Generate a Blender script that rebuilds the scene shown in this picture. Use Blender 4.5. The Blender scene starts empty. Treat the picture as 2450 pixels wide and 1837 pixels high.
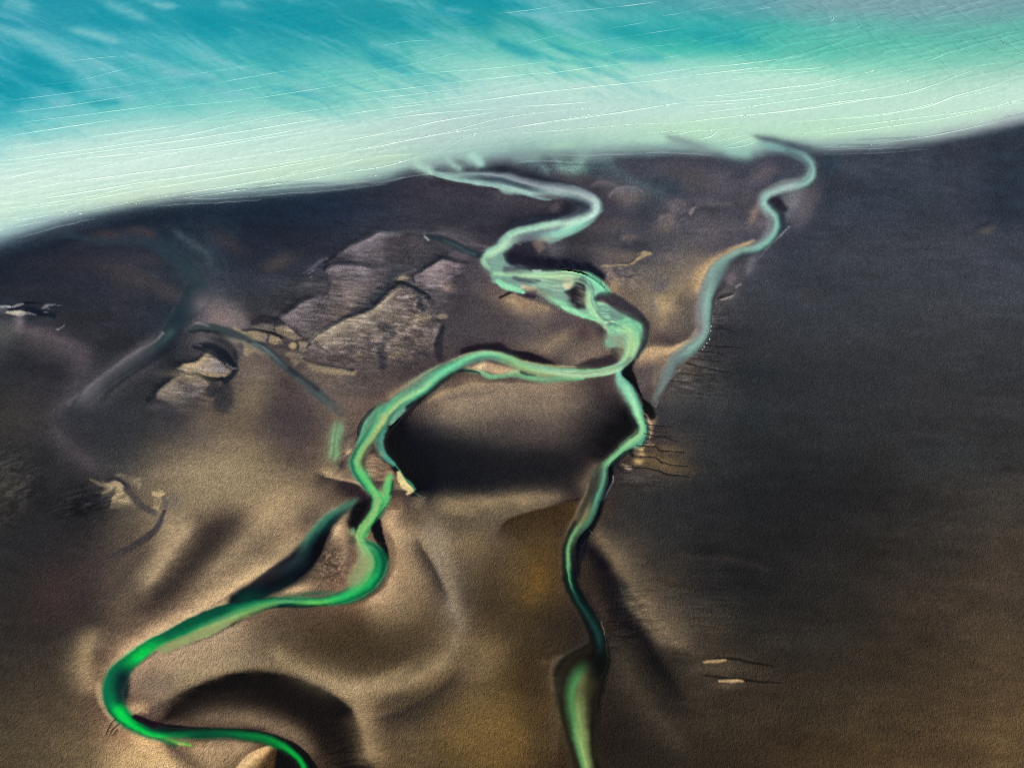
import bpy, math
import numpy as np
from mathutils import Vector

# ---------------------------------------------------------------- camera, sky, sun, exposure
scene = bpy.context.scene
CAM_H = 400.0                      # flying height, metres
PITCH = math.radians(46.0)         # the lens axis looks this far below the horizon
HFOV = math.radians(54.0)
cam = bpy.data.cameras.new('camera')
cam.sensor_fit = 'HORIZONTAL'
cam.angle = HFOV
cam.clip_start = 1.0
cam.clip_end = 200000.0
cam_ob = bpy.data.objects.new('camera', cam)
scene.collection.objects.link(cam_ob)
cam_ob.location = (0, 0, CAM_H)
cam_ob.rotation_euler = (math.pi / 2 - PITCH, 0, 0)
scene.camera = cam_ob

SUN_EL = math.radians(33.0)
SUN_AZ = math.radians(122.0)       # clockwise from the view direction: over the right shoulder
world = bpy.data.worlds.new('World')
scene.world = world
world.use_nodes = True
wn = world.node_tree
sky = wn.nodes.new('ShaderNodeTexSky')
sky.sky_type = 'NISHITA'
sky.sun_disc = False
sky.sun_elevation = SUN_EL
sky.sun_rotation = SUN_AZ
wn.links.new(sky.outputs[0], wn.nodes['Background'].inputs[0])
wn.nodes['Background'].inputs[1].default_value = 0.08
sun = bpy.data.lights.new('sun', 'SUN')
sun.energy = 4.0
sun.angle = math.radians(0.5)
sun.color = (1.0, 0.95, 0.88)
sun_ob = bpy.data.objects.new('sun', sun)
scene.collection.objects.link(sun_ob)
sun_ob.location = (300, -100, 300)
sun_ob.rotation_euler = (math.pi / 2 - SUN_EL, 0, math.pi - SUN_AZ)
scene.view_settings.view_transform = 'Standard'
scene.view_settings.look = 'None'
scene.view_settings.gamma = 1.0
scene.view_settings.use_curve_mapping = False
scene.render.engine = 'CYCLES'
scene.cycles.use_denoising = False
scene.cycles.filter_width = 1.1
EXPOSURE = 0.25
scene.view_settings.exposure = EXPOSURE
# light that reaches flat ground, per channel (sun + sky), and the sky's share of it
LIGHT_FLAT = np.array([.868, .877, .915], np.float32) * 2 ** EXPOSURE
LIGHT_SKY = np.array([.180, .220, .307], np.float32) * 2 ** EXPOSURE

# === CHART BEGIN
# The survey chart: every feature of the delta is traced on a set of chart sheets.  A sheet is an
# (offset, scale) of the flat chart; chart -> ground is a fixed plane-to-plane mapping (see chart_to_ground).
SHEET = dict(C1=(0, 0, 2.6756), C2=(815, 0, 2.6756), C3=(1630, 0, 2.6756), C4=(0, 610, 2.6756), C5=(815, 500, 2.6756),
             C6=(1630, 500, 2.6756), C7=(0, 1217, 2.6756), C8=(815, 1217, 2.6756), C9=(1630, 1100, 2.2512),
             A=(700, 980, 5.53), B=(600, 1180, 5.53), C=(1300, 1080, 5.53), D=(1250, 1380, 5.53), E=(1550, 300, 4.6083),
             G=(1530, 560, 5.53), H=(1200, 600, 5.53), J=(940, 360, 4.0963), K=(620, 520, 4.424), L=(340, 740, 4.424),
             M=(0, 380, 3.95), N=(480, 1380, 3.6308), O=(920, 820, 3.95), P=(1380, 420, 5.53), Q=(1450, 740, 5.53),
             R=(1480, 940, 7.9), S=(200, 1640, 7.3733), T=(380, 760, 9.217), U=(150, 1080, 6.32), V=(0, 690, 11.06),
             X=(0, 0, 1.0), Y1=(0, 1006, 1.0367), Y2=(909, 814, .9311), Y3=(909, 335, 1.5609), Y4=(0, 383, 1.5609))
CW, CH = 2450.0, 1837.0
STEP = 2.3
U0, U1, V0, V1 = -150.0, 2600.0, -120.0, 1960.0
NU = int((U1 - U0) / STEP) + 1
NV = int((V1 - V0) / STEP) + 1
gu = U0 + STEP * np.arange(NU)
gv = V0 + STEP * np.arange(NV)
UU, VV = np.meshgrid(gu, gv)          # rows = V
UU = UU.astype(np.float32); VV = VV.astype(np.float32)


def sstep(a, b, x):
    t = np.clip((x - a) / (b - a), 0, 1)
    return t * t * (3 - 2 * t)


def vnoise(cu, cv, seed, ang=0.0, uu=None, vv=None):
    """smooth value noise, cell size cu x cv chart units, long axis turned by ang degrees; range about -1..1"""
    uu = UU if uu is None else uu; vv = VV if vv is None else vv
    c, s = math.cos(math.radians(ang)), math.sin(math.radians(ang))
    x = (uu * c + vv * s) / cu + 1000.0; y = (-uu * s + vv * c) / cv + 1000.0
    n = 256
    tab = np.random.RandomState(seed).uniform(-1, 1, (n, n)).astype(np.float32)
    xi = np.floor(x).astype(np.int32); yi = np.floor(y).astype(np.int32)
    fx = (x - xi).astype(np.float32); fy = (y - yi).astype(np.float32)
    fx = fx * fx * (3 - 2 * fx); fy = fy * fy * (3 - 2 * fy)
    x0 = xi % n; x1 = (xi + 1) % n; y0 = yi % n; y1 = (yi + 1) % n
    a = tab[y0, x0]; b = tab[y0, x1]; c_ = tab[y1, x0]; d = tab[y1, x1]
    return (a + (b - a) * fx) * (1 - fy) + (c_ + (d - c_) * fx) * fy


def fbm(cu, cv, octv, seed, ang=0.0, uu=None, vv=None, gain=.5):
    r = 0; amp = 1.0; tot = 0
    for o in range(octv):
        r = r + amp * vnoise(cu, cv, seed + o * 17, ang + 7 * o, uu, vv)
        tot += amp; amp *= gain; cu *= .5; cv *= .5
    return r / tot


# gentle meander of the tracing so that no edge is ruler-clean
DU = (2.2 * fbm(26, 16, 3, 11) + 1.0 * fbm(7, 5, 2, 51)).astype(np.float32)
DV = (1.8 * fbm(26, 16, 3, 12) + 0.8 * fbm(7, 5, 2, 52)).astype(np.float32)
WU = UU + DU
WV = VV + DV

def blur(a, su, sv):
    """gaussian blur by FFT with reflected borders (su, sv in chart units)"""
    if a.ndim == 3:
        return np.stack([blur(a[..., c], su, sv) for c in range(a.shape[2])], -1)
    p = 64
    b = np.pad(a, p, mode='reflect')
    fy = np.fft.fftfreq(b.shape[0])[:, None]; fx = np.fft.rfftfreq(b.shape[1])[None, :]
    k = np.exp(-2 * (math.pi ** 2) * ((fx * su / STEP) ** 2 + (fy * sv / STEP) ** 2))
    return np.fft.irfft2(np.fft.rfft2(b) * k, s=b.shape)[p:-p, p:-p].astype(np.float32)


FLOW = [0.0]; SEEDN = [5000]
MOT = fbm(30, 12, 4, 91, 5)
RGB = np.zeros((NV, NU, 3), np.float32)  # painted tones: own colours plus light and shade of the slopes
MASK = {}          # name -> coverage of a body of water or a mud bank


def parse(sheet, txt, w0=4.0):
    ox, oy, sc = SHEET[sheet]
    out = []; w = w0
    for tok in txt.split():
        q = [float(k) for k in tok.split(',')]
        if len(q) > 2:
            w = q[2]
        out.append((ox + q[0] / sc, oy + q[1] / sc, w, q[3] if len(q) > 3 else 1.0))
    return np.array(out)


def crom(P, step=5.0):
    if len(P) == 1:
        return P
    if len(P) == 2:
        n = max(2, int(np.hypot(*(P[1, :2] - P[0, :2])) / step))
        t = np.linspace(0, 1, n)[:, None]
        return P[0] * (1 - t) + P[1] * t
    Q = np.vstack([2 * P[0] - P[1], P, 2 * P[-1] - P[-2]])
    out = []
    for i in range(1, len(Q) - 2):
        p0, p1, p2, p3 = Q[i - 1], Q[i], Q[i + 1], Q[i + 2]
        n = max(2, int(np.hypot(*(p2[:2] - p1[:2])) / step))
        t = np.linspace(0, 1, n, endpoint=False)[:, None]
        c = .5 * (2 * p1 + (p2 - p0) * t + (2 * p0 - 5 * p1 + 4 * p2 - p3) * t * t + (3 * p1 - p0 - 3 * p2 + p3) * t ** 3)
        c[:, 2:] = p1[2:] * (1 - t) + p2[2:] * t
        out.append(c)
    out.append(P[-1:])
    return np.vstack(out)


def window(umin, umax, vmin, vmax):
    i0 = max(0, int((vmin - V0) / STEP)); i1 = min(NV, int((vmax - V0) / STEP) + 2)
    j0 = max(0, int((umin - U0) / STEP)); j1 = min(NU, int((umax - U0) / STEP) + 2)
    return i0, i1, j0, j1


def lay(sl, al, col):
    r = RGB[sl]
    r += al[..., None] * (np.asarray(col, np.float32) - r)


def field(P, pad):
    """nearest-distance field along a polyline: (slice, distance/side, width, alpha)"""
    i0, i1, j0, j1 = window(P[:, 0].min() - pad, P[:, 0].max() + pad, P[:, 1].min() - pad, P[:, 1].max() + pad)
    if i1 <= i0 or j1 <= j0:
        return None
    shp = (i1 - i0, j1 - j0)
    D = np.full(shp, 1e9, np.float32); W = np.ones(shp, np.float32); A = np.zeros(shp, np.float32); S = np.zeros(shp, np.float32); T = np.zeros(shp, np.float32)
    arc = np.concatenate([[0], np.cumsum(np.hypot(np.diff(P[:, 0]), np.diff(P[:, 1])))])
    for k in range(max(1, len(P) - 1)):
        p = P[k]; q = P[min(k + 1, len(P) - 1)]
        a0, a1, b0, b1 = window(min(p[0], q[0]) - pad, max(p[0], q[0]) + pad, min(p[1], q[1]) - pad, max(p[1], q[1]) + pad)
        a0 = max(a0, i0); a1 = min(a1, i1); b0 = max(b0, j0); b1 = min(b1, j1)
        if a1 <= a0 or b1 <= b0:
            continue
        x = WU[a0:a1, b0:b1]; y = WV[a0:a1, b0:b1]
        dx, dy = q[0] - p[0], q[1] - p[1]
        L2 = dx * dx + dy * dy + 1e-9
        t = np.clip(((x - p[0]) * dx + (y - p[1]) * dy) / L2, 0, 1)
        d = np.hypot(x - p[0] - t * dx, y - p[1] - t * dy)
        s_ = (slice(a0 - i0, a1 - i0), slice(b0 - j0, b1 - j0))
        m = d < D[s_]
        D[s_][m] = d[m]
        W[s_][m] = (p[2] + (q[2] - p[2]) * t)[m]
        A[s_][m] = (p[3] + (q[3] - p[3]) * t)[m]
        S[s_][m] = (dx * (y - p[1]) - dy * (x - p[0]))[m]     # >0: right-hand side of travel on the chart
        T[s_][m] = (arc[k] + t * math.sqrt(L2))[m]
    return (slice(i0, i1), slice(j0, j1)), D, W, A, S, T, arc[-1]


def st(sheet, txt, col, a=1.0, e=3.0, el=None, er=None, g=False, wat=None):
    P = crom(parse(sheet, txt))
    el = e if el is None else el; er = e if er is None else er
    wmax = P[:, 2].max()
    pad = (wmax * 2.3 + 6) if g else (wmax + max(el, er) + 6)
    f = field(P, pad)
    if f is None:
        return
    sl, D, W, A, S, T, LN = f
    if g:
        al = np.exp(-(D / np.maximum(W, .3)) ** 1.7 * .75)
        if LN > 1:
            tp = min(.3 * LN, 2.2 * wmax)
            al = al * (.25 + .75 * sstep(0, tp, T)) * (.25 + .75 * sstep(LN, LN - tp, T))
    else:
        ee = np.minimum(np.where(S > 0, er, el), W * 1.4 + .8)
        if FLOW[0] and (wat or col[1] >= col[0] + 5):      # water feathers into the wet sand
            ee = np.maximum(ee, .62 * W); W = W * .93
        al = sstep(0, 1, (W + ee - D) / (2 * ee))
    al = al * A
    if wat:
        mk = MASK.setdefault(wat, np.zeros((NV, NU), np.float32))
        np.maximum(mk[sl], al, out=mk[sl])
    if FLOW[0] and (wat or col[1] >= col[0] + 5):            # silt drawn out into threads along the current
        sd = np.clip(np.where(S > 0, D, -D), -999, 999)
        SEEDN[0] += 1
        fl = vnoise(80, 4.2, SEEDN[0], 0, T, sd + 500) * .6 + vnoise(50, 2.4, SEEDN[0] + 900, 0, T, sd + 700) * .25 + vnoise(130, 8, SEEDN[0] + 1800, 0, T, sd + 900) * .6
        k = .16 if not g else .25
        edge = 4 * al * (1 - al)
        al = np.clip(al * (1 + k * fl) + .25 * edge * fl, 0, 1)
        lay(sl, al * a, col)
        RGB[sl] *= (1 + .17 * fl * al * FLOW[0])[..., None]
    else:
        al = np.clip(al * (1 + .30 * MOT[sl]), 0, 1)
        lay(sl, al * a, col)


def sat(sheet, txt, col, a, fl, fr):
    """a dune line: the tone is fullest on the line and dies away over fl to the left, fr to the right of travel"""
    P = crom(parse(sheet, txt, 1.0), 7.0)
    pad = 2.2 * max(fl, fr) * P[:, 2].max() + 4
    f = field(P, pad)
    if f is None:
        return
    sl, D, W, A, S, T, LN = f
    # smooth side switch so that the two halves meet without a seam
    al = np.exp(-(D / (W * np.where(S > 0, fr, fl))) ** 1.5)
    tp = .28 * LN
    al = al * A * sstep(-.05 * tp, tp, T) * sstep(LN + .05 * tp, LN - tp, T)
    lay(sl, np.clip(al * a * (1 + .22 * MOT[sl]), 0, 1), col)


def threads(sheet, txt, n, seed, cols, a=.5, wmin=.8, wmax=2.2):
    """braided threads of silt that run with a channel; third figure of a point = half-width of the channel"""
    P = crom(parse(sheet, txt), 6.0)
    r = np.random.RandomState(seed)
    dx = np.gradient(P[:, 0]); dy = np.gradient(P[:, 1]); dl = np.hypot(dx, dy) + 1e-9
    nx_, ny_ = -dy / dl, dx / dl
    N = len(P)
    for k in range(n):
        i0 = int(r.uniform(0, N * .8)); L = int(r.uniform(.12, .4) * N); i1 = min(N, i0 + max(8, L))
        if i1 - i0 < 8:
            continue
        t = np.linspace(0, 1, i1 - i0)
        o = r.uniform(-.8, .8) + r.uniform(-.35, .35) * np.sin(t * 3 + r.uniform(0, 6)) + r.uniform(-.2, .2) * np.sin(t * 7 + r.uniform(0, 6))
        o = np.clip(o, -.9, .9)
        u = P[i0:i1, 0] + nx_[i0:i1] * o * P[i0:i1, 2]; v = P[i0:i1, 1] + ny_[i0:i1] * o * P[i0:i1, 2]
        w = (wmin + (wmax - wmin) * r.rand()) * (.3 + .7 * np.sin(np.pi * t) ** .6) * np.clip(P[i0:i1, 2] / 10, .5, 1.6)
        al = np.sin(np.pi * t) ** .7
        Q = np.column_stack([u, v, w, al])[::2]
        f = field(Q, w.max() * 2.6 + 3)
        if f is None:
            continue
        sl, D, W, A = f[:4]
        lay(sl, a * A * np.exp(-(D / np.maximum(W, .4)) ** 2), cols[k % len(cols)])


def chan(sheet, txt, keys, seed, wat=None, wav=.16, mod=.07):
    """a channel painted by cross-sections: keys = {point number: 's:r.g.b:alpha ...'}, s = -1 left bank .. +1 right bank of travel"""
    P0 = parse(sheet, txt)
    P = crom(P0, 5.0)
    arc = np.concatenate([[0], np.cumsum(np.hypot(np.diff(P[:, 0]), np.diff(P[:, 1])))])
    ks = sorted(keys); pos = []; prof = []
    for k in ks:
        j = int(np.argmin(np.hypot(P[:, 0] - P0[k, 0], P[:, 1] - P0[k, 1])))
        pos.append(arc[j])
        q = [t.split(':') for t in keys[k].split()]
        ss = np.array([float(t[0]) for t in q]); cc = np.array([[float(c) for c in t[1].split('.')] for t in q]); aa = np.array([float(t[2]) if len(t) > 2 else 1.0 for t in q])
        g_ = np.linspace(-1.7, 1.7, 341)
        al = np.interp(g_, ss, aa, left=0, right=0)
        prof.append(np.column_stack([np.interp(g_, ss, cc[:, c]) for c in range(3)] + [al]))
    prof = np.array(prof)
    pad = 1.75 * P[:, 2].max() + 4
    f = field(P, pad)
    if f is None:
        return
    sl, D, W, A, S, T, LN = f
    sd = np.clip(np.where(S > 0, D, -D) / np.maximum(W, .5), -9, 9)
    fl = vnoise(90, .45, seed, 0, T, sd * 1.0 + 40) * .6 + vnoise(60, .22, seed + 7, 0, T, sd + 80) * .4 + vnoise(170, 1.1, seed + 13, 0, T, sd + 120) * .6
    sp = np.clip(sd + wav * fl * (1 - np.clip(np.abs(sd) - .75, 0, .35) / .5), -1.7, 1.7)
    ti = np.interp(T, pos, np.arange(len(pos))); k0 = np.clip(np.floor(ti).astype(int), 0, max(0, len(pos) - 2)); k1 = np.minimum(k0 + 1, len(pos) - 1); kf = (ti - k0)[..., None]
    kf = kf * kf * (3 - 2 * kf)
    gi = np.clip(((sp + 1.7) / 3.4 * 340).astype(int), 0, 340)
    C = prof[k0, gi] * (1 - kf) + prof[k1, gi] * kf
    al = C[..., 3] * (np.abs(sd) < 1.69) * sstep(0, 1.2 * P[0, 2], T) * sstep(LN, LN - 1.2 * P[-1, 2], T) * (D < 1e8)
    if wat:
        mk = MASK.setdefault(wat, np.zeros((NV, NU), np.float32))
        np.maximum(mk[sl], sstep(.3, .75, al), out=mk[sl])
    fine = vnoise(46, .12, seed + 21, 0, T, sd + 30)
    col = C[..., :3] * (1 + mod * (fl + .7 * fine))[..., None]
    r = RGB[sl]
    r += al[..., None].astype(np.float32) * (col - r)


def bl(sheet, x, y, rx, ry, rot, col, a=.7, p=2.0):
    ox, oy, sc = SHEET[sheet]; x = ox + x / sc; y = oy + y / sc
    r = max(rx, ry) * 2.4
    i0, i1, j0, j1 = window(x - r, x + r, y - r, y + r)
    if i1 <= i0 or j1 <= j0:
        return
    c, s = math.cos(math.radians(rot)), math.sin(math.radians(rot))
    X = WU[i0:i1, j0:j1] - x; Y = WV[i0:i1, j0:j1] - y
    q = ((X * c + Y * s) / rx) ** 2 + ((-X * s + Y * c) / ry) ** 2
    s_ = (slice(i0, i1), slice(j0, j1))
    lay(s_, np.clip(a * np.exp(-q ** (p / 2) * .9) * (1 + .25 * MOT[s_]), 0, 1), col)


def pg(sheet, txt, col, a=.9, e=4.0, wat=None, tex=0.0):
    """soft-edged area; a vertex 'x,y,f' lets the edge that leaves it fade inward over f chart units"""
    ox, oy, sc = SHEET[sheet]
    P = np.array([[float(k) for k in t.split(',')] + ([e] if t.count(',') == 1 else []) for t in txt.split()])
    E = P[:, 2]
    P = np.column_stack([ox + P[:, 0] / sc, oy + P[:, 1] / sc])
    pad = e + 6
    i0, i1, j0, j1 = window(P[:, 0].min() - pad, P[:, 0].max() + pad, P[:, 1].min() - pad, P[:, 1].max() + pad)
    if i1 <= i0 or j1 <= j0:
        return
    x = WU[i0:i1, j0:j1]; y = WV[i0:i1, j0:j1]
    ins = np.zeros(x.shape, bool); D = np.full(x.shape, 1e9, np.float32); fade = np.ones(x.shape, np.float32)
    n = len(P)
    for k in range(n):
        p, q = P[k], P[(k + 1) % n]
        dx, dy = q - p
        t = np.clip(((x - p[0]) * dx + (y - p[1]) * dy) / (dx * dx + dy * dy + 1e-9), 0, 1)
        d = np.hypot(x - p[0] - t * dx, y - p[1] - t * dy)
        if E[k] > e:
            fade *= sstep(-.1 * E[k], E[k], d * (1 + .35 * MOT[i0:i1, j0:j1]))
        D = np.minimum(D, d)
        if abs(dy) > 1e-9:
            ins ^= ((p[1] > y) != (q[1] > y)) & (x < dx * (y - p[1]) / dy + p[0])
    al = sstep(-e, e, np.where(ins, D, -D))
    sl = (slice(i0, i1), slice(j0, j1))
    if wat:
        mk = MASK.setdefault(wat, np.zeros((NV, NU), np.float32))
        np.maximum(mk[sl], al * (.35 + .65 * fade), out=mk[sl])
    al = al * fade
    lay(sl, np.clip(al * a * (1 + .2 * MOT[sl]), 0, 1), col)
    if tex:
        r = RGB[sl]
        r *= (1 + tex * al * (TEX1[sl] * .7 + TEX2[sl] * .6))[..., None]


def tx(sheet, x, y, rx, ry, rot, amp, cu, cv, ang, seed, warm=0.0):
    """ribbed or crackled surface inside a soft ellipse: streak noise of cell cu x cv turned by ang"""
    ox, oy, sc = SHEET[sheet]; x = ox + x / sc; y = oy + y / sc
    r = max(rx, ry) * 2.0
    i0, i1, j0, j1 = window(x - r, x + r, y - r, y + r)
    if i1 <= i0 or j1 <= j0:
        return
    c, s = math.cos(math.radians(rot)), math.sin(math.radians(rot))
    sl = (slice(i0, i1), slice(j0, j1))
    X = WU[sl] - x; Y = WV[sl] - y
    q = ((X * c + Y * s) / rx) ** 2 + ((-X * s + Y * c) / ry) ** 2
    al = np.exp(-q ** 1.5 * .9)
    n = vnoise(cu, cv, seed, ang, WU[sl], WV[sl]) * .65 + vnoise(cu * .5, cv * .5, seed + 1, ang, WU[sl], WV[sl]) * .5
    RGB[sl] *= np.exp(amp * al * n)[..., None]


TEX1 = fbm(22, 5, 4, 77, 8)
TEX2 = fbm(14, 9, 3, 78, -20)


def interp2(us, vs, tab):
    """smooth (cosine) interpolation of a colour table onto the chart"""
    tab = np.asarray(tab, np.float32)
    x = np.interp(gu, us, np.arange(len(us))); y = np.interp(gv, vs, np.arange(len(vs)))
    def wts(x, n):
        i = np.clip(np.floor(x).astype(int), 0, n - 2); f = x - i
        return i, (f * f * (3 - 2 * f) * .6 + f * .4).astype(np.float32)
    xi, xf = wts(x, len(us)); yi, yf = wts(y, len(vs))
    r0 = tab[yi][:, xi] * (1 - xf)[None, :, None] + tab[yi][:, xi + 1] * xf[None, :, None]
    r1 = tab[yi + 1][:, xi] * (1 - xf)[None, :, None] + tab[yi + 1][:, xi + 1] * xf[None, :, None]
    return r0 * (1 - yf)[:, None, None] + r1 * yf[:, None, None]


def H3(s):
    return [tuple(int(k) for k in t.split('.')) for t in s.split()]
# ---------------------------------------------------------------- dry and wet sand: ground tones of the flats, golden sun sheen painted in
GU = [100 * k for k in range(25)]
GV = [500, 600, 700, 800, 900, 1000, 1100, 1200, 1300, 1400, 1500, 1600, 1700, 1800]
GT = [H3('34.42.52 34.42.52 34.41.51 33.40.51 33.40.51 33.41.52 32.40.52 32.40.52 36.42.54 46.48.57 62.58.65 60.57.63 56.55.62 60.58.65 75.70.76 70.68.74 78.74.80 88.82.88 78.76.84 62.66.74 60.64.72 58.63.71 58.63.71 56.60.69 46.53.63'),
      H3('30.36.47 38.40.48 52.48.55 58.54.60 44.52.60 48.55.63 40.42.50 44.44.51 50.48.54 72.67.72 66.62.66 68.64.69 70.66.70 72.68.71 78.74.76 82.78.82 78.74.80 105.94.92 85.82.88 60.63.70 64.66.72 66.67.73 68.68.74 68.69.75 66.68.75'),
      H3('40.42.49 40.42.49 46.46.52 52.50.55 46.50.56 60.64.70 56.56.60 62.60.62 86.79.81 75.71.74 96.88.89 80.72.74 95.85.80 100.95.90 120.108.96 128.114.98 135.118.96 115.104.96 70.69.72 58.60.65 60.62.66 64.66.69 64.66.69 64.65.69 64.66.71'),
      H3('68.68.70 66.63.66 52.50.55 48.47.52 44.50.55 92.85.86 75.70.70 80.72.72 92.83.82 92.83.80 80.72.72 72.66.68 80.72.72 100.90.84 105.95.86 120.106.92 125.110.95 80.76.75 58.58.62 56.58.61 58.60.63 58.60.63 60.61.64 60.61.64 60.62.66'),
      H3('42.43.48 52.49.53 66.62.66 46.49.53 48.49.53 88.78.75 100.88.82 85.74.70 98.86.82 90.80.76 75.68.66 85.75.70 96.85.76 110.96.84 80.72.68 90.80.75 95.86.80 66.64.62 48.50.52 46.48.51 50.52.54 50.51.53 52.52.54 52.52.54 52.52.55'),
      H3('52.50.50 60.56.58 62.58.62 50.52.56 60.57.60 100.88.78 95.82.72 80.70.68 105.92.80 100.88.78 92.83.76 110.98.85 100.88.79 82.73.70 56.51.52 60.58.58 58.58.60 52.54.56 42.45.47 42.44.46 44.45.47 45.46.48 48.48.49 50.50.51 50.50.52'),
      H3('48.47.47 45.44.46 58.55.58 54.54.57 80.72.66 140.122.98 130.112.90 85.73.66 130.112.88 90.80.70 26.27.31 36.35.38 56.51.51 60.54.53 48.44.45 70.62.55 70.63.56 46.47.48 38.40.41 37.38.40 38.39.41 42.42.43 46.46.47 50.50.50 54.52.51'),
      H3('50.48.46 40.39.42 50.47.47 105.94.81 128.112.92 152.132.104 152.130.100 150.128.100 125.106.84 100.85.70 60.54.52 28.28.30 40.38.38 52.46.44 66.56.50 52.50.48 44.44.45 38.38.40 33.34.35 33.33.35 35.35.37 40.38.38 47.44.42 54.50.47 62.56.50'),
      H3('42.41.42 44.40.41 50.45.45 85.74.64 150.130.104 105.88.74 75.64.56 138.118.92 105.90.72 120.102.80 142.122.97 116.99.79 100.85.66 82.66.42 60.54.46 50.46.44 46.44.43 36.35.36 32.32.33 33.32.33 37.35.34 42.39.36 50.45.40 58.51.44 66.57.48'),
      H3('46.43.42 46.41.40 58.49.46 92.79.66 142.122.95 80.67.56 132.112.87 90.78.66 128.109.85 120.101.78 127.106.80 92.80.67 105.86.58 74.59.36 56.47.38 46.42.40 56.50.44 40.38.37 34.33.33 36.34.33 40.37.34 47.41.36 54.46.39 62.53.43 70.59.48'),
      H3('50.45.42 52.45.42 62.53.47 102.87.70 98.82.65 110.94.74 134.113.88 107.90.72 102.84.62 97.80.57 84.68.48 112.96.76 76.61.41 62.50.34 44.38.32 44.39.36 58.51.44 60.53.44 42.39.35 42.38.34 46.41.35 53.45.37 59.49.39 66.55.42 74.62.47'),
      H3('55.48.42 60.52.44 107.92.70 120.102.78 152.130.102 142.120.94 107.92.74 86.71.51 76.63.43 72.59.40 97.80.56 112.94.70 86.70.43 60.48.32 40.34.28 48.41.34 52.45.37 66.57.46 60.51.41 50.43.35 53.45.36 58.48.37 64.53.39 71.58.42 80.65.47'),
      H3('68.59.47 78.66.52 92.78.60 110.94.74 107.92.76 70.60.50 50.42.35 60.50.40 112.94.70 130.108.80 77.65.50 97.80.57 91.73.43 62.49.31 44.38.28 44.37.30 46.39.32 56.47.37 56.46.35 54.45.34 58.48.35 64.52.37 70.56.39 77.61.42 90.71.49'),
      H3('78.67.50 90.76.56 112.94.68 186.153.109 176.146.106 160.132.95 100.80.55 40.33.27 62.51.38 112.92.64 97.80.56 97.78.48 96.76.43 60.47.30 44.37.27 40.33.26 40.33.26 50.41.31 56.45.32 60.48.33 66.53.35 72.57.37 78.61.40 86.67.44 100.79.52')]
RGB[:] = interp2(GU, GV, GT)
RGB += (sstep(950, 600, VV) * (.55 + .45 * sstep(1300, 700, UU)))[..., None] * np.array([-5, -1, 4], np.float32)

# long soft mottling of the flats, drawn out by the tide
n1 = fbm(230, 60, 4, 301, 6); n2 = fbm(70, 14, 4, 311, 2); n3 = fbm(28, 20, 3, 331)
RGB *= (1 + .13 * n1 + .07 * n2 + .05 * n3)[..., None]
warm = fbm(160, 90, 3, 341)
RGB *= 1 + .018 * warm[..., None] * np.array([1, 0, -1.0])

# ---- north-west flats, creek and outcrop
st('M', '0,940,25 250,850,18 600,790,12 850,700,14 1150,610,14 1500,540,14 1700,560,10', (24, 34, 48), .7, 14)
st('M', '-200,1010,30 0,985,26 300,930,20 800,860,16 1300,850,16 1550,960,16', (30, 38, 50), .5, g=True)
bl('M', 1000, 712, 38, 11, 0, (64, 56, 60), .75)
st('M', '1200,665,8 1350,690,10 1500,740,8', (66, 58, 62), .7, g=True)
st('M', '620,720,4 800,760,6 1000,785,6 1300,785,8 1500,830,12 1700,960,18 1850,1150,22 1900,1300,22 1800,1400,18 1720,1500,16', (46, 61, 69), .62, 12, wat='creek_tide')
st('M', '1600,640,7 1750,760,8 1950,900,8 2020,1100,14,.5', (64, 76, 84), .7, g=True)
st('M', '1750,1000,18 1880,1200,18', (50, 66, 70), .6, g=True)
bl('M', 1300, 1150, 70, 18, 15, (66, 63, 67), .65)
bl('M', 1600, 1280, 30, 18, 20, (78, 75, 77), .5)
bl('M', 1100, 1050, 60, 16, 10, (58, 56, 61), .5)
bl('M', 2150, 800, 50, 20, 30, (60, 55, 60), .6)
bl('M', 1450, 950, 40, 14, 20, (60, 55, 61), .5)
bl('M', 500, 1000, 90, 20, 0, (46, 46, 53), .5)
bl('M', 300, 1250, 90, 16, 0, (52, 50, 54), .4)
st('M', '1700,1160,12 1760,1300,12 1640,1440,10', (36, 44, 54), .6, g=True)
st('C4', '1250,240,26 1180,360,22 1100,480,19 1000,580,16 850,690,14 700,790,14 560,900,16 460,1010,22,.4', (38, 51, 58), .7, 9, wat='creek_tide')
st('C4', '1120,470,8 1020,570,8 930,640,8', (68, 90, 92), .8, g=True)
st('C4', '1180,330,12 1130,440,10', (34, 50, 58), .7, g=True)
st('C4', '880,680,9 700,800,9', (48, 62, 64), .6, g=True)
st('C4', '1040,500,3 1000,545,3 850,640,3 700,735,3 560,845,4 440,950,6,.7', (152, 148, 150), .85, 2.5, er=3)
st('C4', '1030,490,9 850,620,10 700,715,12 560,820,14 430,930,16 330,1040,18', (98, 90, 94), .65, g=True)
st('C4', '330,1050,15 400,1180,16 560,1330,16 640,1400,14', (84, 76, 80), .65, g=True)
bl('C4', 700, 1080, 115, 75, 20, (46, 49, 55), .75)
bl('C4', 620, 900, 60, 40, -40, (44, 48, 55), .6)
bl('C4', 880, 760, 80, 30, -30, (52, 51, 55), .6)
bl('L', 850, 90, 62, 30, 25, (122, 111, 112), .95)
bl('L', 980, 110, 30, 20, 20, (132, 120, 116), .6)
bl('L', 820, 105, 16, 12, 0, (120, 98, 96), .5)
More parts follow.
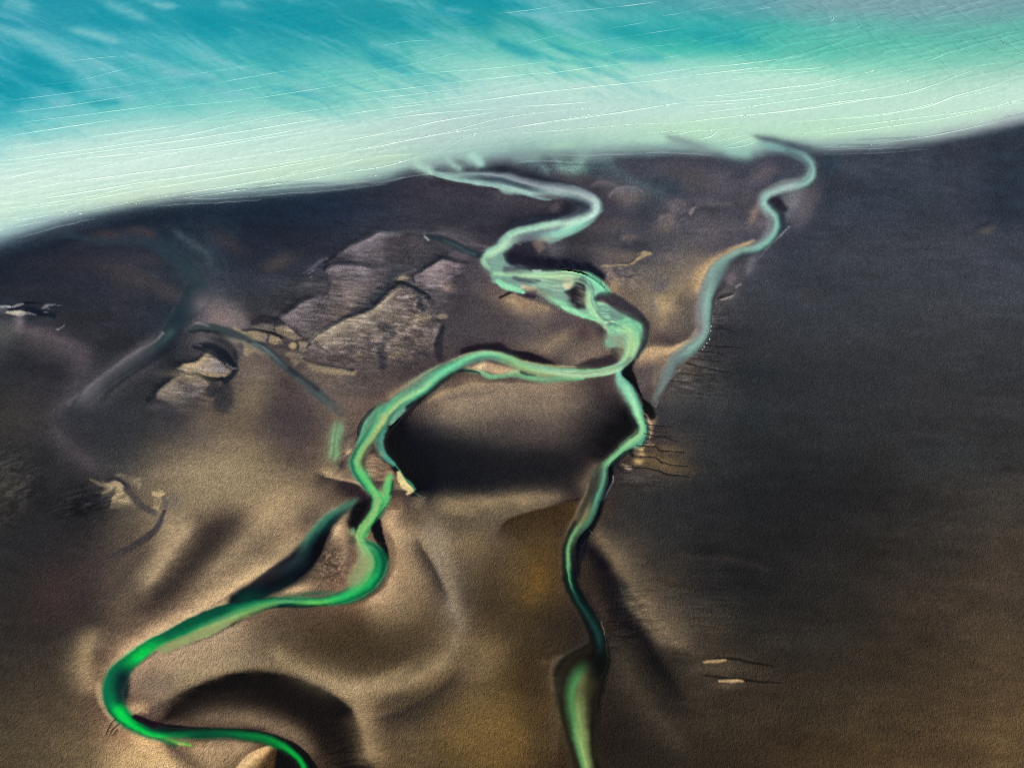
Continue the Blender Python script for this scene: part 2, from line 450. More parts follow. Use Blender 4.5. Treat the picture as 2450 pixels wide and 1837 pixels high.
# far outcrop
st('V', '0,450,2.2 450,460,2.2 560,395,2.2 900,378,2.5 1100,380,2,.5', (20, 26, 34), .9, 2)
st('V', '200,560,4 400,560,6 700,560,8 1000,620,7 1300,690,6 1450,740,4', (24, 31, 44), .92, 4)
st('V', '-300,490,3 0,490,3 250,492,3', (168, 168, 176), .9, 1.6)
st('V', '-200,560,8 100,560,10', (105, 105, 112), .6, 5)
st('V', '320,490,2 400,488,2', (160, 160, 168), .8, 1.5)
st('V', '400,475,2 500,440,3 600,418,2', (135, 128, 134), .85, 2)
st('V', '180,640,2 380,650,5 560,665,7 640,660,4', (195, 188, 172), .95, 2.5)
st('V', '640,665,3 750,660,3 830,680,1.5 950,695,1', (150, 144, 145), .8, 2)
st('V', '1130,515,2 1220,470,4 1300,438,3 1450,420,1', (118, 118, 124), .75, 2)
st('V', '1170,625,1 1280,625,1.2', (130, 130, 138), .7, 1); st('V', '1500,455,1 1650,455,1', (125, 125, 132), .7, 1)
st('V', '1270,530,1 1300,535,1.2', (125, 125, 132), .7, 1)
bl('V', 520, 880, 13, 20, 10, (128, 118, 124), .7)
bl('V', 480, 1060, 14, 12, 0, (118, 108, 114), .5)
st('V', '500,1000,12 900,1150,14 1400,1300,14 1900,1500,14 2600,1800,14,.3', (98, 88, 94), .7, g=True)
bl('V', 150, 1150, 34, 26, 0, (92, 92, 88), .55)
bl('V', 800, 800, 20, 10, 10, (40, 48, 58), .6)
st('V', '1540,1085,.8 1620,1030,1 1700,960,.8', (142, 142, 152), .75, 1)
st('V', '1500,1085,1.4 1540,1085,1.4', (150, 150, 158), .7, 1)
bl('C4', 80, 1000, 60, 60, 0, (62, 58, 56), .5)

# ---- the mud plates, with lit rims and edge shadows painted on
def plate(sheet, poly, col, a, e, name=None, tex=.25):
    pg(sheet, poly, col, a, e, wat=name, tex=tex)

plate('K', '830,400 1000,285 1150,220 1280,155 1450,180 1700,180,20 1800,260,30 1950,380,40 1900,430,40 1700,560,40 1400,640,30 1300,520,10 1000,500 750,510 700,470', (78, 72, 77), .7, 6, 'plate_north', .14)
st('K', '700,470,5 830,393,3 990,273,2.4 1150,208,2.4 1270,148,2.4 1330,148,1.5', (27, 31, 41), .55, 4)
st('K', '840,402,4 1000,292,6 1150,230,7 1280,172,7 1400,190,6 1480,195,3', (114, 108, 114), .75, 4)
st('K', '1350,175,6 1550,160,5 1750,160,4', (90, 92, 98), .6, 5)
bl('K', 1550, 250, 40, 16, -20, (62, 60, 66), .6); bl('K', 1250, 380, 60, 14, -10, (86, 78, 82), .5)
st('K', '470,590,2 560,540,3 640,470,4 720,440,3', (92, 90, 98), .7, 3)
st('K', '520,600,1.2 580,560,1.4', (130, 128, 136), .7, 1.2); st('K', '540,640,1 560,625,1', (130, 128, 136), .7, 1)
bl('K', 230, 470, 40, 16, -20, (76, 68, 70), .6); bl('K', 560, 760, 30, 22, 0, (76, 74, 72), .5)
st('K', '60,600,10 160,500,10 260,430,8', (70, 66, 66), .5, g=True)
plate('K', '715,575 760,525 900,508 1080,512,16 1200,560,30 1380,640,30 1430,700,24 1280,830,24 1200,930,20 1100,1000,16 930,1060,14 850,1100,14 700,1180,16 560,1260,16 450,1290,10 380,1190,8 230,1120 215,1070 280,1020 390,940 480,870 650,850,12 690,780,16 730,700,14 700,640', (98, 89, 90), .8, 5, 'plate_middle', .2)
st('K', '690,535,5 760,505,4.5 900,488,4.5 1060,490,3', (26, 30, 38), .55, 4)
st('K', '720,572,3 770,528,5 900,513,5 1080,520,3', (124, 116, 120), .8, 3)
st('K', '630,850,2 470,862,3 370,935,3 260,1008,3.5 195,1060,4', (34, 36, 44), .55, 4)
st('K', '650,862,3 490,885,6 395,950,6 285,1035,6 225,1075,5', (118, 112, 116), .75, 4)
bl('K', 1000, 760, 48, 26, -30, (128, 115, 112), .6); bl('K', 1280, 600, 30, 20, 0, (110, 104, 106), .4)
bl('K', 860, 1040, 44, 20, -45, (124, 111, 102), .75); bl('K', 330, 1060, 20, 9, -30, (128, 118, 114), .5)
st('K', '1600,420,12 1450,600,16 1300,800,20 1100,950,18', (60, 62, 69), .65, g=True)
bl('K', 1050, 620, 25, 10, 20, (70, 68, 74), .6); bl('K', 520, 960, 40, 8, -15, (84, 80, 84), .5)
plate('K', '550,1310 600,1250 720,1182 930,1072 1100,1010 1180,985 1280,900 1400,790 1480,735 1600,760,14 1680,830,14 1720,920,10 1740,1010 1850,1080 1920,1150 1850,1300,14 1870,1450,40 1700,1500,46 1500,1560,46 1200,1600,40 900,1600,30 650,1560,16 480,1490,10 420,1420 540,1350', (110, 99, 96), .88, 4, 'plate_south', .38)
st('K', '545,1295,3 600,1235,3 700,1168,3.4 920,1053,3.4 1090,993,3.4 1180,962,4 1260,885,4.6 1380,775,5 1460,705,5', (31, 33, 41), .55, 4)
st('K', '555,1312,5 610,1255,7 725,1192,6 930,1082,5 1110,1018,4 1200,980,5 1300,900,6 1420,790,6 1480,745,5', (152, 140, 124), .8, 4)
st('K', '1190,1050,6 1300,1140,10 1400,1220,12 1340,1290,9 1290,1400,9 1310,1560,11', (50, 50, 58), .75, 6)
st('K', '1130,1290,3 1200,1340,4 1290,1330,3', (48, 48, 56), .7, 3)
st('K', '1560,1330,4 1700,1420,6 1850,1460,6', (58, 56, 64), .65, 5)
st('K', '1560,1560,8 1640,1470,8 1680,1440,5', (58, 55, 60), .6, 5)
for x, y, rx, ry, c in ((1680, 1075, 32, 12, (152, 136, 114)), (1560, 1180, 28, 14, (132, 118, 108)), (1420, 1330, 22, 18, (140, 126, 112)), (690, 1265, 26, 16, (154, 141, 121)),
                        (830, 1300, 24, 10, (140, 127, 112)), (1060, 1440, 14, 10, (150, 134, 108)), (1460, 1455, 18, 7, (148, 132, 104)), (1250, 1290, 14, 8, (132, 118, 108)),
                        (1700, 1330, 30, 12, (126, 112, 100)), (1000, 1150, 40, 10, (128, 116, 108)), (1590, 1490, 12, 9, (128, 112, 102)), (1400, 950, 34, 10, (128, 116, 112))):
    bl('K', x, y, rx, ry, -15, c, .65)
bl('K', 800, 1500, 70, 14, 5, (80, 70, 70), .6); bl('K', 950, 1400, 40, 10, 10, (84, 76, 78), .5)
st('K', '1870,1100,3 1922,1150,4 1890,1220,4 1852,1300,4', (152, 140, 126), .7, 3)
st('K', '1935,1160,7 1905,1280,10 1895,1400,10 1920,1500,8', (42, 43, 50), .85, 5)  # shadow right of the south plate, painted dark
st('K', '300,1455,6 420,1462,6 550,1560,8 750,1612,8 1000,1645,7', (146, 131, 108), .75, 5)
st('K', '470,1490,3 600,1555,4 800,1588,4 1000,1612,3', (40, 40, 46), .75, 3)
plate('K', '1640,612 1750,552 1850,492 1930,448 2050,470 2212,490,20 2180,560,16 2050,620,8 1960,690 2030,740,10 1980,800,20 1850,780,20 1700,740,14 1620,690', (114, 104, 108), .85, 4, 'plate_east', .32)
st('K', '1560,660,4 1640,600,3.4 1740,543,3.4 1850,478,3.4 1920,433,3', (30, 32, 40), .55, 4)
st('K', '1650,622,4 1760,562,5 1860,500,5 1935,458,4', (130, 120, 122), .7, 3)
bl('K', 1990, 740, 16, 12, 0, (140, 122, 114), .7); st('K', '1970,655,1.6 2060,615,1.6 2180,560,1.2', (130, 122, 126), .6, 2)
plate('K', '2005,385 2080,350 2212,378 2212,470 2100,450 2000,420', (92, 85, 92), .8, 5, None, .15)
st('K', '1900,425,2 2000,430,3 2120,462,3 2212,480,3', (34, 36, 44), .55, 4)
bl('K', 1510, 652, 12, 7, -20, (168, 152, 126), .9); bl('K', 1560, 640, 8, 8, 0, (120, 112, 108), .8)
st('K', '1435,680,3 1540,700,4.5 1640,742,4.5 1745,805,5 1800,850,5', (36, 38, 44), .9, 3)
st('K', '1650,780,3 1700,860,5 1690,930,5 1730,980,5', (56, 58, 62), .7, 5)
rs = np.random.RandomState(5)
tx('K', 1700, 890, 26, 40, 0, .45, 7, 4, 20, 601)
bl('K', 1940, 1055, 13, 7.5, 0, (132, 116, 106), .95, 4); st('K', '1885,1090,1.5 1990,1085,1.5', (40, 42, 48), .6, 2)
st('K', '1830,1080,4 1900,1110,4', (44, 46, 52), .6, 4)
# fine crackle on the big plates
tx('K', 1250, 1150, 190, 90, -32, .34, 16, 4, 6, 603); tx('K', 1500, 1350, 110, 60, 0, .30, 12, 4, 14, 605)
tx('K', 1920, 620, 70, 34, -20, .34, 14, 4, 10, 607)
# pale cluster west of them
for poly, c, e, nm in (('1165,190 1250,152 1390,146 1400,240 1300,232', (112, 105, 99), 3, None), ('1400,200 1480,160 1540,185 1600,230 1690,310 1600,322 1420,252', (134, 121, 106), 3, 'pad1'),
                       ('970,195 1100,240 1200,210 1320,260 1300,340 1200,332 1080,270', (160, 144, 118), 2.5, 'pad2'), ('1340,262 1450,300 1485,360 1380,372 1322,340', (144, 129, 106), 3, 'pad3'),
                       ('1650,335 1755,350 1700,460 1655,440', (144, 129, 110), 3, 'pad4'), ('1548,500 1640,480 1690,560 1620,610', (128, 114, 99), 4, None)):
    plate('L', poly, c, .9, e, nm, .18)
st('L', '975,200,2.5 1080,262,3.5 1200,325,3.5', (192, 168, 128), .85, 2)
st('L', '1405,200,2 1480,165,2.5 1600,235,2.5', (150, 136, 116), .6, 2)
st('L', '1060,222,2 1150,215,2.5 1250,222,3 1390,255,3 1480,300,3', (34, 36, 42), .8, 2)
st('L', '1180,130,8 1300,105,9 1450,135,9 1500,160,5', (44, 44, 51), .65, 5)
bl('L', 1260, 275, 9, 6, 0, (100, 94, 90), .6); bl('L', 1310, 315, 7, 8, 0, (90, 86, 88), .7)
bl('L', 1595, 387, 9.6, 9, 0, (176, 157, 124), 1, 6); bl('L', 1660, 470, 10, 14, 20, (100, 94, 98), .5)
# tributary behind the plates
st('L', '700,300,20 900,430,30 1050,560,35 1250,640,30', (108, 97, 90), .55, g=True)
st('L', '500,225,5 620,190,9 740,205,12 860,245,14 1000,290,14 1150,350,12 1300,430,10 1420,530,9 1550,640,9 1700,760,10 1900,920,11 2100,1080,12,.3', (58, 67, 70), .92, 5, wat='creek_side')
st('L', '1180,362,3 1300,412,4 1420,512,5 1530,610,4', (108, 132, 128), .8, 3)
st('L', '1600,700,6 1750,800,8 1900,930,7 2060,1060,8,.4', (92, 104, 100), .65, g=True)
st('L', '500,240,2 640,225,3 760,255,4 880,305,4 1000,352,4 1150,405,3', (32, 36, 42), .85, 2.5)
st('L', '1250,345,3 1400,470,4 1500,575,5 1650,690,6 1850,850,6', (40, 40, 47), .65, 5)
st('L', '560,150,2 640,155,3 700,175,2', (130, 130, 132), .6, 2)
st('L', '730,262,3 900,314,5 1050,345,5 1200,425,6 1330,500,6,.4', (152, 139, 120), .75, 4)
pg('L', '1070,370 1120,390 1190,450 1110,492 1060,470', (158, 142, 114), .9, 3, tex=.15)
pg('L', '870,330 1000,330 1060,380 1030,450 930,420', (132, 122, 118), .75, 4)
st('L', '1040,370,5 1045,430,6 1060,480,4', (84, 80, 86), .8, 3)
bl('L', 1230, 700, 30, 8, 5, (128, 114, 102), .6); bl('L', 1180, 560, 44, 26, 20, (116, 102, 92), .6)
# western plates
plate('L', '345,635 440,575 560,570 640,515 680,480 690,430 730,430 820,500 880,540 900,600 970,620 930,700 840,722 700,692 500,662', (134, 124, 118), .92, 3, 'plate_west', .22)
st('L', '405,575,1.5 450,560,2 550,552,2.4 620,500,2 665,468,1.6', (36, 36, 41), .7, 1.6)
st('L', '440,577,3 560,570,3 620,528,3.5 680,472,4 692,432,5', (174, 156, 124), .85, 2.5)
bl('L', 800, 640, 30, 16, 20, (120, 116, 120), .6); st('L', '620,680,4 760,690,5 880,700,5 930,660,4', (158, 138, 108), .7, 4)
st('L', '560,400,6 640,400,12 740,420,15 850,490,15 930,570,12 985,640,8 940,710,7 880,760,8', (32, 36, 44), .92, 5)
st('L', '560,382,2 600,380,3 630,386,1.5', (92, 84, 88), .8, 2)
st('L', '900,585,2 960,625,3 1000,630,2', (140, 136, 134), .6, 2)
plate('L', '280,780 380,700 500,682 650,740 700,800 680,850,10 720,900,24 640,980,30 500,995,34 300,1012,30 100,990,20 100,950 180,850', (112, 102, 100), .85, 5, 'plate_west_low', .34)
st('L', '330,635,1 450,660,3 600,700,5 750,742,6 850,732,5', (28, 31, 36), .92, 2.5)
st('L', '60,965,6 170,842,5 270,762,5 380,690,3', (32, 34, 40), .85, 4)
bl('L', 450, 722, 44, 12, 10, (154, 139, 112), .75); st('L', '560,710,3 650,750,3 700,800,2', (150, 136, 116), .6, 3)
st('L', '730,760,5 780,800,8 700,845,7 760,860,14 860,860,24 860,980,26', (42, 44, 50), .7, 10)
st('L', '60,1040,6 250,1040,8 450,1085,8', (98, 90, 92), .6, g=True); bl('L', 380, 940, 40, 9, 10, (82, 77, 78), .5)
tx('L', 420, 860, 80, 40, 0, .30, 22, 4, 10, 609)
# slopes south of the plates
bl('C4', 1850, 1100, 75, 70, 20, (70, 61, 65), .75); bl('C4', 1600, 920, 38, 60, 20, (134, 119, 95), .6)
bl('C4', 1420, 1420, 170, 90, 0, (142, 124, 96), .85); bl('C4', 1250, 1200, 60, 40, 0, (88, 80, 76), .5)
bl('C4', 1100, 960, 50, 60, 10, (58, 57, 61), .6)
bl('K', 600, 1600, 40, 20, 20, (92, 80, 74), .5)
bl('O', 300, 150, 80, 40, 10, (84, 76, 74), .4)

# ---- lower-left outcrop
bl('U', 330, 760, 80, 50, 10, (33, 33, 37), .8); bl('U', 100, 900, 50, 50, 0, (34, 33, 36), .5)
pg('U', '600,450 700,470 780,440 900,500 920,600 1000,680 1080,740,8 1130,860,26 1000,900,30 800,900,26 650,890,10 700,740 790,620 700,540', (150, 133, 106), .92, 5, wat='crag', tex=.22)
pg('U', '760,350 850,320 1000,350 1170,400 1190,480 1150,560 950,480 850,400', (128, 115, 98), .85, 4, wat='crag_small', tex=.2)
pg('U', '1335,605 1420,560 1510,578 1532,640 1450,692 1350,665', (178, 158, 121), .95, 2.2, wat='crag_knob', tex=.12)
pg('U', '1378,720 1525,690 1475,800 1460,890 1376,860', (158, 141, 110), .9, 2.5, tex=.15)
st('U', '1390,755,1 1450,735,2 1440,800,1.2', (104, 92, 76), .8, 1.5); st('U', '1420,580,1 1470,600,2 1510,610,1.5', (112, 100, 82), .7, 1.5)
st('U', '1530,700,4 1560,760,6 1560,820,6', (84, 80, 78), .7, 4)
st('U', '860,450,4 960,540,6 1100,720,8 1250,850,8 1400,930,6', (72, 69, 69), .7, 5)
st('U', '420,420,2 550,480,4 680,520,5', (124, 111, 93), .8, 3); st('U', '600,640,3 700,600,4 780,540,4', (122, 106, 86), .75, 3)
st('U', '590,740,4 700,650,5 790,550,4', (40, 41, 47), .85, 3); st('U', '610,690,2 760,610,2', (60, 56, 56), .6, 2)
st('U', '630,455,1.4 720,470,1.6 800,480,1 890,500,1.2', (66, 62, 62), .8, 1.2)
st('U', '700,1640,10,.4 950,1500,9 1150,1380,9 1300,1280,9 1430,1150,8 1500,1000,5 1540,900,4', (50, 48, 55), .88, 3.5)
st('U', '1400,1080,6 1450,980,6', (104, 98, 90), .6, g=True)
st('U', '1640,600,14 1670,750,18 1660,900,15', (108, 101, 93), .6, g=True)
tx('U', 300, 800, 75, 42, -8, .55, 26, 4.5, -16, 611)
tx('X', 25, 1160, 60, 80, 0, .60, 16, 6, -24, 613)
bl('X', 25, 1160, 40, 50, 0, (76, 72, 66), .4)
st('U', '1900,1050,16 1850,1200,18 1750,1320,16', (172, 150, 120), .75, g=True)
tx('U', 1880, 1200, 46, 50, 0, .16, 26, 4, 14, 615)
bl('U', 2150, 1300, 40, 50, 20, (60, 52, 54), .5)

# ---- dunes of the lower left
st('C7', '1250,80,30 1150,300,35 1000,500,40', (152, 132, 102), .6, g=True)
st('C7', '1480,120,40 1270,350,42 1070,560,46 870,720,40', (70, 58, 50), .75, g=True)
bl('C7', 1500, 150, 50, 40, -30, (66, 56, 54), .6)
st('C7', '1950,180,26 1800,330,26 1600,450,26 1300,610,22 1000,800,18 850,920,14 760,1010,10', (166, 143, 110), .75, g=True)
st('C7', '1700,450,4 1500,560,4 1200,725,5 950,865,6 820,965,6', (188, 163, 124), .7, 4, er=3)
bl('C7', 380, 540, 60, 60, 0, (66, 52, 49), .65); bl('C7', 250, 200, 90, 60, 0, (42, 41, 43), .6); bl('C7', 650, 380, 40, 60, 40, (80, 68, 62), .5)
st('C7', '700,300,16 560,420,24 450,650,30', (58, 50, 52), .5, g=True)
st('C7', '900,200,26 850,330,26 750,500,26 700,650,24', (112, 95, 76), .55, g=True)
st('C7', '580,800,14 530,900,14 520,1010,14 570,1130,16 660,1100,12', (132, 112, 84), .65, g=True)
st('C7', '640,980,14 720,890,14', (78, 66, 53), .6, g=True)
st('C7', '630,1130,9 650,1230,8 700,1320,7 760,1385,7', (186, 162, 124), .75, 5)
bl('C7', 300, 1200, 90, 80, 0, (78, 66, 50), .4)
bl('C7', 1120, 900, 115, 50, -20, (162, 140, 110), .85); st('C7', '900,930,12 1100,860,16 1400,780,20 1600,720,14', (164, 146, 116), .7, g=True)
bl('C7', 960, 1100, 60, 36, 0, (118, 103, 86), .75); bl('C7', 1350, 1000, 70, 26, -10, (150, 130, 100), .5)
bl('C7', 860, 1060, 14, 40, 0, (140, 122, 100), .6); bl('C7', 870, 1275, 27, 13, -15, (190, 165, 122), .85)
bl('N', 650, 480, 40, 60, -30, (104, 90, 74), .6)
bl('N', 1300, 580, 175, 78, 14, (70, 57, 40), .85); bl('N', 1500, 250, 120, 50, 20, (112, 92, 68), .6); bl('N', 950, 330, 50, 20, 10, (92, 78, 62), .5)
st('N', '620,560,16 740,740,18 980,880,17 1250,960,17 1500,920,14 1750,810,12 1880,735,10', (154, 131, 98), .7, g=True)
st('N', '1380,760,20 1650,680,16', (88, 72, 50), .5, g=True)
# arch dune, its shaded slope painted dark
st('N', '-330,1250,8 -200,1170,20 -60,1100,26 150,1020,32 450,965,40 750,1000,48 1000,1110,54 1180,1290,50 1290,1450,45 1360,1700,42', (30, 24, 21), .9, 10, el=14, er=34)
st('N', '150,1230,14 450,1210,18 700,1280,20 900,1420,20 1020,1580,20', (122, 104, 80), .7, g=True)
st('N', '-150,1230,10 100,1250,8', (50, 42, 36), .6, g=True)
tx('N', 1330, 1560, 60, 80, 0, .55, 60, 7, -10, 617)
tx('N', 500, 900, 190, 46, -4, .28, 5, 14, 12, 619); tx('N', 1150, 1080, 80, 90, 0, .26, 14, 4, 40, 621)
st('N', '1340,1080,11 1400,1250,14 1450,1450,16 1490,1660,16', (138, 116, 84), .7, g=True); bl('N', 1320, 1000, 40, 14, 20, (164, 140, 106), .6)
st('N', '1440,1190,13 1640,1090,18 1850,980,14', (60, 50, 41), .75, g=True)
st('N', '1600,1250,20 1750,1400,24', (96, 80, 60), .5, g=True)
# bottom-left dunes
st('S', '760,740,12 1000,960,22 1300,1200,30 1500,1480,36', (204, 170, 120), .88, g=True)
st('S', '1400,1080,12 1700,1250,20 2000,1420,24', (108, 91, 72), .7, g=True); bl('S', 1080, 1240, 11, 6, 20, (92, 68, 34), .7)
bl('S', 800, 1000, 30, 20, 20, (150, 124, 92), .5)
st('N', '0,1430,12 250,1440,14 500,1450,8', (168, 143, 108), .8, g=True)
st('N', '-150,1440,10 0,1520,16 200,1600,18', (190, 158, 112), .5, g=True)
pg('N', '620,1468 668,1480 664,1700 380,1700 440,1600 520,1510', (78, 60, 38), .95, 3)
st('N', '612,1472,4 520,1525,12 430,1600,16 340,1720,20', (228, 192, 134), .9, 4, el=22, er=2)
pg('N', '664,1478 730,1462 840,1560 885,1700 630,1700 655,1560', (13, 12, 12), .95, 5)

# ---- centre dune between the two forks
st('O', '600,400,20 450,560,24', (142, 124, 102), .6, g=True); st('O', '420,640,26 700,570,36 900,470,36 1180,430,26', (138, 121, 100), .75, g=True)
st('O', '500,570,4 650,505,4 850,440,4 1100,398,4', (98, 89, 85), .55, g=True)
st('O', '390,570,3 520,490,5 640,430,4', (184, 160, 124), .65, g=True); st('O', '700,400,16 950,350,14', (150, 130, 104), .5, g=True)
bl('O', 1450, 800, 85, 55, 0, (84, 72, 66), .7); bl('O', 1700, 520, 70, 34, -30, (92, 80, 74), .6); bl('O', 1250, 640, 60, 30, -30, (70, 62, 62), .5)
bl('O', 450, 820, 80, 20, 0, (76, 69, 70), .5)
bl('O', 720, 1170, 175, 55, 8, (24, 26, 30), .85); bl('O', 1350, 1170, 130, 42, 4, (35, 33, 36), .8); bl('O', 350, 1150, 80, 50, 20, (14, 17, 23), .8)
st('O', '60,830,14 130,1000,22 260,1200,28 400,1330,22', (18, 21, 28), .75, g=True)  # shade of the bank that faces away from the sun, painted
st('O', '2200,740,18 2130,850,20 2010,1000,22', (22, 22, 24), .85, g=True)
st('O', '2080,380,14 2000,600,16', (64, 56, 56), .5, g=True)
st('O', '2060,1080,7 1950,1220,12 1880,1400,12', (112, 95, 74), .7, g=True)
st('O', '400,1560,20 700,1530,22 1000,1500,20 1300,1480,18 1500,1540,14', (134, 114, 84), .65, g=True)
st('O', '300,1440,18 250,1580,22', (120, 106, 86), .5, g=True)
bl('O', 1720, 1610, 70, 26, -8, (76, 58, 35), .9); st('O', '1480,1480,10 1700,1440,10', (92, 78, 70), .5, g=True)
st('O', '1440,1595,5 1600,1542,4.5 1700,1502,3.5 1865,1476,1.8', (38, 29, 31), .92, 3)
# centre foreground: sand tones with golden sun sheen painted in
st('C8', '600,60,24 690,350,17 725,620,15 780,760,13 680,950,14', (140, 123, 100), .55, g=True)
st('C8', '480,240,10 590,380,9 690,570,7', (58, 50, 45), .7, g=True)
st('C8', '450,60,20 480,180,14', (104, 88, 70), .5, g=True)
bl('C8', 850, 230, 40, 60, 0, (120, 99, 70), .5); bl('C8', 1060, 150, 20, 50, 0, (66, 56, 46), .5)
st('C8', '1220,330,16 1270,480,22 1150,620,20', (106, 79, 38), .65, g=True); bl('C8', 1000, 500, 60, 60, 0, (60, 48, 35), .6)
bl('C8', 960, 900, 60, 50, 0, (122, 100, 70), .6); bl('C8', 1000, 1550, 90, 50, 0, (108, 83, 46), .6); bl('C8', 750, 1300, 70, 40, -10, (98, 80, 56), .5)
st('C8', '1150,750,40 1200,1100,40 1280,1400,34 1330,1640,26', (60, 46, 28), .65, g=True); bl('C8', 1350, 700, 36, 60, 0, (50, 41, 32), .6)
bl('C8', 1080, 300, 50, 40, 0, (88, 70, 46), .5)
st('C8', '1250,970,8 1330,980,6 1410,940,4', (92, 76, 56), .5, g=True)

# ---- gully field east of the right fork, eastern flats
bl('R', 250, 600, 34, 28, 0, (11, 11, 12), .92); st('R', '300,880,6 150,900,7 20,980,7', (142, 122, 102), .6, g=True)
st('R', '0,200,10 120,150,8', (110, 96, 84), .5, g=True)
bl('R', 650, 1080, 70, 50, 10, (76, 66, 56), .6); bl('R', 900, 1420, 60, 14, 6, (98, 82, 62), .7); bl('R', 700, 1270, 44, 13, 8, (112, 94, 66), .8)
bl('R', 900, 1060, 34, 9, 4, (110, 94, 68), .6); bl('R', 950, 1310, 30, 8, 4, (104, 88, 64), .5)
st('R', '440,240,2.5 480,330,3.5 530,450,5 575,550,7 580,700,8 545,850,8 440,955,8', (202, 173, 134), .9, 4)
bl('R', 640, 500, 10, 10, 30, (160, 136, 112), .7); bl('R', 600, 600, 10, 8, 0, (205, 175, 132), .6)
pg('R', '280,1012 400,1008 520,1022 460,1092 370,1072 300,1062', (218, 194, 132), .92, 2.5)
bl('R', 430, 1145, 10, 5, 10, (208, 182, 122), .9); bl('R', 370, 1290, 11, 8, 0, (218, 184, 120), .9); st('R', '60,1370,4 130,1390,6 210,1412,5', (190, 168, 128), .85, 3)
st('R', '560,950,6 650,960,5', (190, 160, 118), .7, 4)
bl('R', 750, 680, 22, 8, 4, (62, 56, 53), .85); bl('R', 720, 890, 30, 9, 6, (68, 60, 55), .85); bl('R', 640, 1050, 22, 6, 4, (84, 72, 60), .8); bl('R', 650, 1150, 20, 5, 4, (100, 84, 64), .7)
st('R', '250,1110,5 275,1180,3.5', (22, 22, 26), .9, 3); bl('R', 330, 1120, 8, 6, 0, (110, 100, 92), .6)
st('R', '0,1480,12 100,1350,8', (18, 19, 23), .7, g=True)
GULLY = [('R', '500,560,1.6 540,590,2 650,612,2 800,620,1.8 1000,630,1'), ('R', '525,680,2 580,695,2 610,715,2 760,740,1 900,748,1'),
         ('R', '480,770,2 600,795,2 700,820,2 780,825,2 900,850,2 1000,890,2 1100,910,1'), ('R', '710,820,1.5 760,795,1.5 820,795,1.5 880,815,1.5 1100,830,1'),
         ('R', '340,995,2 500,1000,2.4 680,1005,2.8 740,1040,3 780,1085,3 950,1095,2.4 1230,1120,1.4'), ('R', '320,1195,2.2 500,1200,2.4 650,1220,2.4 740,1260,2.4 800,1325,2.4'),
         ('R', '790,1300,2 950,1350,2.4 1150,1370,2.4 1300,1390,1.4'), ('R', '180,1400,1.6 400,1415,2.2 550,1440,2.8 720,1465,3 900,1530,3.2 1150,1560,2.8 1300,1590,1.4'),
         ('R', '480,865,1.4 620,860,.8'), ('R', '470,940,1.4 650,945,.8'),
         ('G', '960,1250,1.4 1100,1255,1.6 1250,1290,.9'), ('G', '870,1460,1.6 950,1480,1.6 1150,1490,1.6 1330,1510,.9'), ('G', '770,1545,1.6 950,1565,1.6 1100,1590,.9'),
         ('Q', '1060,710,1.8 1200,760,1.8 1400,790,1.4 1600,830,.8'), ('Q', '1110,640,1.4 1250,660,1.4 1500,690,.8'), ('Q', '840,940,1.4 1000,950,.8'),
         ('S', '550,590,2.4 500,650,2.4 440,740,2 400,830,1.4 380,880,1'), ('S', '635,665,2.2 560,720,2 480,790,2 460,850,1'), ('S', '590,765,2.2 550,820,1.6 505,880,1')]
bl('Q', 1200, 780, 50, 20, 8, (104, 94, 82), .6); bl('Q', 1150, 600, 16, 8, 0, (128, 122, 118), .6)
st('Q', '1000,780,2 850,920,2 780,1040,2 750,1100,2 650,1290,1.5', (146, 136, 124), .75, 2)
tx('Q', 1250, 860, 80, 60, 10, .40, 30, 3.5, 7, 623)
tx('C', 1200, 350, 70, 30, 6, .32, 26, 3.5, 6, 625)
bl('C', 1180, 300, 44, 16, 10, (88, 82, 78), .5)
st('C9', '180,1066,1.6 260,1068,3 380,1090,3 500,1112,1.6', (28, 23, 18), .9, 2); st('C9', '120,1087,2 190,1082,4 240,1076,2.4', (180, 150, 110), .95, 2)
st('C9', '120,1158,1.6 230,1172,3 400,1190,3 540,1202,1.2', (28, 23, 18), .85, 2); st('C9', '205,1188,2.4 270,1190,4.4 330,1192,3', (178, 149, 110), .95, 2)
bl('C9', 200, 1120, 50, 16, 0, (88, 76, 60), .6); bl('C9', 250, 1215, 30, 6, 0, (100, 84, 64), .6)
st('C9', '-40,1040,4 60,1050,3', (40, 34, 28), .6, 3)
tx('C9', 80, 780, 120, 120, 0, .16, 60, 4, 3, 627)
bl('C3', 1950, 1480, 18, 8, -10, (92, 84, 80), .7); st('C3', '1870,1465,3 1930,1440,4 1990,1415,3', (44, 47, 55), .7, g=True)
bl('C6', 800, 560, 50, 18, 5, (74, 74, 77), .5); bl('C6', 300, 800, 60, 30, 10, (38, 41, 47), .5)
bl('C6', 500, 1050, 110, 30, 0, (34, 39, 43), .6); bl('C6', 1050, 1050, 120, 50, 0, (42, 43, 46), .4)
st('C9', '0,520,6 300,540,8 500,600,6', (52, 47, 44), .5, g=True)

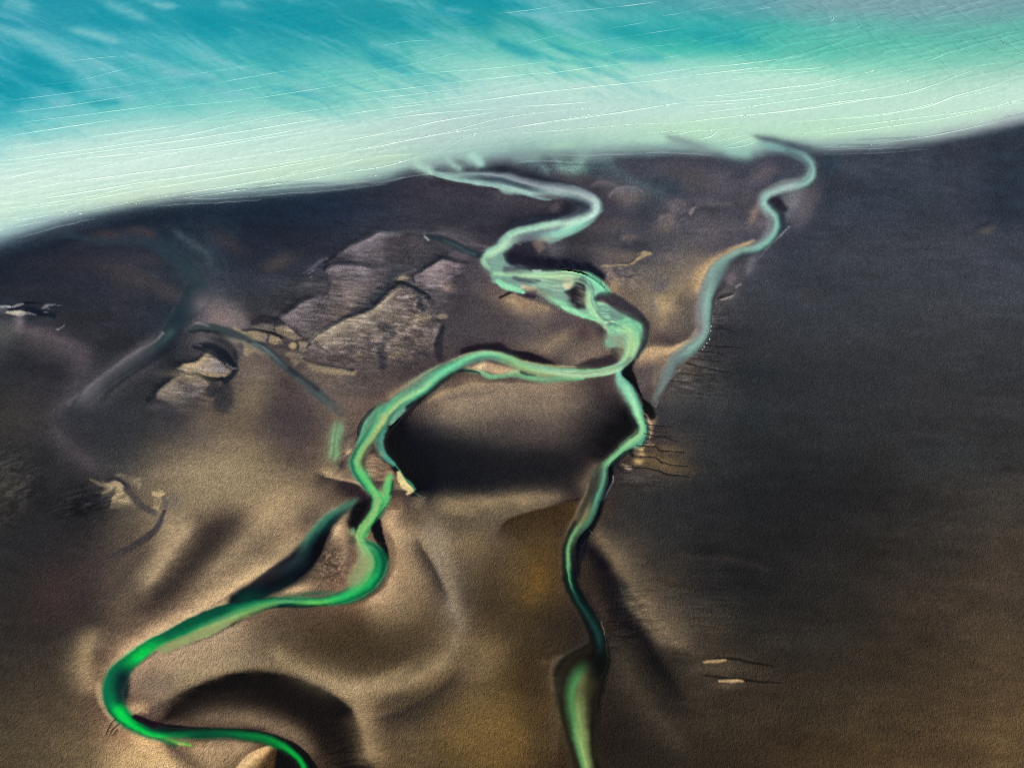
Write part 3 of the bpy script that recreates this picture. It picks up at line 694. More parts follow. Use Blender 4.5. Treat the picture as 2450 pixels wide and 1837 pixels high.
# ---- mounds of the north-east flat
st('P', '700,20,20 1100,150,24 1500,250,20', (54, 66, 77), .75, g=True)
st('P', '180,140,4 280,85,4.5 430,98,4.5 530,140,3', (100, 92, 98), .75, 5); bl('P', 300, 180, 26, 12, 10, (48, 50, 60), .7)
bl('P', 640, 265, 42, 20, 5, (96, 88, 91), .85, 3); st('P', '440,270,3 500,185,3 650,152,3.4 800,168,3 890,240,3', (114, 108, 114), .75, 3)
bl('P', 780, 300, 20, 10, 0, (106, 95, 84), .6)
bl('P', 1320, 400, 32, 15, 10, (102, 94, 100), .65); bl('P', 1180, 630, 32, 22, -20, (108, 98, 97), .7); bl('P', 1160, 700, 16, 9, 0, (112, 102, 88), .5)
tx('P', 1250, 520, 50, 30, 0, .22, 6, 10, 40, 629)
pg('P', '1478,490 1520,432 1590,408 1552,480 1508,520', (142, 130, 124), .92, 2)
st('P', '1600,382,4 1750,380,4 2060,380,3', (102, 98, 100), .65, 4); bl('P', 1750, 470, 34, 12, 5, (62, 62, 68), .6); bl('P', 1650, 540, 14, 9, 0, (104, 92, 98), .5)
st('P', '570,850,3 600,815,4 680,798,4 790,815,4', (100, 91, 90), .75, 4); bl('P', 690, 860, 22, 8, 10, (56, 55, 60), .7)
st('P', '560,930,10 800,950,14 1050,910,18', (52, 53, 61), .75, g=True); bl('P', 900, 480, 30, 34, 0, (52, 57, 67), .7)
bl('P', 500, 660, 50, 14, -5, (88, 82, 78), .5); bl('P', 200, 1000, 60, 12, 0, (92, 87, 87), .6); bl('P', 450, 1050, 40, 14, 0, (104, 94, 90), .5)
bl('P', 1800, 800, 50, 24, -20, (104, 96, 104), .6); bl('P', 1250, 1080, 36, 12, 10, (112, 104, 108), .6); bl('P', 1500, 1000, 40, 20, 0, (84, 82, 86), .5)
bl('P', 650, 1080, 30, 12, -10, (118, 104, 90), .6)
st('P', '330,1203,2.5 450,1192,1.6 600,1183,1.4 700,1172,1.8 780,1125,4 840,1065,7 900,1035,7 970,1032,4', (168, 148, 114), .88, 2.5)
st('P', '690,1160,1.5 760,1118,2 800,1070,2 850,1035,2', (58, 56, 61), .75, 2)
st('P', '430,1240,12 500,1350,12 650,1400,10 800,1450,8', (128, 115, 107), .65, 8); st('P', '500,1260,5 580,1310,6 700,1330,4', (84, 82, 90), .6, 4)
st('P', '420,1450,10 560,1520,14', (180, 154, 116), .85, g=True)
tx('P', 640, 1320, 60, 28, 10, .30, 12, 5, 12, 631)
bl('P', 1050, 1420, 20, 26, 20, (92, 88, 96), .7)
# ---------------------------------------------------------------- dune lines: lit and shaded slopes painted, one side steep, the other long
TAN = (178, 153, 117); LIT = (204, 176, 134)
bl('Y1', 520, 130, 120, 60, 0, (166, 146, 116), .5)
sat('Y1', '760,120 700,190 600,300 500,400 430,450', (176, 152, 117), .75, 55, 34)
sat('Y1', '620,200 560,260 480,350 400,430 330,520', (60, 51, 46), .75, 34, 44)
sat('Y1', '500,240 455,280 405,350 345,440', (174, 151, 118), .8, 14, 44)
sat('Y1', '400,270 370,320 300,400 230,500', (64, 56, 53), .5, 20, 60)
sat('Y1', '255,500 222,560 212,620 240,690', (156, 134, 102), .75, 22, 30)
sat('Y1', '240,560 260,600 300,560', (80, 68, 56), .5, 14, 14)
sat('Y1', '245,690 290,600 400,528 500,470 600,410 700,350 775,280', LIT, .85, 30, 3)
sat('Y1', '300,640 420,565 520,535 640,490', (182, 160, 126), .8, 4, 60)
bl('Y1', 480, 590, 110, 34, -12, (166, 145, 114), .6)
sat('Y1', '345,620 400,650 450,640', (122, 106, 88), .6, 30, 34)
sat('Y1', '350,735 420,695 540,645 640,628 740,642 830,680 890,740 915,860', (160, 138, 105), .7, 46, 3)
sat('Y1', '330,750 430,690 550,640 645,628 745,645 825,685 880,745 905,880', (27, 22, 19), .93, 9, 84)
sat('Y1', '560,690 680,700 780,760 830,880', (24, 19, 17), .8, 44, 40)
sat('Y1', '420,748 560,738 660,752 740,800 790,880', (128, 110, 86), .75, 30, 26)
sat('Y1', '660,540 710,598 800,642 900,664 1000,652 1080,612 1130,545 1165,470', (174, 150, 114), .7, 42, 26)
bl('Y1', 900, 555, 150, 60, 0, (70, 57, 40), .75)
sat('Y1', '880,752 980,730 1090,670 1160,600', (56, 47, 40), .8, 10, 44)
sat('Y1', '880,700 905,760 930,862', (150, 127, 94), .6, 30, 34)
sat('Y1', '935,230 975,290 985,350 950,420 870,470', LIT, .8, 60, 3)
sat('Y1', '1050,200 1080,320 1115,440 1150,540', (150, 135, 114), .6, 22, 18)
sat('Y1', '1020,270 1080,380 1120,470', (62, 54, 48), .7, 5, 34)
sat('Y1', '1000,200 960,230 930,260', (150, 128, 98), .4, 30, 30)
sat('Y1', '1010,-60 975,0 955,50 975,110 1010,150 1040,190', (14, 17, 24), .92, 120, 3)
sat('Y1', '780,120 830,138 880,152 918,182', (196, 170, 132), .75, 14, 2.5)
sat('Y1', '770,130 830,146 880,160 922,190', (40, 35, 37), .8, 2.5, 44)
sat('Y1', '310,770 360,800 420,850 470,900', (216, 182, 130), .8, 16, 60)
sat('Y1', '385,785 440,822 520,880', (106, 89, 70), .75, 24, 6)
sat('Y1', '450,812 560,815 650,806', (176, 150, 114), .7, 8, 34)
bl('Y1', 150, 420, 60, 70, 0, (58, 47, 46), .5)
# centre
sat('Y2', '100,160 130,128 200,98 330,98 480,88', (164, 144, 116), .75, 4, 56)
sat('Y2', '110,170 250,145 400,150 500,125', (146, 128, 108), .6, 40, 46)
sat('Y2', '130,140 180,125 280,112', (110, 98, 90), .5, 8, 6)
bl('Y2', 300, 210, 110, 40, -10, (84, 74, 70), .5)
bl('Y2', 160, 280, 170, 66, 4, (22, 23, 28), .8); bl('Y2', 370, 290, 150, 46, -4, (30, 28, 31), .8)
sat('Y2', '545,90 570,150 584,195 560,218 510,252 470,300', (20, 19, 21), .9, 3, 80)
sat('Y2', '500,270 470,310 445,350', (112, 95, 76), .6, 4, 26)
sat('Y2', '70,352 200,362 330,352 445,342', (154, 133, 101), .65, 22, 64)
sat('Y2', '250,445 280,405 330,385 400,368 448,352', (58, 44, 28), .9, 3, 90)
bl('Y2', 350, 520, 56, 90, 0, (100, 76, 38), .55); bl('Y2', 240, 860, 130, 80, 0, (120, 94, 52), .6); bl('Y2', 250, 620, 60, 60, 0, (64, 51, 36), .5)
sat('Y2', '40,420 30,470 60,560 90,640', (140, 119, 90), .5, 50, 40)
sat('Y2', '200,640 230,700 220,780', (130, 108, 76), .5, 40, 40)
sat('Y2', '480,400 520,478 580,580 640,655 730,715', (122, 105, 82), .8, 60, 18)
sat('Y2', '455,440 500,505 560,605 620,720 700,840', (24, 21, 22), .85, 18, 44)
sat('Y2', '520,640 560,760 640,860 720,960', (72, 62, 50), .6, 30, 40)
bl('Y2', 520, 890, 60, 60, 0, (36, 29, 23), .7)
sat('Y2', '390,960 400,820 395,740 430,690', (92, 76, 54), .5, 40, 4)
# round the braids and the eastern stream (sheet Y3)
sat('Y3', '440,560 520,590 600,620 680,655', (178, 155, 121), .75, 6, 34)
sat('Y3', '480,640 560,650 640,690', (150, 130, 104), .5, 20, 34)
sat('Y3', '700,680 620,740 540,780 440,810', (156, 137, 110), .6, 26, 30)
sat('Y3', '820,700 760,770 680,830', (140, 124, 104), .5, 30, 26)
sat('Y3', '700,640 660,700 560,760', (84, 74, 74), .5, 22, 20)
sat('Y3', '250,830 330,800 440,796 520,815 640,850 760,860', (44, 38, 43), .75, 22, 3)
sat('Y3', '780,560 880,600 960,650 990,700', (120, 108, 98), .5, 30, 10)
sat('Y3', '1269,440 1200,500 1130,560 1060,640 1020,700', (186, 162, 126), .6, 4, 70)
sat('Y3', '1170,740 1100,780 1010,800 980,860', (188, 163, 127), .75, 30, 36)
sat('Y3', '1040,720 1100,740 1160,700', (92, 82, 80), .6, 30, 24)
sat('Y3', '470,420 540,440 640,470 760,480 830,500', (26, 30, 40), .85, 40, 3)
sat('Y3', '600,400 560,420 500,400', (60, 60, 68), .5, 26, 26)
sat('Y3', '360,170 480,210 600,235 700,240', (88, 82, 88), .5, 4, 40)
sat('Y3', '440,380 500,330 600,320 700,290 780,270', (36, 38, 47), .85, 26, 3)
sat('Y3', '200,340 260,350 330,380 380,410', (100, 94, 100), .6, 14, 3)
sat('Y3', '880,260 960,210 1040,200', (104, 97, 100), .4, 40, 30)
# north-west (sheet Y4)
sat('Y4', '600,660 500,720 400,790 330,850 260,940', (136, 127, 130), .7, 40, 3)
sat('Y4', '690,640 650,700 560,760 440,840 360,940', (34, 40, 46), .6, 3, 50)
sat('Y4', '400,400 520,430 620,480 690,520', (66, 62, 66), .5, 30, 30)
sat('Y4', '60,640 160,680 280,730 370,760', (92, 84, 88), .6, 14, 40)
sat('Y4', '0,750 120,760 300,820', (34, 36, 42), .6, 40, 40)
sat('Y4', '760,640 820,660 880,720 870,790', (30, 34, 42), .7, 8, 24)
sat('Y4', '700,550 780,545 860,580 900,620', (116, 106, 108), .6, 34, 16)
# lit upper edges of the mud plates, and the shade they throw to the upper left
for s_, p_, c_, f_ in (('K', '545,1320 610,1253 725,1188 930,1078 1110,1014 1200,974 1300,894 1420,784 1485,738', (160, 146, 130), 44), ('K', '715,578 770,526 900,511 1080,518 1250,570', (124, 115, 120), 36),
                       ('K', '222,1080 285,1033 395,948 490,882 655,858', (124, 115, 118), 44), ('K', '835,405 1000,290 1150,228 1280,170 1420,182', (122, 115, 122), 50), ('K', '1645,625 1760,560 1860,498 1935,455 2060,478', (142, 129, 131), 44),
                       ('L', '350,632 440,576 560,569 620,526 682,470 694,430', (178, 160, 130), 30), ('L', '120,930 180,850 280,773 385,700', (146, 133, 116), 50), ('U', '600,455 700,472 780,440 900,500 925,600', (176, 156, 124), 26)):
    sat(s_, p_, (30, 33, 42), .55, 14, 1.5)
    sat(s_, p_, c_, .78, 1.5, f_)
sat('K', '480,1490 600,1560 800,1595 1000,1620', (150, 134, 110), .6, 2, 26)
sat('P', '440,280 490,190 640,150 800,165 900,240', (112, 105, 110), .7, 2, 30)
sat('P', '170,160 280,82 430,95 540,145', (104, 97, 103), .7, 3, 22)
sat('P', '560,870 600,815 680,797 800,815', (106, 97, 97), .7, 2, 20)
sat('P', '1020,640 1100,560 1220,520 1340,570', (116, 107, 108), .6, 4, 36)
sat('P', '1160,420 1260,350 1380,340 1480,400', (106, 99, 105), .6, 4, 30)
sat('J', '1980,120 2080,160 2212,190', (50, 62, 74), .6, 16, 20)
tx('K', 1000, 800, 250, 130, -32, .20, 34, 5, 4, 701); tx('K', 600, 900, 120, 80, -30, .16, 26, 5, 8, 703); tx('C4', 1250, 800, 120, 90, 0, .14, 34, 5, 8, 705)
bl('C6', 900, 500, 330, 150, 0, (57, 60, 68), .5); bl('C6', 1100, 1000, 300, 130, 0, (48, 49, 53), .35); bl('C6', 350, 900, 120, 90, 0, (44, 46, 51), .35)
# ---------------------------------------------------------------- running water
FLOW[0] = 1.0
# ---- eastern stream
bl('E', 1650, 480, 28, 22, 0, (70, 78, 88), .75); st('E', '1080,620,18 1200,560,18 1380,490,14 1480,520,10', (104, 94, 102), .7, g=True)
st('E', '1000,750,20 1150,900,22 1050,1050,24', (92, 85, 88), .5, g=True)
bl('E', 700, 430, 90, 20, 6, (60, 62, 72), .6); bl('E', 500, 560, 60, 18, 20, (72, 68, 70), .5); bl('E', 1050, 520, 30, 14, -20, (64, 68, 78), .6)
bl('E', 1600, 850, 30, 44, 30, (120, 120, 127), .85); bl('E', 1620, 720, 30, 14, -20, (116, 116, 122), .7); bl('E', 1800, 760, 20, 34, 30, (92, 86, 94), .6); bl('E', 1720, 960, 20, 40, 30, (98, 94, 102), .7)
st('E', '1950,300,16 2000,420,22 1950,520,20', (42, 58, 70), .75, g=True)
st('E', '1250,850,5 1180,960,9 1120,1120,9', (150, 130, 118), .65, g=True)
bl('E', 1260, 1080, 20, 22, 0, (112, 104, 110), .7)
st('G', '1500,90,3 1300,190,6 1150,290,9 1000,390,13 850,540,15 770,700,15', (194, 165, 124), .88, 6, el=7, er=16)
st('G', '1100,300,12 900,450,18 700,700,24 500,850,26', (168, 145, 114), .55, g=True)
bl('G', 330, 950, 34, 20, 20, (184, 160, 122), .75); st('G', '280,950,10 330,1120,14 240,1240,12', (172, 149, 117), .65, g=True)
bl('G', 300, 680, 24, 12, -40, (96, 92, 98), .7); bl('G', 480, 620, 40, 20, -30, (118, 106, 98), .4); bl('G', 560, 780, 30, 14, -30, (118, 104, 88), .5)
bl('G', 560, 1150, 40, 30, 0, (110, 100, 92), .6); bl('G', 450, 1250, 36, 14, 0, (118, 106, 96), .5)
bl('G', 380, 1420, 60, 16, -5, (84, 75, 73), .9); bl('G', 220, 1400, 20, 22, 0, (86, 77, 74), .7)
st('G', '100,830,8 180,950,9 220,1060,9', (116, 108, 108), .6, g=True)
st('G', '60,1600,12 180,1560,13 400,1540,9 600,1475,7 735,1385,6 755,1290,5', (182, 158, 124), .85, 6)
st('Q', '720,560,5 900,515,4.5 1100,420,4', (194, 166, 126), .7, g=True); st('Q', '560,470,14 620,580,20 500,660,20 420,560,10', (182, 156, 122), .8, g=True)
st('Q', '740,700,12 500,840,22 480,1000,26 560,1150,16', (94, 86, 84), .75, g=True); st('Q', '680,760,6 640,900,7 620,1050,6', (132, 118, 104), .6, g=True)
EAST = 'stream'
st('E', '1150,170,10,.7 1300,200,13 1500,240,14 1650,300,14 1760,380,12 1812,470,11 1802,560,11 1740,622,11 1620,652,12 1480,682,12 1350,732,10 1282,790,9.5 1270,860,10 1320,930,12 1390,1000,12 1412,1080,12 1370,1180,11 1290,1290,10 1190,1362,8', (122, 152, 148), .92, 5, wat=EAST)
st('E', '1640,635,8 1540,665,9 1450,690,7', (152, 170, 167), .75, g=True); st('E', '1825,480,5 1800,570,5', (132, 168, 162), .7, g=True)
st('E', '1295,780,5 1290,850,6 1330,920,7', (152, 186, 177), .75, g=True); st('E', '1425,1050,6 1385,1160,6 1290,1290,6', (134, 180, 165), .85, g=True)
st('E', '1360,790,9 1430,850,11 1500,920,8', (46, 47, 57), .92, 6); st('E', '1350,1000,8 1360,1100,8 1290,1220,7', (110, 108, 114), .7, g=True)
st('E', '1480,1000,6 1490,1080,8 1430,1180,5 1350,1300,4', (48, 61, 70), .8, 4); st('E', '1560,1090,4 1490,1150,5', (52, 64, 73), .7, 4)
st('E', '1290,1378,1 1400,1270,1.5 1500,1172,1.4 1560,1110,1', (152, 152, 160), .85, 1.5); st('E', '1225,1460,1 1280,1400,1', (130, 130, 138), .7, 1.4)
st('E', '1780,690,1.5 1840,620,1.5', (60, 66, 76), .7, 2)
st('G', '1640,110,9 1500,190,10 1350,232,9 1200,312,10 1080,422,13 980,560,18 920,700,17 880,830,14 880,1000,14 880,1150,14 860,1290,14 800,1400,13 700,1480,13 600,1560,14 520,1640,14', (120, 147, 140), .92, 4, wat=EAST)
st('G', '1430,238,4 1300,292,6.5 1180,372,6.5 1100,425,5', (58, 60, 70), .92, 4); st('G', '960,700,8 890,830,9 890,960,8', (138, 170, 156), .85, g=True)
st('G', '790,930,9 790,1100,9 800,1250,8', (120, 117, 121), .7, g=True); st('G', '1140,630,5 1050,735,5 970,850,6 962,950,5 950,1150,3', (52, 51, 55), .85, 4)
st('G', '1250,480,12 1200,600,13 1150,690,11', (112, 104, 107), .85, g=True); st('G', '1540,250,8 1460,450,9.5 1400,570,8', (108, 108, 116), .85, g=True)
st('G', '1380,250,8 1250,420,9', (74, 72, 76), .6, g=True); bl('G', 1180, 820, 16, 8, -20, (120, 113, 112), .7); st('G', '1060,850,4 1150,810,5 1220,790,3', (46, 44, 47), .8, 3)
st('G', '1070,870,1.4 1150,845,2 1240,815,1.5', (160, 152, 148), .7, 1.6); st('G', '1270,700,1.4 1340,660,2', (150, 146, 148), .6, 1.6)
st('G', '820,1380,8 760,1430,9', (134, 165, 150), .7, g=True)
st('Q', '900,650,12 830,830,12 760,960,9 700,1080,7 650,1200,5 620,1260,3,.4', (112, 126, 122), .88, 6, wat=EAST)
st('Q', '800,850,8 740,980,7', (132, 142, 136), .7, g=True)
st('G', '978,1010,1.2 968,1060,1.4 972,1110,1.4 966,1180,1.2', (196, 198, 196), .85, 1.2); st('G', '965,1020,1 962,1100,1.2', (24, 26, 30), .8, 1.2)
tx('G', 1060, 1120, 26, 24, 0, .35, 16, 3, 3, 641)

# ---- right fork
RF = 'fork'
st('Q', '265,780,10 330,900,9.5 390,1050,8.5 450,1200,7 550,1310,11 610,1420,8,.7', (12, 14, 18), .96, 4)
st('Q', '162,800,5 158,870,7 190,960,12 260,1060,15 340,1200,15 410,1350,14 460,1480,10 490,1580,8', (112, 176, 152), .96, 3, wat=RF)
st('Q', '235,850,5 262,905,7', (28, 48, 48), .85, 4); st('Q', '230,960,6 300,1040,6 350,1130,5', (130, 190, 172), .8, g=True)
st('Q', '280,1040,6 345,1190,7 405,1340,7 450,1460,6', (152, 218, 168), .92, 4); st('Q', '190,1050,5 300,1250,5 395,1420,4', (112, 120, 106), .75, 3)
st('Q', '360,1000,1.5 460,1200,2 480,1290,2', (120, 108, 108), .6, 1.5)
st('R', '410,470,10 445,560,9 452,640,9 430,720,10 350,830,11 250,920,12 100,1030,11 0,1120,9', (128, 187, 138), .96, 3, wat=RF)
st('R', '495,560,5 500,680,6 480,820,8 420,930,8 330,985,7', (92, 164, 136), .88, 3, wat=RF); st('R', '480,640,2 478,760,2', (62, 120, 104), .7, 2)
st('R', '405,540,2.2 402,660,2.4 340,790,2.6 160,935,3.2 30,1050,3.4', (24, 27, 29), .85, 2); st('R', '250,880,3 100,990,3.4 0,1075,3', (112, 140, 112), .6, 3)
for x, y in ((440, 275), (475, 300), (482, 350), (505, 372), (492, 425), (512, 455)):
    st('R', '%d,%d,1.4 %d,%d,1.8' % (x, y, x + 22, y + 12), (30, 26, 30), .85, 1.2)
st('C', '1040,0,5 920,90,6.5 830,170,6.5 755,225,5', (128, 192, 138), .96, 2.5, wat=RF)
st('C', '740,260,14 690,420,17 630,600,18 580,760,17 530,880,17 480,990,16', (68, 69, 60), .9, 4, wat=RF)
st('C', '640,330,5 560,560,7 500,760,7 440,900,6', (58, 56, 54), .5, g=True)
st('C', '810,190,7 832,320,6 828,420,6.5 790,520,7.5 740,620,7.5 700,740,7 650,860,7 590,970,7', (92, 152, 122), .94, 3, wat=RF)
st('C', '800,480,4 750,600,4.5 715,700,4', (112, 178, 142), .8, g=True); st('C', '770,250,8 800,230,7', (120, 140, 122), .6, g=True)
st('C', '742,228,3 700,290,3.4 680,330,3', (92, 142, 116), .8, 2.5)
st('C', '570,800,9 530,910,12 480,1010,11', (132, 126, 90), .85, g=True); st('C', '650,880,5 590,980,5', (54, 100, 82), .6, g=True)
st('C', '470,930,7 430,1040,10 385,1160,10 352,1280,9 337,1420,8 336,1540,7 352,1659,4', (122, 178, 118), .96, 4, wat=RF)
st('C', '410,930,5 345,1080,7 302,1220,8.5 284,1400,8.5 288,1560,8.5 300,1680,10', (36, 40, 35), .9, 3, wat=RF)
st('C', '865,180,7 885,260,7.5 872,400,7 830,520,5 772,640,4 742,780,5 682,930,5.5 605,1060,6.5 545,1120,10 490,1280,17 445,1450,13 420,1600,11', (28, 28, 31), .92, 4)
st('C', '922,320,1.2 905,410,1.4 870,500,1.4 830,580,1.6 800,635,1.6', (176, 170, 170), .85, 1.4)
st('C', '600,420,2.5 550,560,2.5 440,800,2.5 360,960,2.2 310,1080,2 272,1220,1.5', (128, 108, 80), .65, 2)
st('C', '610,1040,2 640,1075,2.4', (128, 108, 90), .8, 1.6); st('C', '560,1050,2.4 615,1065,2', (14, 18, 18), .9, 1.6)
st('C', '700,960,10 760,1150,14 860,1310,14 960,1490,13 1030,1650,13', (116, 98, 76), .7, g=True)
st('C', '560,1190,9 660,1360,13 790,1510,14 880,1650,15', (24, 22, 26), .88, g=True)
st('C', '480,1450,10 620,1600,16', (58, 47, 38), .5, g=True)
st('D', '1090,60,18 1170,200,20 1260,400,22 1330,600,20 1420,720,14,.4', (33, 29, 29), .8, g=True)
st('D', '1270,40,9 1400,330,12 1550,600,11,.4', (64, 64, 56), .6, g=True); st('D', '1380,150,13 1560,500,14 1760,750,14 1960,950,12', (112, 97, 76), .65, g=True)
st('D', '900,150,14 1000,350,14 1130,620,14', (62, 50, 42), .6, g=True)
tx('D', 1380, 560, 70, 90, 20, .30, 26, 3.6, -6, 643)
st('D', '585,20,12 640,170,13 740,310,14 840,470,15.5 920,620,17 975,750,17 1005,900,18 1020,1050,18 990,1180,18', (15, 26, 27), .96, 3.5, wat=RF)
st('D', '618,-20,4 640,100,3.6 682,190,2', (94, 196, 114), .95, 2); st('D', '700,230,4 790,370,5', (26, 60, 52), .8, g=True); st('D', '940,630,8 1005,760,6', (34, 66, 60), .85, g=True)
st('D', '1040,590,1 1070,680,1.3 1095,800,1.6 1112,920,1.5 1126,1050,1.1', (158, 132, 96), .85, 1.3)
pg('D', '500,1080 620,1000 780,920 900,850 1010,900 1112,1000 1102,1200 1050,1350 980,1500 955,1680 450,1680 432,1500 420,1300 440,1180', (27, 27, 23), .9, 14, wat=RF)
pg('C8', '1370,1040 1420,960 1690,1000 1650,1180 1632,1400 1622,1700 1500,1700 1442,1450 1385,1200', (34, 30, 23), .85, 10, wat=RF)
st('D', '640,1230,13 640,1360,17 640,1500,18 650,1640,18', (66, 126, 72), .75, g=True); st('D', '740,1400,20 760,1640,22', (108, 112, 72), .7, g=True)
st('C8', '1490,1100,18 1480,1230,20 1510,1380,19 1540,1480,17 1570,1570,14 1605,1690,10', (76, 128, 76), .85, g=True)
st('C8', '1540,1360,8 1560,1490,10 1600,1630,10', (140, 166, 98), .85, g=True)
tx('D', 720, 1350, 60, 60, 0, .26, 60, 4, 2, 645)
st('D', '520,1050,3 440,1090,5 390,1180,5 370,1300,4 400,1480,3', (98, 84, 66), .45, 5)

# ---- the main river: mouth and upper bends
RV = 'river'
st('J', '880,180,8 1100,200,10 1300,250,10 1500,305,10 1750,362,8 1920,430,6 2000,470,4', (34, 38, 48), .88, 6)
bl('J', 1450, 200, 62, 16, 10, (58, 62, 72), .75); bl('J', 1950, 180, 26, 14, 0, (46, 56, 66), .85); bl('J', 1700, 260, 50, 10, 15, (76, 72, 78), .6)
pg('J', '360,208 600,230 800,220 1000,240 1300,285 1600,350 1800,400 1950,450 2032,500 2066,550 2050,602 1950,682 1800,772 1620,892 1500,912 1400,880 1240,892 1180,902 1130,942 1050,1012 960,1062 870,1042 860,1010 930,980 1020,910 1060,860 1150,800 1280,750 1450,735 1600,700 1750,660 1850,600 1830,520 1760,480 1700,470 1550,480 1400,470 1250,430 1150,420 1080,390 1050,360 950,345 780,310 600,270', (92, 105, 113), .88, 3, wat=RV)
st('J', '1560,500,10 1600,560,10 1540,620,8', (98, 92, 96), .7, g=True)
st('J', '600,245,3 720,230,5 900,240,6 1100,275,6.5 1300,302,7.5 1500,350,8 1700,382,8 1850,424,8 1960,482,8 2022,545,8', (150, 165, 166), .88, 3)
st('J', '1350,330,3 1600,362,3 1800,402,3 1960,462,3', (110, 120, 128), .6, 2)
st('J', '190,90,5,.6 250,150,5 330,198,5 450,236,6 600,262,7 750,290,7.5 850,320,6.5 950,327,5.5 1020,352,5 1100,396,6.5 1200,402,7.5 1350,402,7 1500,388,6.5 1650,392,6 1800,424,6 1930,492,7 1990,560,8', (166, 202, 187), .92, 3, wat=RV)
st('J', '800,268,4 950,295,7 1150,330,10 1300,350,10 1450,367,7 1520,372,4', (56, 68, 78), .92, 4)
st('J', '1400,432,7 1550,440,8 1700,450,6', (98, 102, 108), .7, 4)
st('J', '1320,440,3 1450,475,3.4 1540,485,2', (140, 172, 166), .7, 2.5)
st('J', '1740,500,14 1850,540,17 1890,590,12 1700,645,14 1500,672,12 1300,692,10 1180,730,7 1080,830,6', (42, 48, 58), .92, 7)
bl('J', 1900, 575, 20, 16, 0, (84, 98, 106), .6)
st('J', '2000,575,7 1930,650,8 1800,708,9 1600,742,10 1400,772,9 1250,782,8 1130,842,8.5 1060,902,7', (162, 203, 182), .88, 3.5, wat=RV)
st('J', '2050,592,4 1950,690,6.5 1820,762,9 1700,812,11 1600,862,11 1545,892,8', (142, 197, 177), .85, 4, wat=RV)
st('J', '1850,690,2 1700,735,2.4 1500,775,2', (120, 140, 140), .6, 2); st('J', '1700,800,3 1550,830,3', (120, 140, 140), .5, 3)
st('J', '1350,788,5 1250,812,7 1190,862,7', (92, 100, 107), .92, 3.5); st('J', '1470,838,7 1380,862,7 1250,886,5', (98, 103, 111), .85, 4)
st('J', '1400,878,7 1550,852,9', (186, 192, 158), .75, g=True); pg('J', '1365,892 1450,890 1485,960 1430,1012 1378,942', (164, 144, 119), .82, 6)
bl('J', 1560, 960, 30, 24, 20, (112, 112, 118), .6)
st('J', '1212,892,4 1232,915,4 1255,925,2', (188, 197, 192), .85, 2.5); bl('J', 1300, 980, 34, 24, 0, (62, 60, 68), .8); bl('J', 1180, 990, 16, 22, 0, (70, 72, 80), .6)
st('J', '1020,930,3 1060,905,3', (36, 42, 48), .8, 2)
st('J', '1170,832,9 1130,912,10 1060,972,11 960,1022,13 890,1052,12 915,1112,13 990,1165,14 1060,1200,13', (160, 206, 172), .95, 3, wat=RV)
st('J', '1100,930,5 1050,965,6 960,1012,7', (198, 208, 154), .8, g=True)
st('J', '985,1080,18 1060,1135,20 1200,1175,15 1400,1192,10 1600,1198,8', (132, 157, 152), .8, 5, wat=RV); st('J', '1060,1085,10 1150,1140,12 1260,1165,8', (88, 102, 110), .65, g=True)
st('J', '1290,1160,3 1400,1180,3', (160, 176, 176), .6, 3)
# small creek joining from the west
st('J', '300,822,3 450,806,3.4 580,848,4.4 700,912,4.4 860,930,4 960,960,3', (94, 90, 96), .7, 3)
st('J', '335,832,5 450,872,8 600,932,9 750,992,8.5 845,1032,8', (42, 50, 58), .92, 3, wat='creek_north'); st('J', '500,890,3 620,942,4 720,992,4 800,1020,4', (60, 78, 82), .8, 2.5)
st('J', '310,846,2 350,882,2.6', (154, 154, 154), .85, 1.6); st('J', '860,1010,1.6 920,985,1.6', (30, 34, 40), .8, 1.4)
st('J', '380,890,4 500,930,4 600,970,4', (84, 78, 82), .5, g=True)

# ---- braids in the middle
bl('H', 250, 745, 58, 17, 24, (166, 144, 115), .8); st('H', '60,622,4 150,682,8 300,800,12 500,822,14', (178, 153, 119), .65, g=True)
bl('H', 120, 1000, 70, 48, 0, (80, 72, 74), .7); bl('H', 850, 900, 34, 22, -20, (98, 88, 88), .6); st('H', '950,1050,12 720,1200,16 480,1360,14', (146, 128, 104), .7, g=True)
bl('H', 1180, 1400, 54, 24, -20, (134, 119, 103), .75); bl('H', 1080, 1090, 24, 24, -30, (86, 73, 71), .75); bl('H', 380, 1050, 40, 30, -30, (92, 85, 85), .6); bl('H', 700, 1000, 26, 18, 0, (84, 74, 76), .5)
bl('H', 600, 900, 60, 14, 0, (100, 92, 92), .5)
st('H', '-150,1270,6 0,1332,9 200,1392,10 400,1432,10 600,1502,6', (48, 42, 46), .85, 6); st('H', '200,1440,4 350,1480,4 550,1530,3', (194, 172, 140), .75, 3)
st('H', '1000,1560,10 1200,1520,17 1400,1480,17 1560,1370,13 1500,1310,10', (54, 49, 51), .85, 7)
st('H', '150,100,16 300,170,19 500,190,19 750,210,19 950,232,17 1150,262,15 1320,340,10', (29, 33, 43), .92, 7); bl('H', 260, 70, 32, 24, 0, (42, 44, 53), .85)
tx('H', 800, 180, 70, 14, 5, .42, 9, 5, 38, 647)
bl('H', 1350, 1100, 10, 24, 0, (78, 74, 76), .7); bl('H', 1240, 960, 26, 12, 30, (84, 80, 80), .7); bl('H', 1330, 1030, 12, 10, 0, (60, 58, 60), .6)
st('H', '-20,615,3 100,562,3 205,528,2', (42, 38, 44), .92, 2); st('H', '220,560,4 320,592,6 430,602,5', (62, 56, 64), .88, 4)
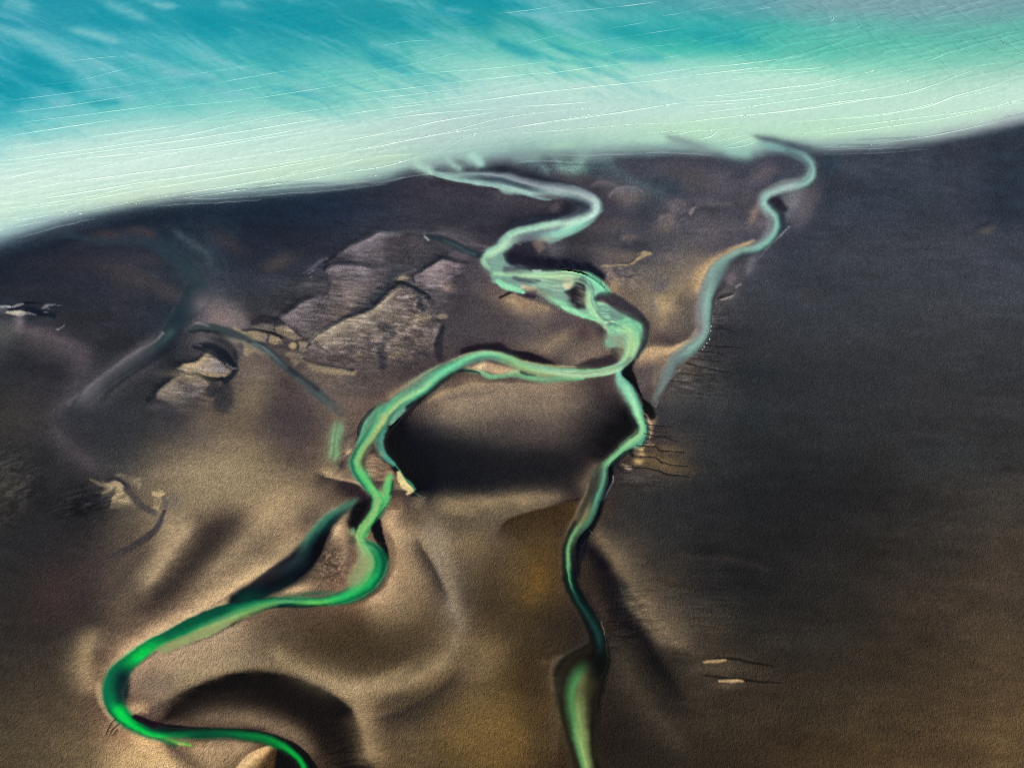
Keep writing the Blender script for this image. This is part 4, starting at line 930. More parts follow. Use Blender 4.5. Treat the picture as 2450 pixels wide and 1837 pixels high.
pg('H', '-80,-60 0,20 50,150 200,240 450,268 900,272 1100,320 1280,420 1432,572 1240,622 1200,662 1300,682 1600,772 1750,862 1872,990 1872,1100 1822,1280 1722,1420 1600,1542 1400,1592 1350,1592 1550,1490 1622,1400 1642,1300 1380,1270 1370,1200 1430,1100 1370,1002 1280,902 1100,872 900,782 760,702 650,642 500,522 420,492 330,482 250,540 150,512 0,452 -120,430 -160,300', (124, 162, 145), .92, 3, wat=RV)
st('H', '-90,300,4 200,312,8 450,332,12 650,342,13 850,332,12 1000,332,10 1130,382,12 1180,482,13 1150,602,12 1180,702,13 1230,802,13 1300,892,10 1380,982,9 1450,1052,7', (162, 206, 162), .88, 5)
st('H', '500,345,5 700,350,6 860,335,5', (190, 208, 150), .7, g=True)
st('H', '1000,300,5 1150,352,10 1280,442,12 1400,562,10', (126, 212, 168), .88, 4); st('H', '1232,645,7 1245,602,8 1275,562,7', (122, 196, 162), .85, 4)
st('H', '1180,652,8 1220,782,10 1300,892,10', (138, 218, 154), .8, g=True); st('H', '1150,640,5 1150,740,6', (170, 180, 135), .6, g=True)
st('H', '1200,440,8 1200,540,8', (112, 150, 132), .5, g=True)
st('H', '-40,410,6 60,472,8 180,512,8 285,542,6', (132, 208, 164), .9, 3); st('H', '520,530,3 650,642,6 780,702,8 880,772,9 1000,822,8 1150,872,6 1260,902,5', (134, 208, 160), .92, 3)
st('H', '450,430,14 600,500,20 700,582,18 800,642,12', (136, 164, 146), .8, g=True); st('H', '560,470,5 700,520,5', (112, 140, 128), .6, g=True)
st('H', '170,358,4 300,392,9 430,402,6 500,398,3', (68, 76, 82), .92, 4); st('H', '60,250,8 250,252,9.5 400,277,5', (92, 102, 108), .92, 4); st('H', '410,258,2 520,262,1.6', (186, 196, 194), .8, 2)
st('H', '520,520,2 600,610,2.4 700,690,2.4 780,730,2', (72, 74, 66), .5, 2)
pg('H', '830,372 952,360 952,430 900,500 830,512 800,440', (226, 202, 163), .96, 3.5); st('H', '280,472,5 350,492,6.5 440,490,4', (208, 188, 154), .85, 3.5); bl('H', 790, 400, 14, 6, 0, (180, 190, 150), .6)
st('H', '450,505,4 560,560,3 650,640,2.4', (170, 150, 120), .5, 3)
pg('H', '950,372 1060,352 1122,420 1112,560 1092,622 1102,762 1000,762 930,702 900,622 830,542 900,502 962,440', (50, 50, 53), .95, 4.5)
st('H', '1040,470,5 1060,560,7 1080,650,8 1080,720,7', (124, 115, 103), .65, g=True); bl('H', 1085, 395, 6, 10, -20, (34, 40, 48), .8); st('H', '870,580,3 910,620,4 900,660,3', (120, 118, 110), .5, 3)
tx('H', 1000, 620, 22, 34, 20, .6, 14, 4, 30, 649)
pg('H', '1250,692 1330,720 1500,852 1602,932 1560,1012 1420,992 1330,902 1262,802', (96, 130, 119), .85, 5)
for k in range(13):
    x = 1255 + k * 9; y = 705 + k * 20
    st('H', '%d,%d,1 %d,%d,1.2 %d,%d,.5' % (x, y, x + 70, y + 4, x + rs.uniform(100, 150), y + 10), (152, 208, 168), .75, 1.4)
st('H', '1200,672,2 1290,690,2.4 1400,715,1.6', (150, 205, 168), .7, 2)
st('H', '1372,940,2 1450,942,2 1530,946,1.4', (196, 228, 176), .9, 1.5); st('H', '1355,1005,3 1440,1045,4.5 1520,1052,4 1620,1058,2', (204, 219, 166), .9, 2.5)
st('H', '1480,1060,14 1600,1002,20 1720,962,22 1800,1052,20 1785,1152,22 1745,1282,18 1685,1402,13 1585,1512,9', (130, 206, 158), .85, 7, wat=RV)
st('H', '1500,860,8 1620,930,10', (104, 148, 132), .6, g=True)
st('H', '1680,1160,14 1690,1300,12 1650,1410,8', (178, 212, 138), .85, g=True); bl('H', 1520, 1180, 24, 20, 0, (150, 160, 128), .75); bl('H', 1440, 1210, 14, 10, 0, (124, 172, 144), .7); bl('H', 1560, 1330, 10, 16, 0, (130, 128, 104), .7)
st('H', '1250,632,5 1330,602,10 1450,632,14 1600,732,16 1750,822,14 1852,902,10 1912,982,8 1902,1122,8 1852,1262,7 1782,1392,6', (60, 60, 65), .88, 5)  # shade along the outer bank of the braids, painted in
st('H', '1770,1400,3 1690,1490,3.4 1640,1545,2.4', (110, 200, 150), .6, 2)
st('H', '1710,1450,9 1668,1540,11 1655,1650,11', (14, 18, 24), .96, 4)

# ---- the left fork
LF = RV
st('O', '750,80,8 900,60,12 1080,55,13 1200,110,10 1350,130,10 1500,180,9 1600,210,5', (36, 32, 38), .88, 5)
st('O', '640,175,4 800,113,4 950,93,4 1090,103,4 1250,172,5 1450,212,4.5 1600,228,4 1800,238,3', (194, 174, 136), .8, 3)
st('O', '530,210,3 400,290,4 200,420,8 0,560,12', (164, 142, 113), .75, g=True)
st('O', '2220,236,8 2050,275,10 1850,287,11 1650,281,12 1450,257,13 1300,217,12 1180,162,12 1050,122,10 950,117,10 850,137,11 700,197,12 560,272,14 450,342,17 350,422,18 250,482,16 120,572,13 40,662,14 -20,782,14', (124, 180, 132), .96, 2.6, wat=LF)
st('O', '1000,118,6 900,128,6 800,150,6', (96, 178, 142), .7, g=True)
st('O', '620,235,9 500,312,12 350,402,12 230,472,10', (92, 182, 142), .8, g=True); st('O', '400,332,8 250,422,9 150,502,8', (112, 138, 116), .7, g=True)
st('O', '2000,278,6 1850,282,8 1650,274,8 1480,250,7', (174, 184, 124), .85, g=True); st('O', '1400,240,4 1300,205,5 1200,160,4', (158, 190, 128), .7, g=True)
st('O', '470,380,4 300,462,5 150,542,5 50,642,6', (164, 206, 134), .88, 3); st('O', '310,500,7 180,622,8 80,722,8 20,792,7', (92, 164, 134), .88, 3, wat=LF)
st('O', '150,560,2 100,610,2.4 50,690,3', (66, 92, 82), .7, 2); st('O', '1500,270,2 1300,232,2 1150,182,2', (100, 120, 84), .5, 1.6)
st('O', '1880,332,5 1700,342,7 1500,347,7 1350,322,8 1230,292,8 1100,312,6 1000,317,6 900,282,5 780,262,4', (122, 182, 134), .93, 3, wat=LF)
st('O', '1860,330,4 1760,312,4 1700,330,3 1600,346,3', (112, 224, 174), .8, 2.4)
pg('O', '690,240 780,190 930,170 1050,200 1200,232 1330,282 1200,292 1080,292 950,272 800,246', (166, 147, 118), .88, 4, wat='bar'); bl('O', 905, 218, 15, 11, -10, (218, 194, 154), .95); bl('O', 1060, 255, 24, 6, 15, (196, 166, 130), .6)
st('O', '1330,265,3 1450,300,3 1600,315,2.4', (180, 176, 132), .7, 2.4); st('O', '1180,290,3 1270,262,3.4 1330,300,2.4', (146, 184, 128), .6, 2.4)
st('O', '740,168,4 800,158,5 880,160,5', (70, 82, 80), .85, 3.5); st('O', '1290,282,4 1340,290,5.5 1420,300,4', (46, 62, 60), .92, 3)
st('O', '640,268,6 545,350,7 400,462,8 300,552,9 200,652,10 80,782,12 20,872,14', (26, 28, 32), .88, 5); st('O', '620,268,4 720,258,4.4 850,272,3 900,300,2', (32, 46, 44), .92, 2.4)
st('O', '1400,375,3 1550,352,2 1700,345,1.6', (120, 108, 92), .5, 3); st('O', '1890,322,2 1960,305,1.6', (28, 28, 30), .8, 1.6)
# bend south
bl('A', 400, 1100, 60, 26, -30, (138, 120, 96), .5); st('A', '950,1060,10 1000,1130,10 850,1100,16 700,1000,16 550,1080,16', (52, 46, 46), .82, g=True)
st('A', '440,880,2 600,908,3 750,938,4 900,984,3', (196, 168, 132), .6, 3)
st('A', '850,300,20 750,550,18 680,750,14', (104, 92, 82), .75, g=True); st('A', '760,500,8 700,600,8', (190, 166, 131), .7, g=True); st('A', '670,660,6 635,790,7', (72, 67, 70), .8, g=True); st('A', '780,260,8 720,420,7', (84, 76, 74), .5, g=True)
st('A', '660,90,9,.5 620,230,12 580,400,13 570,520,12 550,640,12 535,740,11,.4', (122, 166, 122), .88, g=True, wat='backwater')
tx('A', 720, 560, 26, 50, 15, .36, 30, 4.5, -38, 651)
pg('A', '990,600 1080,580 1200,680 1330,760 1380,850 1450,1000 1500,1080 1340,1092 1320,950 1200,950 1100,950 1000,870 940,760', (132, 115, 91), .92, 5, wat='bar')
bl('A', 1040, 720, 14, 22, 0, (150, 130, 104), .6)
tx('A', 1180, 850, 36, 34, 30, .34, 30, 4, 4, 653)
st('A', '1290,220,10 1330,450,24 1450,650,34 1620,800,46 1680,960,36', (12, 15, 23), .92, 16, el=30, er=5)  # shaded inner bank of the bend, painted dark
st('A', '1450,0,8 1370,82,8 1290,172,6 1268,192,3', (122, 172, 143), .92, 2.6, wat=LF); st('A', '1330,30,3 1270,130,4 1230,240,8', (44, 60, 58), .85, 3)
st('A', '1240,0,14 1180,150,14 1100,280,12 1000,420,11 900,560,13 850,680,14 870,800,13 950,930,12 1040,1050,10 1100,1160,11', (130, 174, 117), .97, 3.4, wat=LF)
st('A', '1180,0,14 1080,80,12 1000,180,12 950,300,10 880,500,8 792,650,7.5 790,750,7.5 850,880,6.5 950,1000,5.5 1030,1100,5', (86, 166, 127), .85, 4, wat=LF)
st('A', '1100,140,8 1000,260,9', (120, 138, 112), .6, g=True)
st('A', '1250,40,8 1150,202,8 1060,342,8 1000,470,6', (178, 182, 124), .85, g=True); st('A', '1040,400,4 1000,480,4', (142, 118, 88), .75, g=True); st('A', '1010,490,3 960,580,4', (110, 100, 74), .6, 3)
st('A', '880,760,8 950,902,9 1040,1022,8', (84, 192, 112), .8, g=True)
st('A', '1200,200,9 1160,330,10 1140,430,10 1170,530,9 1250,640,7.5 1335,722,6', (84, 152, 132), .94, 2.6, wat=LF); st('A', '1120,430,3 1110,520,3 1130,580,3', (92, 90, 74), .6, 3); st('A', '1150,560,6 1200,620,6', (130, 140, 112), .6, g=True)
st('A', '1240,590,2 1330,690,2.2 1400,780,2.2 1480,900,3 1560,970,4.4 1612,1050,4.4', (70, 150, 114), .92, 2, wat=LF); st('A', '1590,1060,3 1660,1120,3 1740,1160,2', (62, 92, 80), .6, 3)
st('A', '1400,832,5 1440,920,8 1490,1005,8.5 1560,1062,7.5 1522,1102,4', (226, 207, 146), .95, 2.6)
st('A', '1290,900,9 1250,1000,11 1230,1100,13 1180,1200,15 1130,1280,14', (112, 174, 108), .95, 4, wat=LF); st('A', '1290,980,7 1280,1100,7 1240,1250,7', (92, 196, 112), .85, 3.4); st('A', '1320,960,3 1310,1040,3.4 1300,1120,3', (22, 62, 46), .85, 3)
st('A', '1160,1100,7 1140,1220,7', (142, 168, 112), .6, g=True); st('A', '1310,1090,3 1400,1078,4 1500,1090,3', (58, 52, 44), .8, 4)
st('A', '1440,1170,12 1280,1480,18 1300,1620,22', (204, 175, 132), .75, g=True); st('A', '1370,1190,14 1360,1340,15', (96, 80, 60), .7, g=True); st('A', '1600,1280,22 1650,1550,30', (104, 88, 66), .5, g=True)
st('A', '1600,1150,14 1750,1250,20', (142, 122, 96), .5, g=True)
# oxbow and island
bl('B', 800, 350, 40, 30, -40, (92, 80, 70), .7)
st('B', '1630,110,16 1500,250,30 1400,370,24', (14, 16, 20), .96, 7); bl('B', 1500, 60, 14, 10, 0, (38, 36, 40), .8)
st('B', '1250,500,14 1230,800,16 1230,1050,14', (170, 147, 115), .7, g=True); st('B', '1310,600,5 1310,1100,5', (110, 94, 78), .5, g=True)
st('B', '1350,120,6 1200,232,8 1050,352,12 960,482,18 880,622,22 800,782,26 650,952,30 450,1082,30 250,1202,26 50,1302,24 -200,1422,18', (20, 24, 30), .94, 5, wat='oxbow')
st('B', '1400,70,5 1250,190,8 1080,290,8.5 950,402,8 850,502,7.5 780,602,7.5 750,650,5', (72, 128, 102), .9, g=True, wat='oxbow'); st('B', '1150,240,6 1020,340,6', (52, 98, 84), .6, g=True)
st('B', '760,742,10 700,882,12', (46, 68, 66), .75, g=True); st('B', '700,700,8 600,860,10 420,980,8', (62, 58, 62), .5, g=True); st('B', '300,1150,12 100,1240,12', (52, 48, 48), .5, g=True)
st('B', '200,1282,10 0,1362,12 -200,1442,12', (10, 70, 60), .8, g=True)
bl('B', 1130, 480, 18, 26, 10, (214, 185, 142), .92); bl('B', 1030, 560, 7, 18, 0, (92, 80, 74), .6); bl('B', 600, 1275, 42, 12, -12, (194, 167, 126), .92); bl('B', 1230, 330, 16, 10, -30, (150, 130, 106), .6)
bl('B', 1000, 940, 46, 46, 20, (94, 79, 64), .85)
tx('B', 1020, 950, 44, 46, 20, .50, 7, 4, -25, 655)
st('B', '1310,500,6 1380,500,7', (110, 160, 108), .7, g=True); st('B', '1330,560,6 1350,680,7', (58, 76, 60), .6, g=True)
st('B', '1640,390,14 1680,520,12.5 1740,680,8.5 1782,800,6.5 1762,950,5.5 1652,1150,4.5 1502,1292,4.4 1352,1382,3.4 1150,1442,3', (16, 18, 24), .96, 3.4)
st('B', '1720,50,16 1650,232,12.5 1560,362,11.5 1480,462,11.5 1440,552,10.5 1440,612,9.5 1482,682,8,.7', (124, 176, 112), .97, 3.2, wat=LF)
st('B', '1780,60,6 1740,200,6 1650,320,5 1560,440,5 1520,560,5', (92, 196, 112), .75, 3); st('B', '1700,100,6 1680,220,6', (142, 160, 112), .6, g=True); st('B', '1440,500,4 1420,600,4.4 1460,680,4', (146, 202, 110), .8, 2.6)
pg('B', '1480,650 1560,660 1622,762 1642,902 1582,1052 1452,1182 1322,1252 1302,1102 1402,952 1452,802', (140, 164, 108), .8, 10, wat=LF)
st('B', '1500,642,5 1600,682,9 1700,792,12 1742,902,13 1702,1032,15.5 1622,1152,17 1502,1262,16 1352,1352,13 1202,1402,11 1002,1432,9 802,1432,8 602,1422,8 402,1432,8 202,1462,10 0,1522,14', (24, 128, 80), .94, 4.5, wat=LF)
st('B', '1560,660,4 1620,720,5', (110, 190, 120), .7, 3); st('B', '1700,790,6 1710,880,6', (26, 66, 56), .7, g=True)
st('B', '1650,980,9 1560,1152,11 1450,1282,10 1300,1372,8 1100,1402,6', (44, 178, 98), .85, g=True); st('B', '1500,1060,8 1400,1200,8', (120, 160, 104), .6, g=True)
st('B', '820,1432,5 960,1445,5.5 1080,1435,4', (96, 194, 92), .85, 2.6); st('B', '660,1440,4 740,1440,4.4 800,1450,3', (140, 182, 92), .7, 2.4)
st('B', '440,1432,2.4 560,1420,3.4 680,1425,3.6', (8, 46, 38), .9, 2); st('B', '400,1400,5 200,1440,7 0,1490,9', (92, 150, 100), .6, g=True); st('B', '560,1390,3 800,1390,3 1000,1400,3', (84, 178, 116), .6, 2)
st('B', '1000,1462,3 700,1492,3 400,1482,5.4 200,1502,6.4 0,1582,6.4', (12, 38, 33), .88, 3); st('B', '600,1465,2 450,1478,2.4 350,1485,1.6', (110, 160, 96), .7, 1.6)
# lower left reach
st('C7', '2194,545,5 2000,545,5 1800,570,5', (44, 88, 66), .6, g=True)
st('C7', '1200,1502,3 1080,1482,6 980,1442,10 880,1392,14 800,1342,17 742,1262,20 712,1162,20 732,1082,20 792,1012,18 862,952,15 932,892,13 1052,832,12 1202,762,14 1352,702,16 1502,652,14 1652,612,9 1800,590,8 1950,598,7', (0, 118, 70), .95, 3.2, wat=LF)
st('C7', '760,1060,12 730,1170,13 770,1270,9', (0, 72, 58), .85, g=True); st('C7', '815,1030,6 800,1140,8.5 805,1240,5', (12, 38, 40), .92, g=True); st('C7', '960,860,8 1100,802,10 1300,722,12 1470,660,12', (0, 78, 60), .85, g=True)
st('C7', '700,1230,6 720,1300,6', (28, 112, 78), .6, g=True)
st('C7', '900,915,8 860,952,10 825,985,8', (0, 194, 78), .92, g=True); st('C7', '770,1270,9 800,1320,10 850,1365,9 930,1408,7.5 1010,1445,6', (0, 194, 74), .96, 5); st('C7', '1000,1442,5 1080,1477,5.4 1160,1502,4.4 1230,1512,2', (112, 174, 74), .92, 3, wat=LF); st('C7', '1130,1500,3 1190,1508,4', (190, 186, 108), .75, g=True)
st('C7', '1060,1500,5 1140,1520,5', (20, 66, 42), .6, g=True)
pg('C7', '1000,902 1150,822 1350,722 1522,642 1602,622 1562,682 1452,752 1352,812 1202,862 1052,922', (142, 160, 104), .9, 5, wat=LF); st('C7', '1400,700,6 1500,655,6 1580,630,4', (92, 150, 92), .6, g=True); st('C7', '1020,905,8 1150,850,8', (150, 146, 100), .6, g=True)
st('C7', '1480,745,3 1560,690,3.4 1650,640,3 1750,615,2.4', (50, 62, 40), .7, 3)
pg('C7', '830,1325 862,1312 950,1345 1060,1375 1250,1395 1500,1400 1700,1408 1500,1425 1250,1430 1080,1425 960,1400 870,1362', (24, 20, 24), .94, 3.4)
st('C7', '850,1310,2.5 900,1290,3 940,1300,3', (170, 148, 112), .7, 2.5); st('C7', '900,1312,5 1000,1345,6 1120,1370,4', (74, 64, 54), .6, g=True)
st('C7', '1330,1395,3 1500,1402,3 1700,1405,3', (70, 58, 48), .6, g=True)
st('C7', '1980,1700,9 1945,1640,9.5 1895,1578,10.5 1820,1522,11 1700,1472,11 1500,1444,11 1300,1444,11 1150,1440,11 1020,1425,10', (0, 66, 44), .96, 3, wat=LF)
st('C7', '1965,1700,6 1935,1640,6.5 1885,1580,7 1820,1532,7.5 1740,1492,7.5 1640,1467,5 1540,1456,3,.4', (0, 156, 58), .94, 4); bl('C7', 1762, 1516, 6.5, 4.5, 10, (0, 156, 62), .95)
st('C7', '2030,1700,7 1985,1620,8 1920,1545,8 1830,1490,6.5 1720,1445,4.5 1600,1420,3 1400,1416,2.4', (8, 9, 10), .95, 3)
st('C7', '690,1250,1.4 720,1320,1.6 780,1380,1.4', (206, 196, 140), .6, 1.6)
# ---- the main reaches again, as full cross-sections from bank to bank
chan('J', '330,198,6 480,240,9 640,258,12 800,265,15 960,280,18 1120,305,21 1280,345,20 1440,378,18 1600,395,18 1760,420,19 1880,465,20 1960,525,20 1960,590,19 1880,650,17 1740,710,19 1600,760,24 1450,790,22 1320,810,19 1200,840,17 1110,910,14 1030,970,13 940,1020,14 890,1050,13', {
    1: '-1.2:140.170.168:0 -.9:140.170.168:.8 0:165.200.188 .8:150.190.178 1.1:150.190.178:0',
    4: '-1.2:40.44.54:0 -1:70.78.88:.8 -.6:150.164.166 -.2:80.92.102 .2:56.68.78 .6:130.160.158 .9:170.205.190 1.1:160.190.180:0',
    6: '-1.2:60.70.80:0 -1:80.88.98:.8 -.65:120.130.138 -.35:160.172.174 0:66.78.88 .3:70.84.92 .6:170.200.190 .9:160.196.186 1.1:120.150.146:0',
    8: '-1.2:70.78.88:0 -1:90.98.108:.8 -.6:130.140.148 -.1:168.182.182 .4:140.165.162 .8:100.106.112:.7 1.2:90.90.96:0',
    10: '-1.1:80.90.100:0 -.95:100.108.116:.9 -.6:150.164.166 -.2:172.190.186 .2:110.124.130 .6:60.70.80 1:44.50.60:.8 1.4:44.50.60:0',
    12: '-1.1:80.100.100:0 -.95:96.112.114:.9 -.6:160.190.180 -.25:188.216.204 .1:130.150.150 .5:70.82.92 1:46.52.62:.8 1.4:46.52.62:0',
    14: '-1.1:100.150.140:0 -.9:130.190.170:.95 -.5:150.205.182 0:188.220.198 .4:150.176.168 .8:90.100.108:.8 1.2:70.76.84:0',
    15: '-1.15:140.150.130:0 -.85:150.195.170:.7 -.4:140.196.176 0:120.140.140 .4:178.218.192 .8:150.190.172 1.05:110.140.130:0',
    17: '-1.2:98.104.112:0 -.9:98.104.112:.7 -.4:96.104.112 0:110.130.130 .4:168.208.184 .9:130.170.152 1.1:110.140.130:0',
    20: '-1.1:120.150.140:0 -.8:150.195.172 0:192.222.184 .6:150.200.176 1.1:120.150.140:0', 22: '-1.1:120.150.140:0 -.8:160.205.172 0:180.216.182 .6:150.206.180 1.1:120.150.140:0'}, 811, RV)
chan('O', '2210,240,8 2050,275,10 1850,288,11 1650,282,12 1450,258,13 1300,218,12 1180,165,12 1050,125,11 950,118,11 850,138,12 700,198,13 560,272,15 450,342,18 350,420,19 250,482,18 130,565,17 50,650,17 10,740,15', {
    0: '-1.2:130.150.104:0 -.95:150.170.110:.8 -.3:190.210.140 .3:170.205.140 .9:120.180.130 1.15:70.80.66:0',
    2: '-1.2:130.150.104:0 -.95:130.150.104:.8 -.4:182.192.132 .2:172.187.128 .8:120.165.120 1.05:70.80.66:.8 1.2:60.60.56:0',
    5: '-1.3:140.140.110:0 -.9:140.150.110:.8 -.3:150.190.128 .3:125.180.130 .85:150.170.118 1.1:120.120.90:0',
    8: '-1.4:90.110.100:0 -1:90.110.100:.6 -.4:84.130.112:.9 .1:110.185.140 .6:144.208.158 1:130.160.120:.9 1.15:120.120.90:0',
    11: '-1.2:40.50.48:0 -.95:50.70.62:.9 -.5:96.180.140 0:124.208.158 .5:90.175.135 1:80.110.94:.85 1.2:90.90.80:0',
    13: '-1.15:50.80.70:0 -.95:60.100.84:.9 -.6:100.190.145 -.3:168.214.148 0:130.190.140 .4:95.140.118 .8:110.125.108:.8 1.1:120.108.92:.4 1.35:120.108.92:0',
    16: '-1.15:60.100.90:0 -.9:90.165.135 -.55:70.110.96 -.2:162.192.128 .2:140.185.125 .6:90.175.135 1:80.140.112:.8 1.3:90.100.90:0'}, 831, LF)
chan('A', '1240,0,16 1150,180,16 1050,330,14 950,470,13 870,600,14 845,700,14 870,810,13 940,930,12 1030,1040,11 1090,1130,11 1130,1230,13 1110,1310,12', {
    0: '-1.2:60.100.80:0 -.95:60.120.90:.9 -.6:150.180.120 -.1:180.186.128 .35:120.165.115 .7:90.170.130 1:90.140.110:.8 1.3:100.110.90:0',
    4: '-1.1:60.70.56:0 -.9:70.90.64:.8 -.5:130.160.105 0:142.182.117 .4:110.180.115 .75:50.120.84 1:40.92.70:.9 1.15:50.60.50:0',
    7: '-1.1:60.110.80:0 -.8:110.190.115 -.2:90.195.112 .4:70.165.100 .9:40.100.74 1.1:40.60.50:0',
    10: '-1.15:40.90.60:0 -.9:92.196.112 -.3:112.187.110 .2:144.168.114 .7:100.180.110 1:40.90.64:.9 1.15:30.40.34:0'}, 851, LF)
chan('B', '1420,70,7 1300,160,9 1150,260,12 1020,370,15 930,500,20 850,640,24 760,780,28 640,920,30 470,1050,30 270,1175,27 60,1290,22 -180,1400,16', {
    0: '-1:70.90.80:0 -.5:70.100.84:.6 .3:80.120.96:.6 1.1:90.100.84:0', 3: '-1.2:40.36.36:0 -1:30.30.34:.9 -.3:24.50.48 .3:60.115.94 .8:80.130.100:.8 1.2:90.90.76:0',
    5: '-1.12:40.34.32:0 -.95:10.11.15:.97 -.2:12.14.20 .3:30.56.54 .7:70.116.92:.85 1.1:90.100.84:.3 1.3:100.90.76:0',
    7: '-1.15:50.44.40:0 -.9:16.18.24:.95 0:30.40.44 .4:40.52.54 .8:30.32.38:.9 1.1:70.64.62:.4 1.4:90.80.70:0',
    9: '-1.2:60.60.52:0 -.9:20.34.34:.9 -.2:26.28.32 .5:40.38.42 .95:48.44.48:.8 1.15:80.70.62:0', 11: '-1.2:60.80.60:0 -.8:10.72.56 0:10.60.50 .7:30.34.34:.9 1.1:60.56.50:0'}, 871, 'oxbow', .10)
chan('B', '1690,60,15 1650,220,12 1570,350,11 1490,450,11 1445,550,10 1450,620,10 1490,700,16 1560,800,24 1600,900,28 1580,1020,28 1500,1150,26 1380,1260,20 1230,1350,14 1050,1405,10 850,1430,9 650,1435,8 430,1440,9 200,1470,11 0,1525,14', {
    0: '-1.15:40.90.60:0 -.9:60.160.90 -.3:122.187.112 .2:147.172.117 .7:110.180.110 1:60.130.84:.9 1.2:40.50.40:0', 4: '-1.1:30.60.44:0 -.8:80.170.100 -.2:150.200.116 .3:110.170.100 .8:130.190.112 1.1:60.80.60:0',
    6: '-1.2:20.30.30:0 -.9:40.90.66:.9 -.3:110.185.118 .3:150.185.118 .9:130.150.106:.6 1.3:140.126.100:0',
    8: '-1.15:16.20.24:0 -1:20.60.48:.95 -.75:20.100.66 -.45:40.140.84 -.1:120.165.105:.95 .4:147.167.112:.8 .9:152.146.112:.4 1.3:150.130.100:0',
    10: '-1.12:16.24.24:0 -.95:16.90.58 -.6:42.174.94 -.2:80.172.97 .3:142.162.110:.8 .8:152.140.110:.35 1.2:150.130.100:0',
    12: '-1.15:16.30.26:0 -.9:20.110.64 -.2:52.188.100 .4:40.150.86 .9:60.90.66:.6 1.3:110.96.76:0',
    14: '-1.15:30.50.36:0 -.9:40.120.60 -.4:112.194.94 .1:70.170.90 .6:40.120.76 1:40.70.52:.6 1.3:90.80.64:0',
    16: '-1.2:30.34.28:0 -1:10.40.34:.9 -.6:10.50.40 -.1:80.150.96 .4:90.160.104 .9:50.90.70:.7 1.3:60.60.50:0', 18: '-1.2:70.70.50:0 -.9:60.90.60:.8 -.3:110.160.100 .3:50.130.84 .9:10.70.54:.9 1.2:40.44.40:0'}, 891, LF)
chan('C7', '1790,590,10 1700,605,12 1560,640,20 1400,695,24 1250,750,22 1100,815,17 980,870,15 900,930,15 820,990,16 750,1060,20 720,1140,22 722,1220,21 760,1300,17 820,1360,13 900,1405,10 1000,1440,10 1120,1445,10 1300,1440,11 1500,1438,11 1680,1462,11 1800,1510,11 1890,1575,10 1945,1650,9 1970,1740,9', {
    0: '-1.25:50.70.50:0 -.9:60.110.66:.9 -.3:100.160.96 .3:60.150.88 .9:30.80.60:.9 1.2:40.44.40:0',
    2: '-1.25:140.130.96:0 -1:110.120.76:.7 -.5:120.162.96:.9 0:70.150.90 .5:20.100.70 1:20.50.46:.9 1.3:40.40.40:0',
    3: '-1.3:150.146.100:0 -.9:152.160.106:.6 -.4:142.167.107:.85 -.05:60.130.85:.95 .3:0.85.62 .8:0.80.60 1.02:10.60.50:.95 1.15:90.80.60:0',
    5: '-1.3:150.140.104:0 -.9:150.150.104:.5 -.5:110.150.90:.8 -.1:0.110.68:.97 .5:0.92.64 .95:0.80.58:.97 1.12:90.80.60:0',
    7: '-1.2:120.130.90:0 -.9:60.160.80:.8 -.3:0.196.80 .4:0.184.76 .95:0.120.64 1.12:80.80.56:0',
    9: '-1.5:70.66.60:0 -1.1:30.44.44:.75 -.6:8.44.44:.97 -.1:0.66.54 .5:0.96.66 .95:20.110.74 1.1:100.96.70:0',
    11: '-1.5:90.80.68:0 -1.05:40.46.46:.7 -.6:8.60.50:.97 0:0.110.66 .6:10.110.72 .95:30.110.74 1.1:120.110.80:0',
    12: '-1.15:60.70.50:0 -.9:0.150.66:.95 -.2:0.198.78 .5:0.184.74 .95:0.90.54 1.12:70.70.50:0',
    15: '-1.4:30.26.26:0 -1:10.50.40:.85 -.4:0.110.64 .2:0.194.76 .7:60.184.82 1:60.110.70:.8 1.2:120.110.80:0',
    16: '-1.2:20.18.18:0 -1:4.40.30:.95 -.4:0.90.56 .4:40.120.64 1:110.120.76:.5 1.5:150.130.96:0', 17: '-1.2:20.18.18:0 -1:4.40.30:.95 -.4:0.78.52 .4:0.70.48 1:60.80.56:.6 1.5:140.120.90:0',
    19: '-1.2:14.14.14:0 -.95:0.60.40:.97 -.2:0.120.56 .4:0.110.54 1:50.66.44:.6 1.4:120.104.76:0', 21: '-1.15:8.8.8:0 -.9:0.60.36 -.1:0.166.62 .5:0.144.56 1:8.30.18:.9 1.3:10.10.10:0', 23: '-1.15:8.8.8:0 -.9:0.60.36 -.1:0.160.60 .5:0.140.54 1:8.20.14:.9 1.3:10.10.10:0'}, 911, LF, .12)
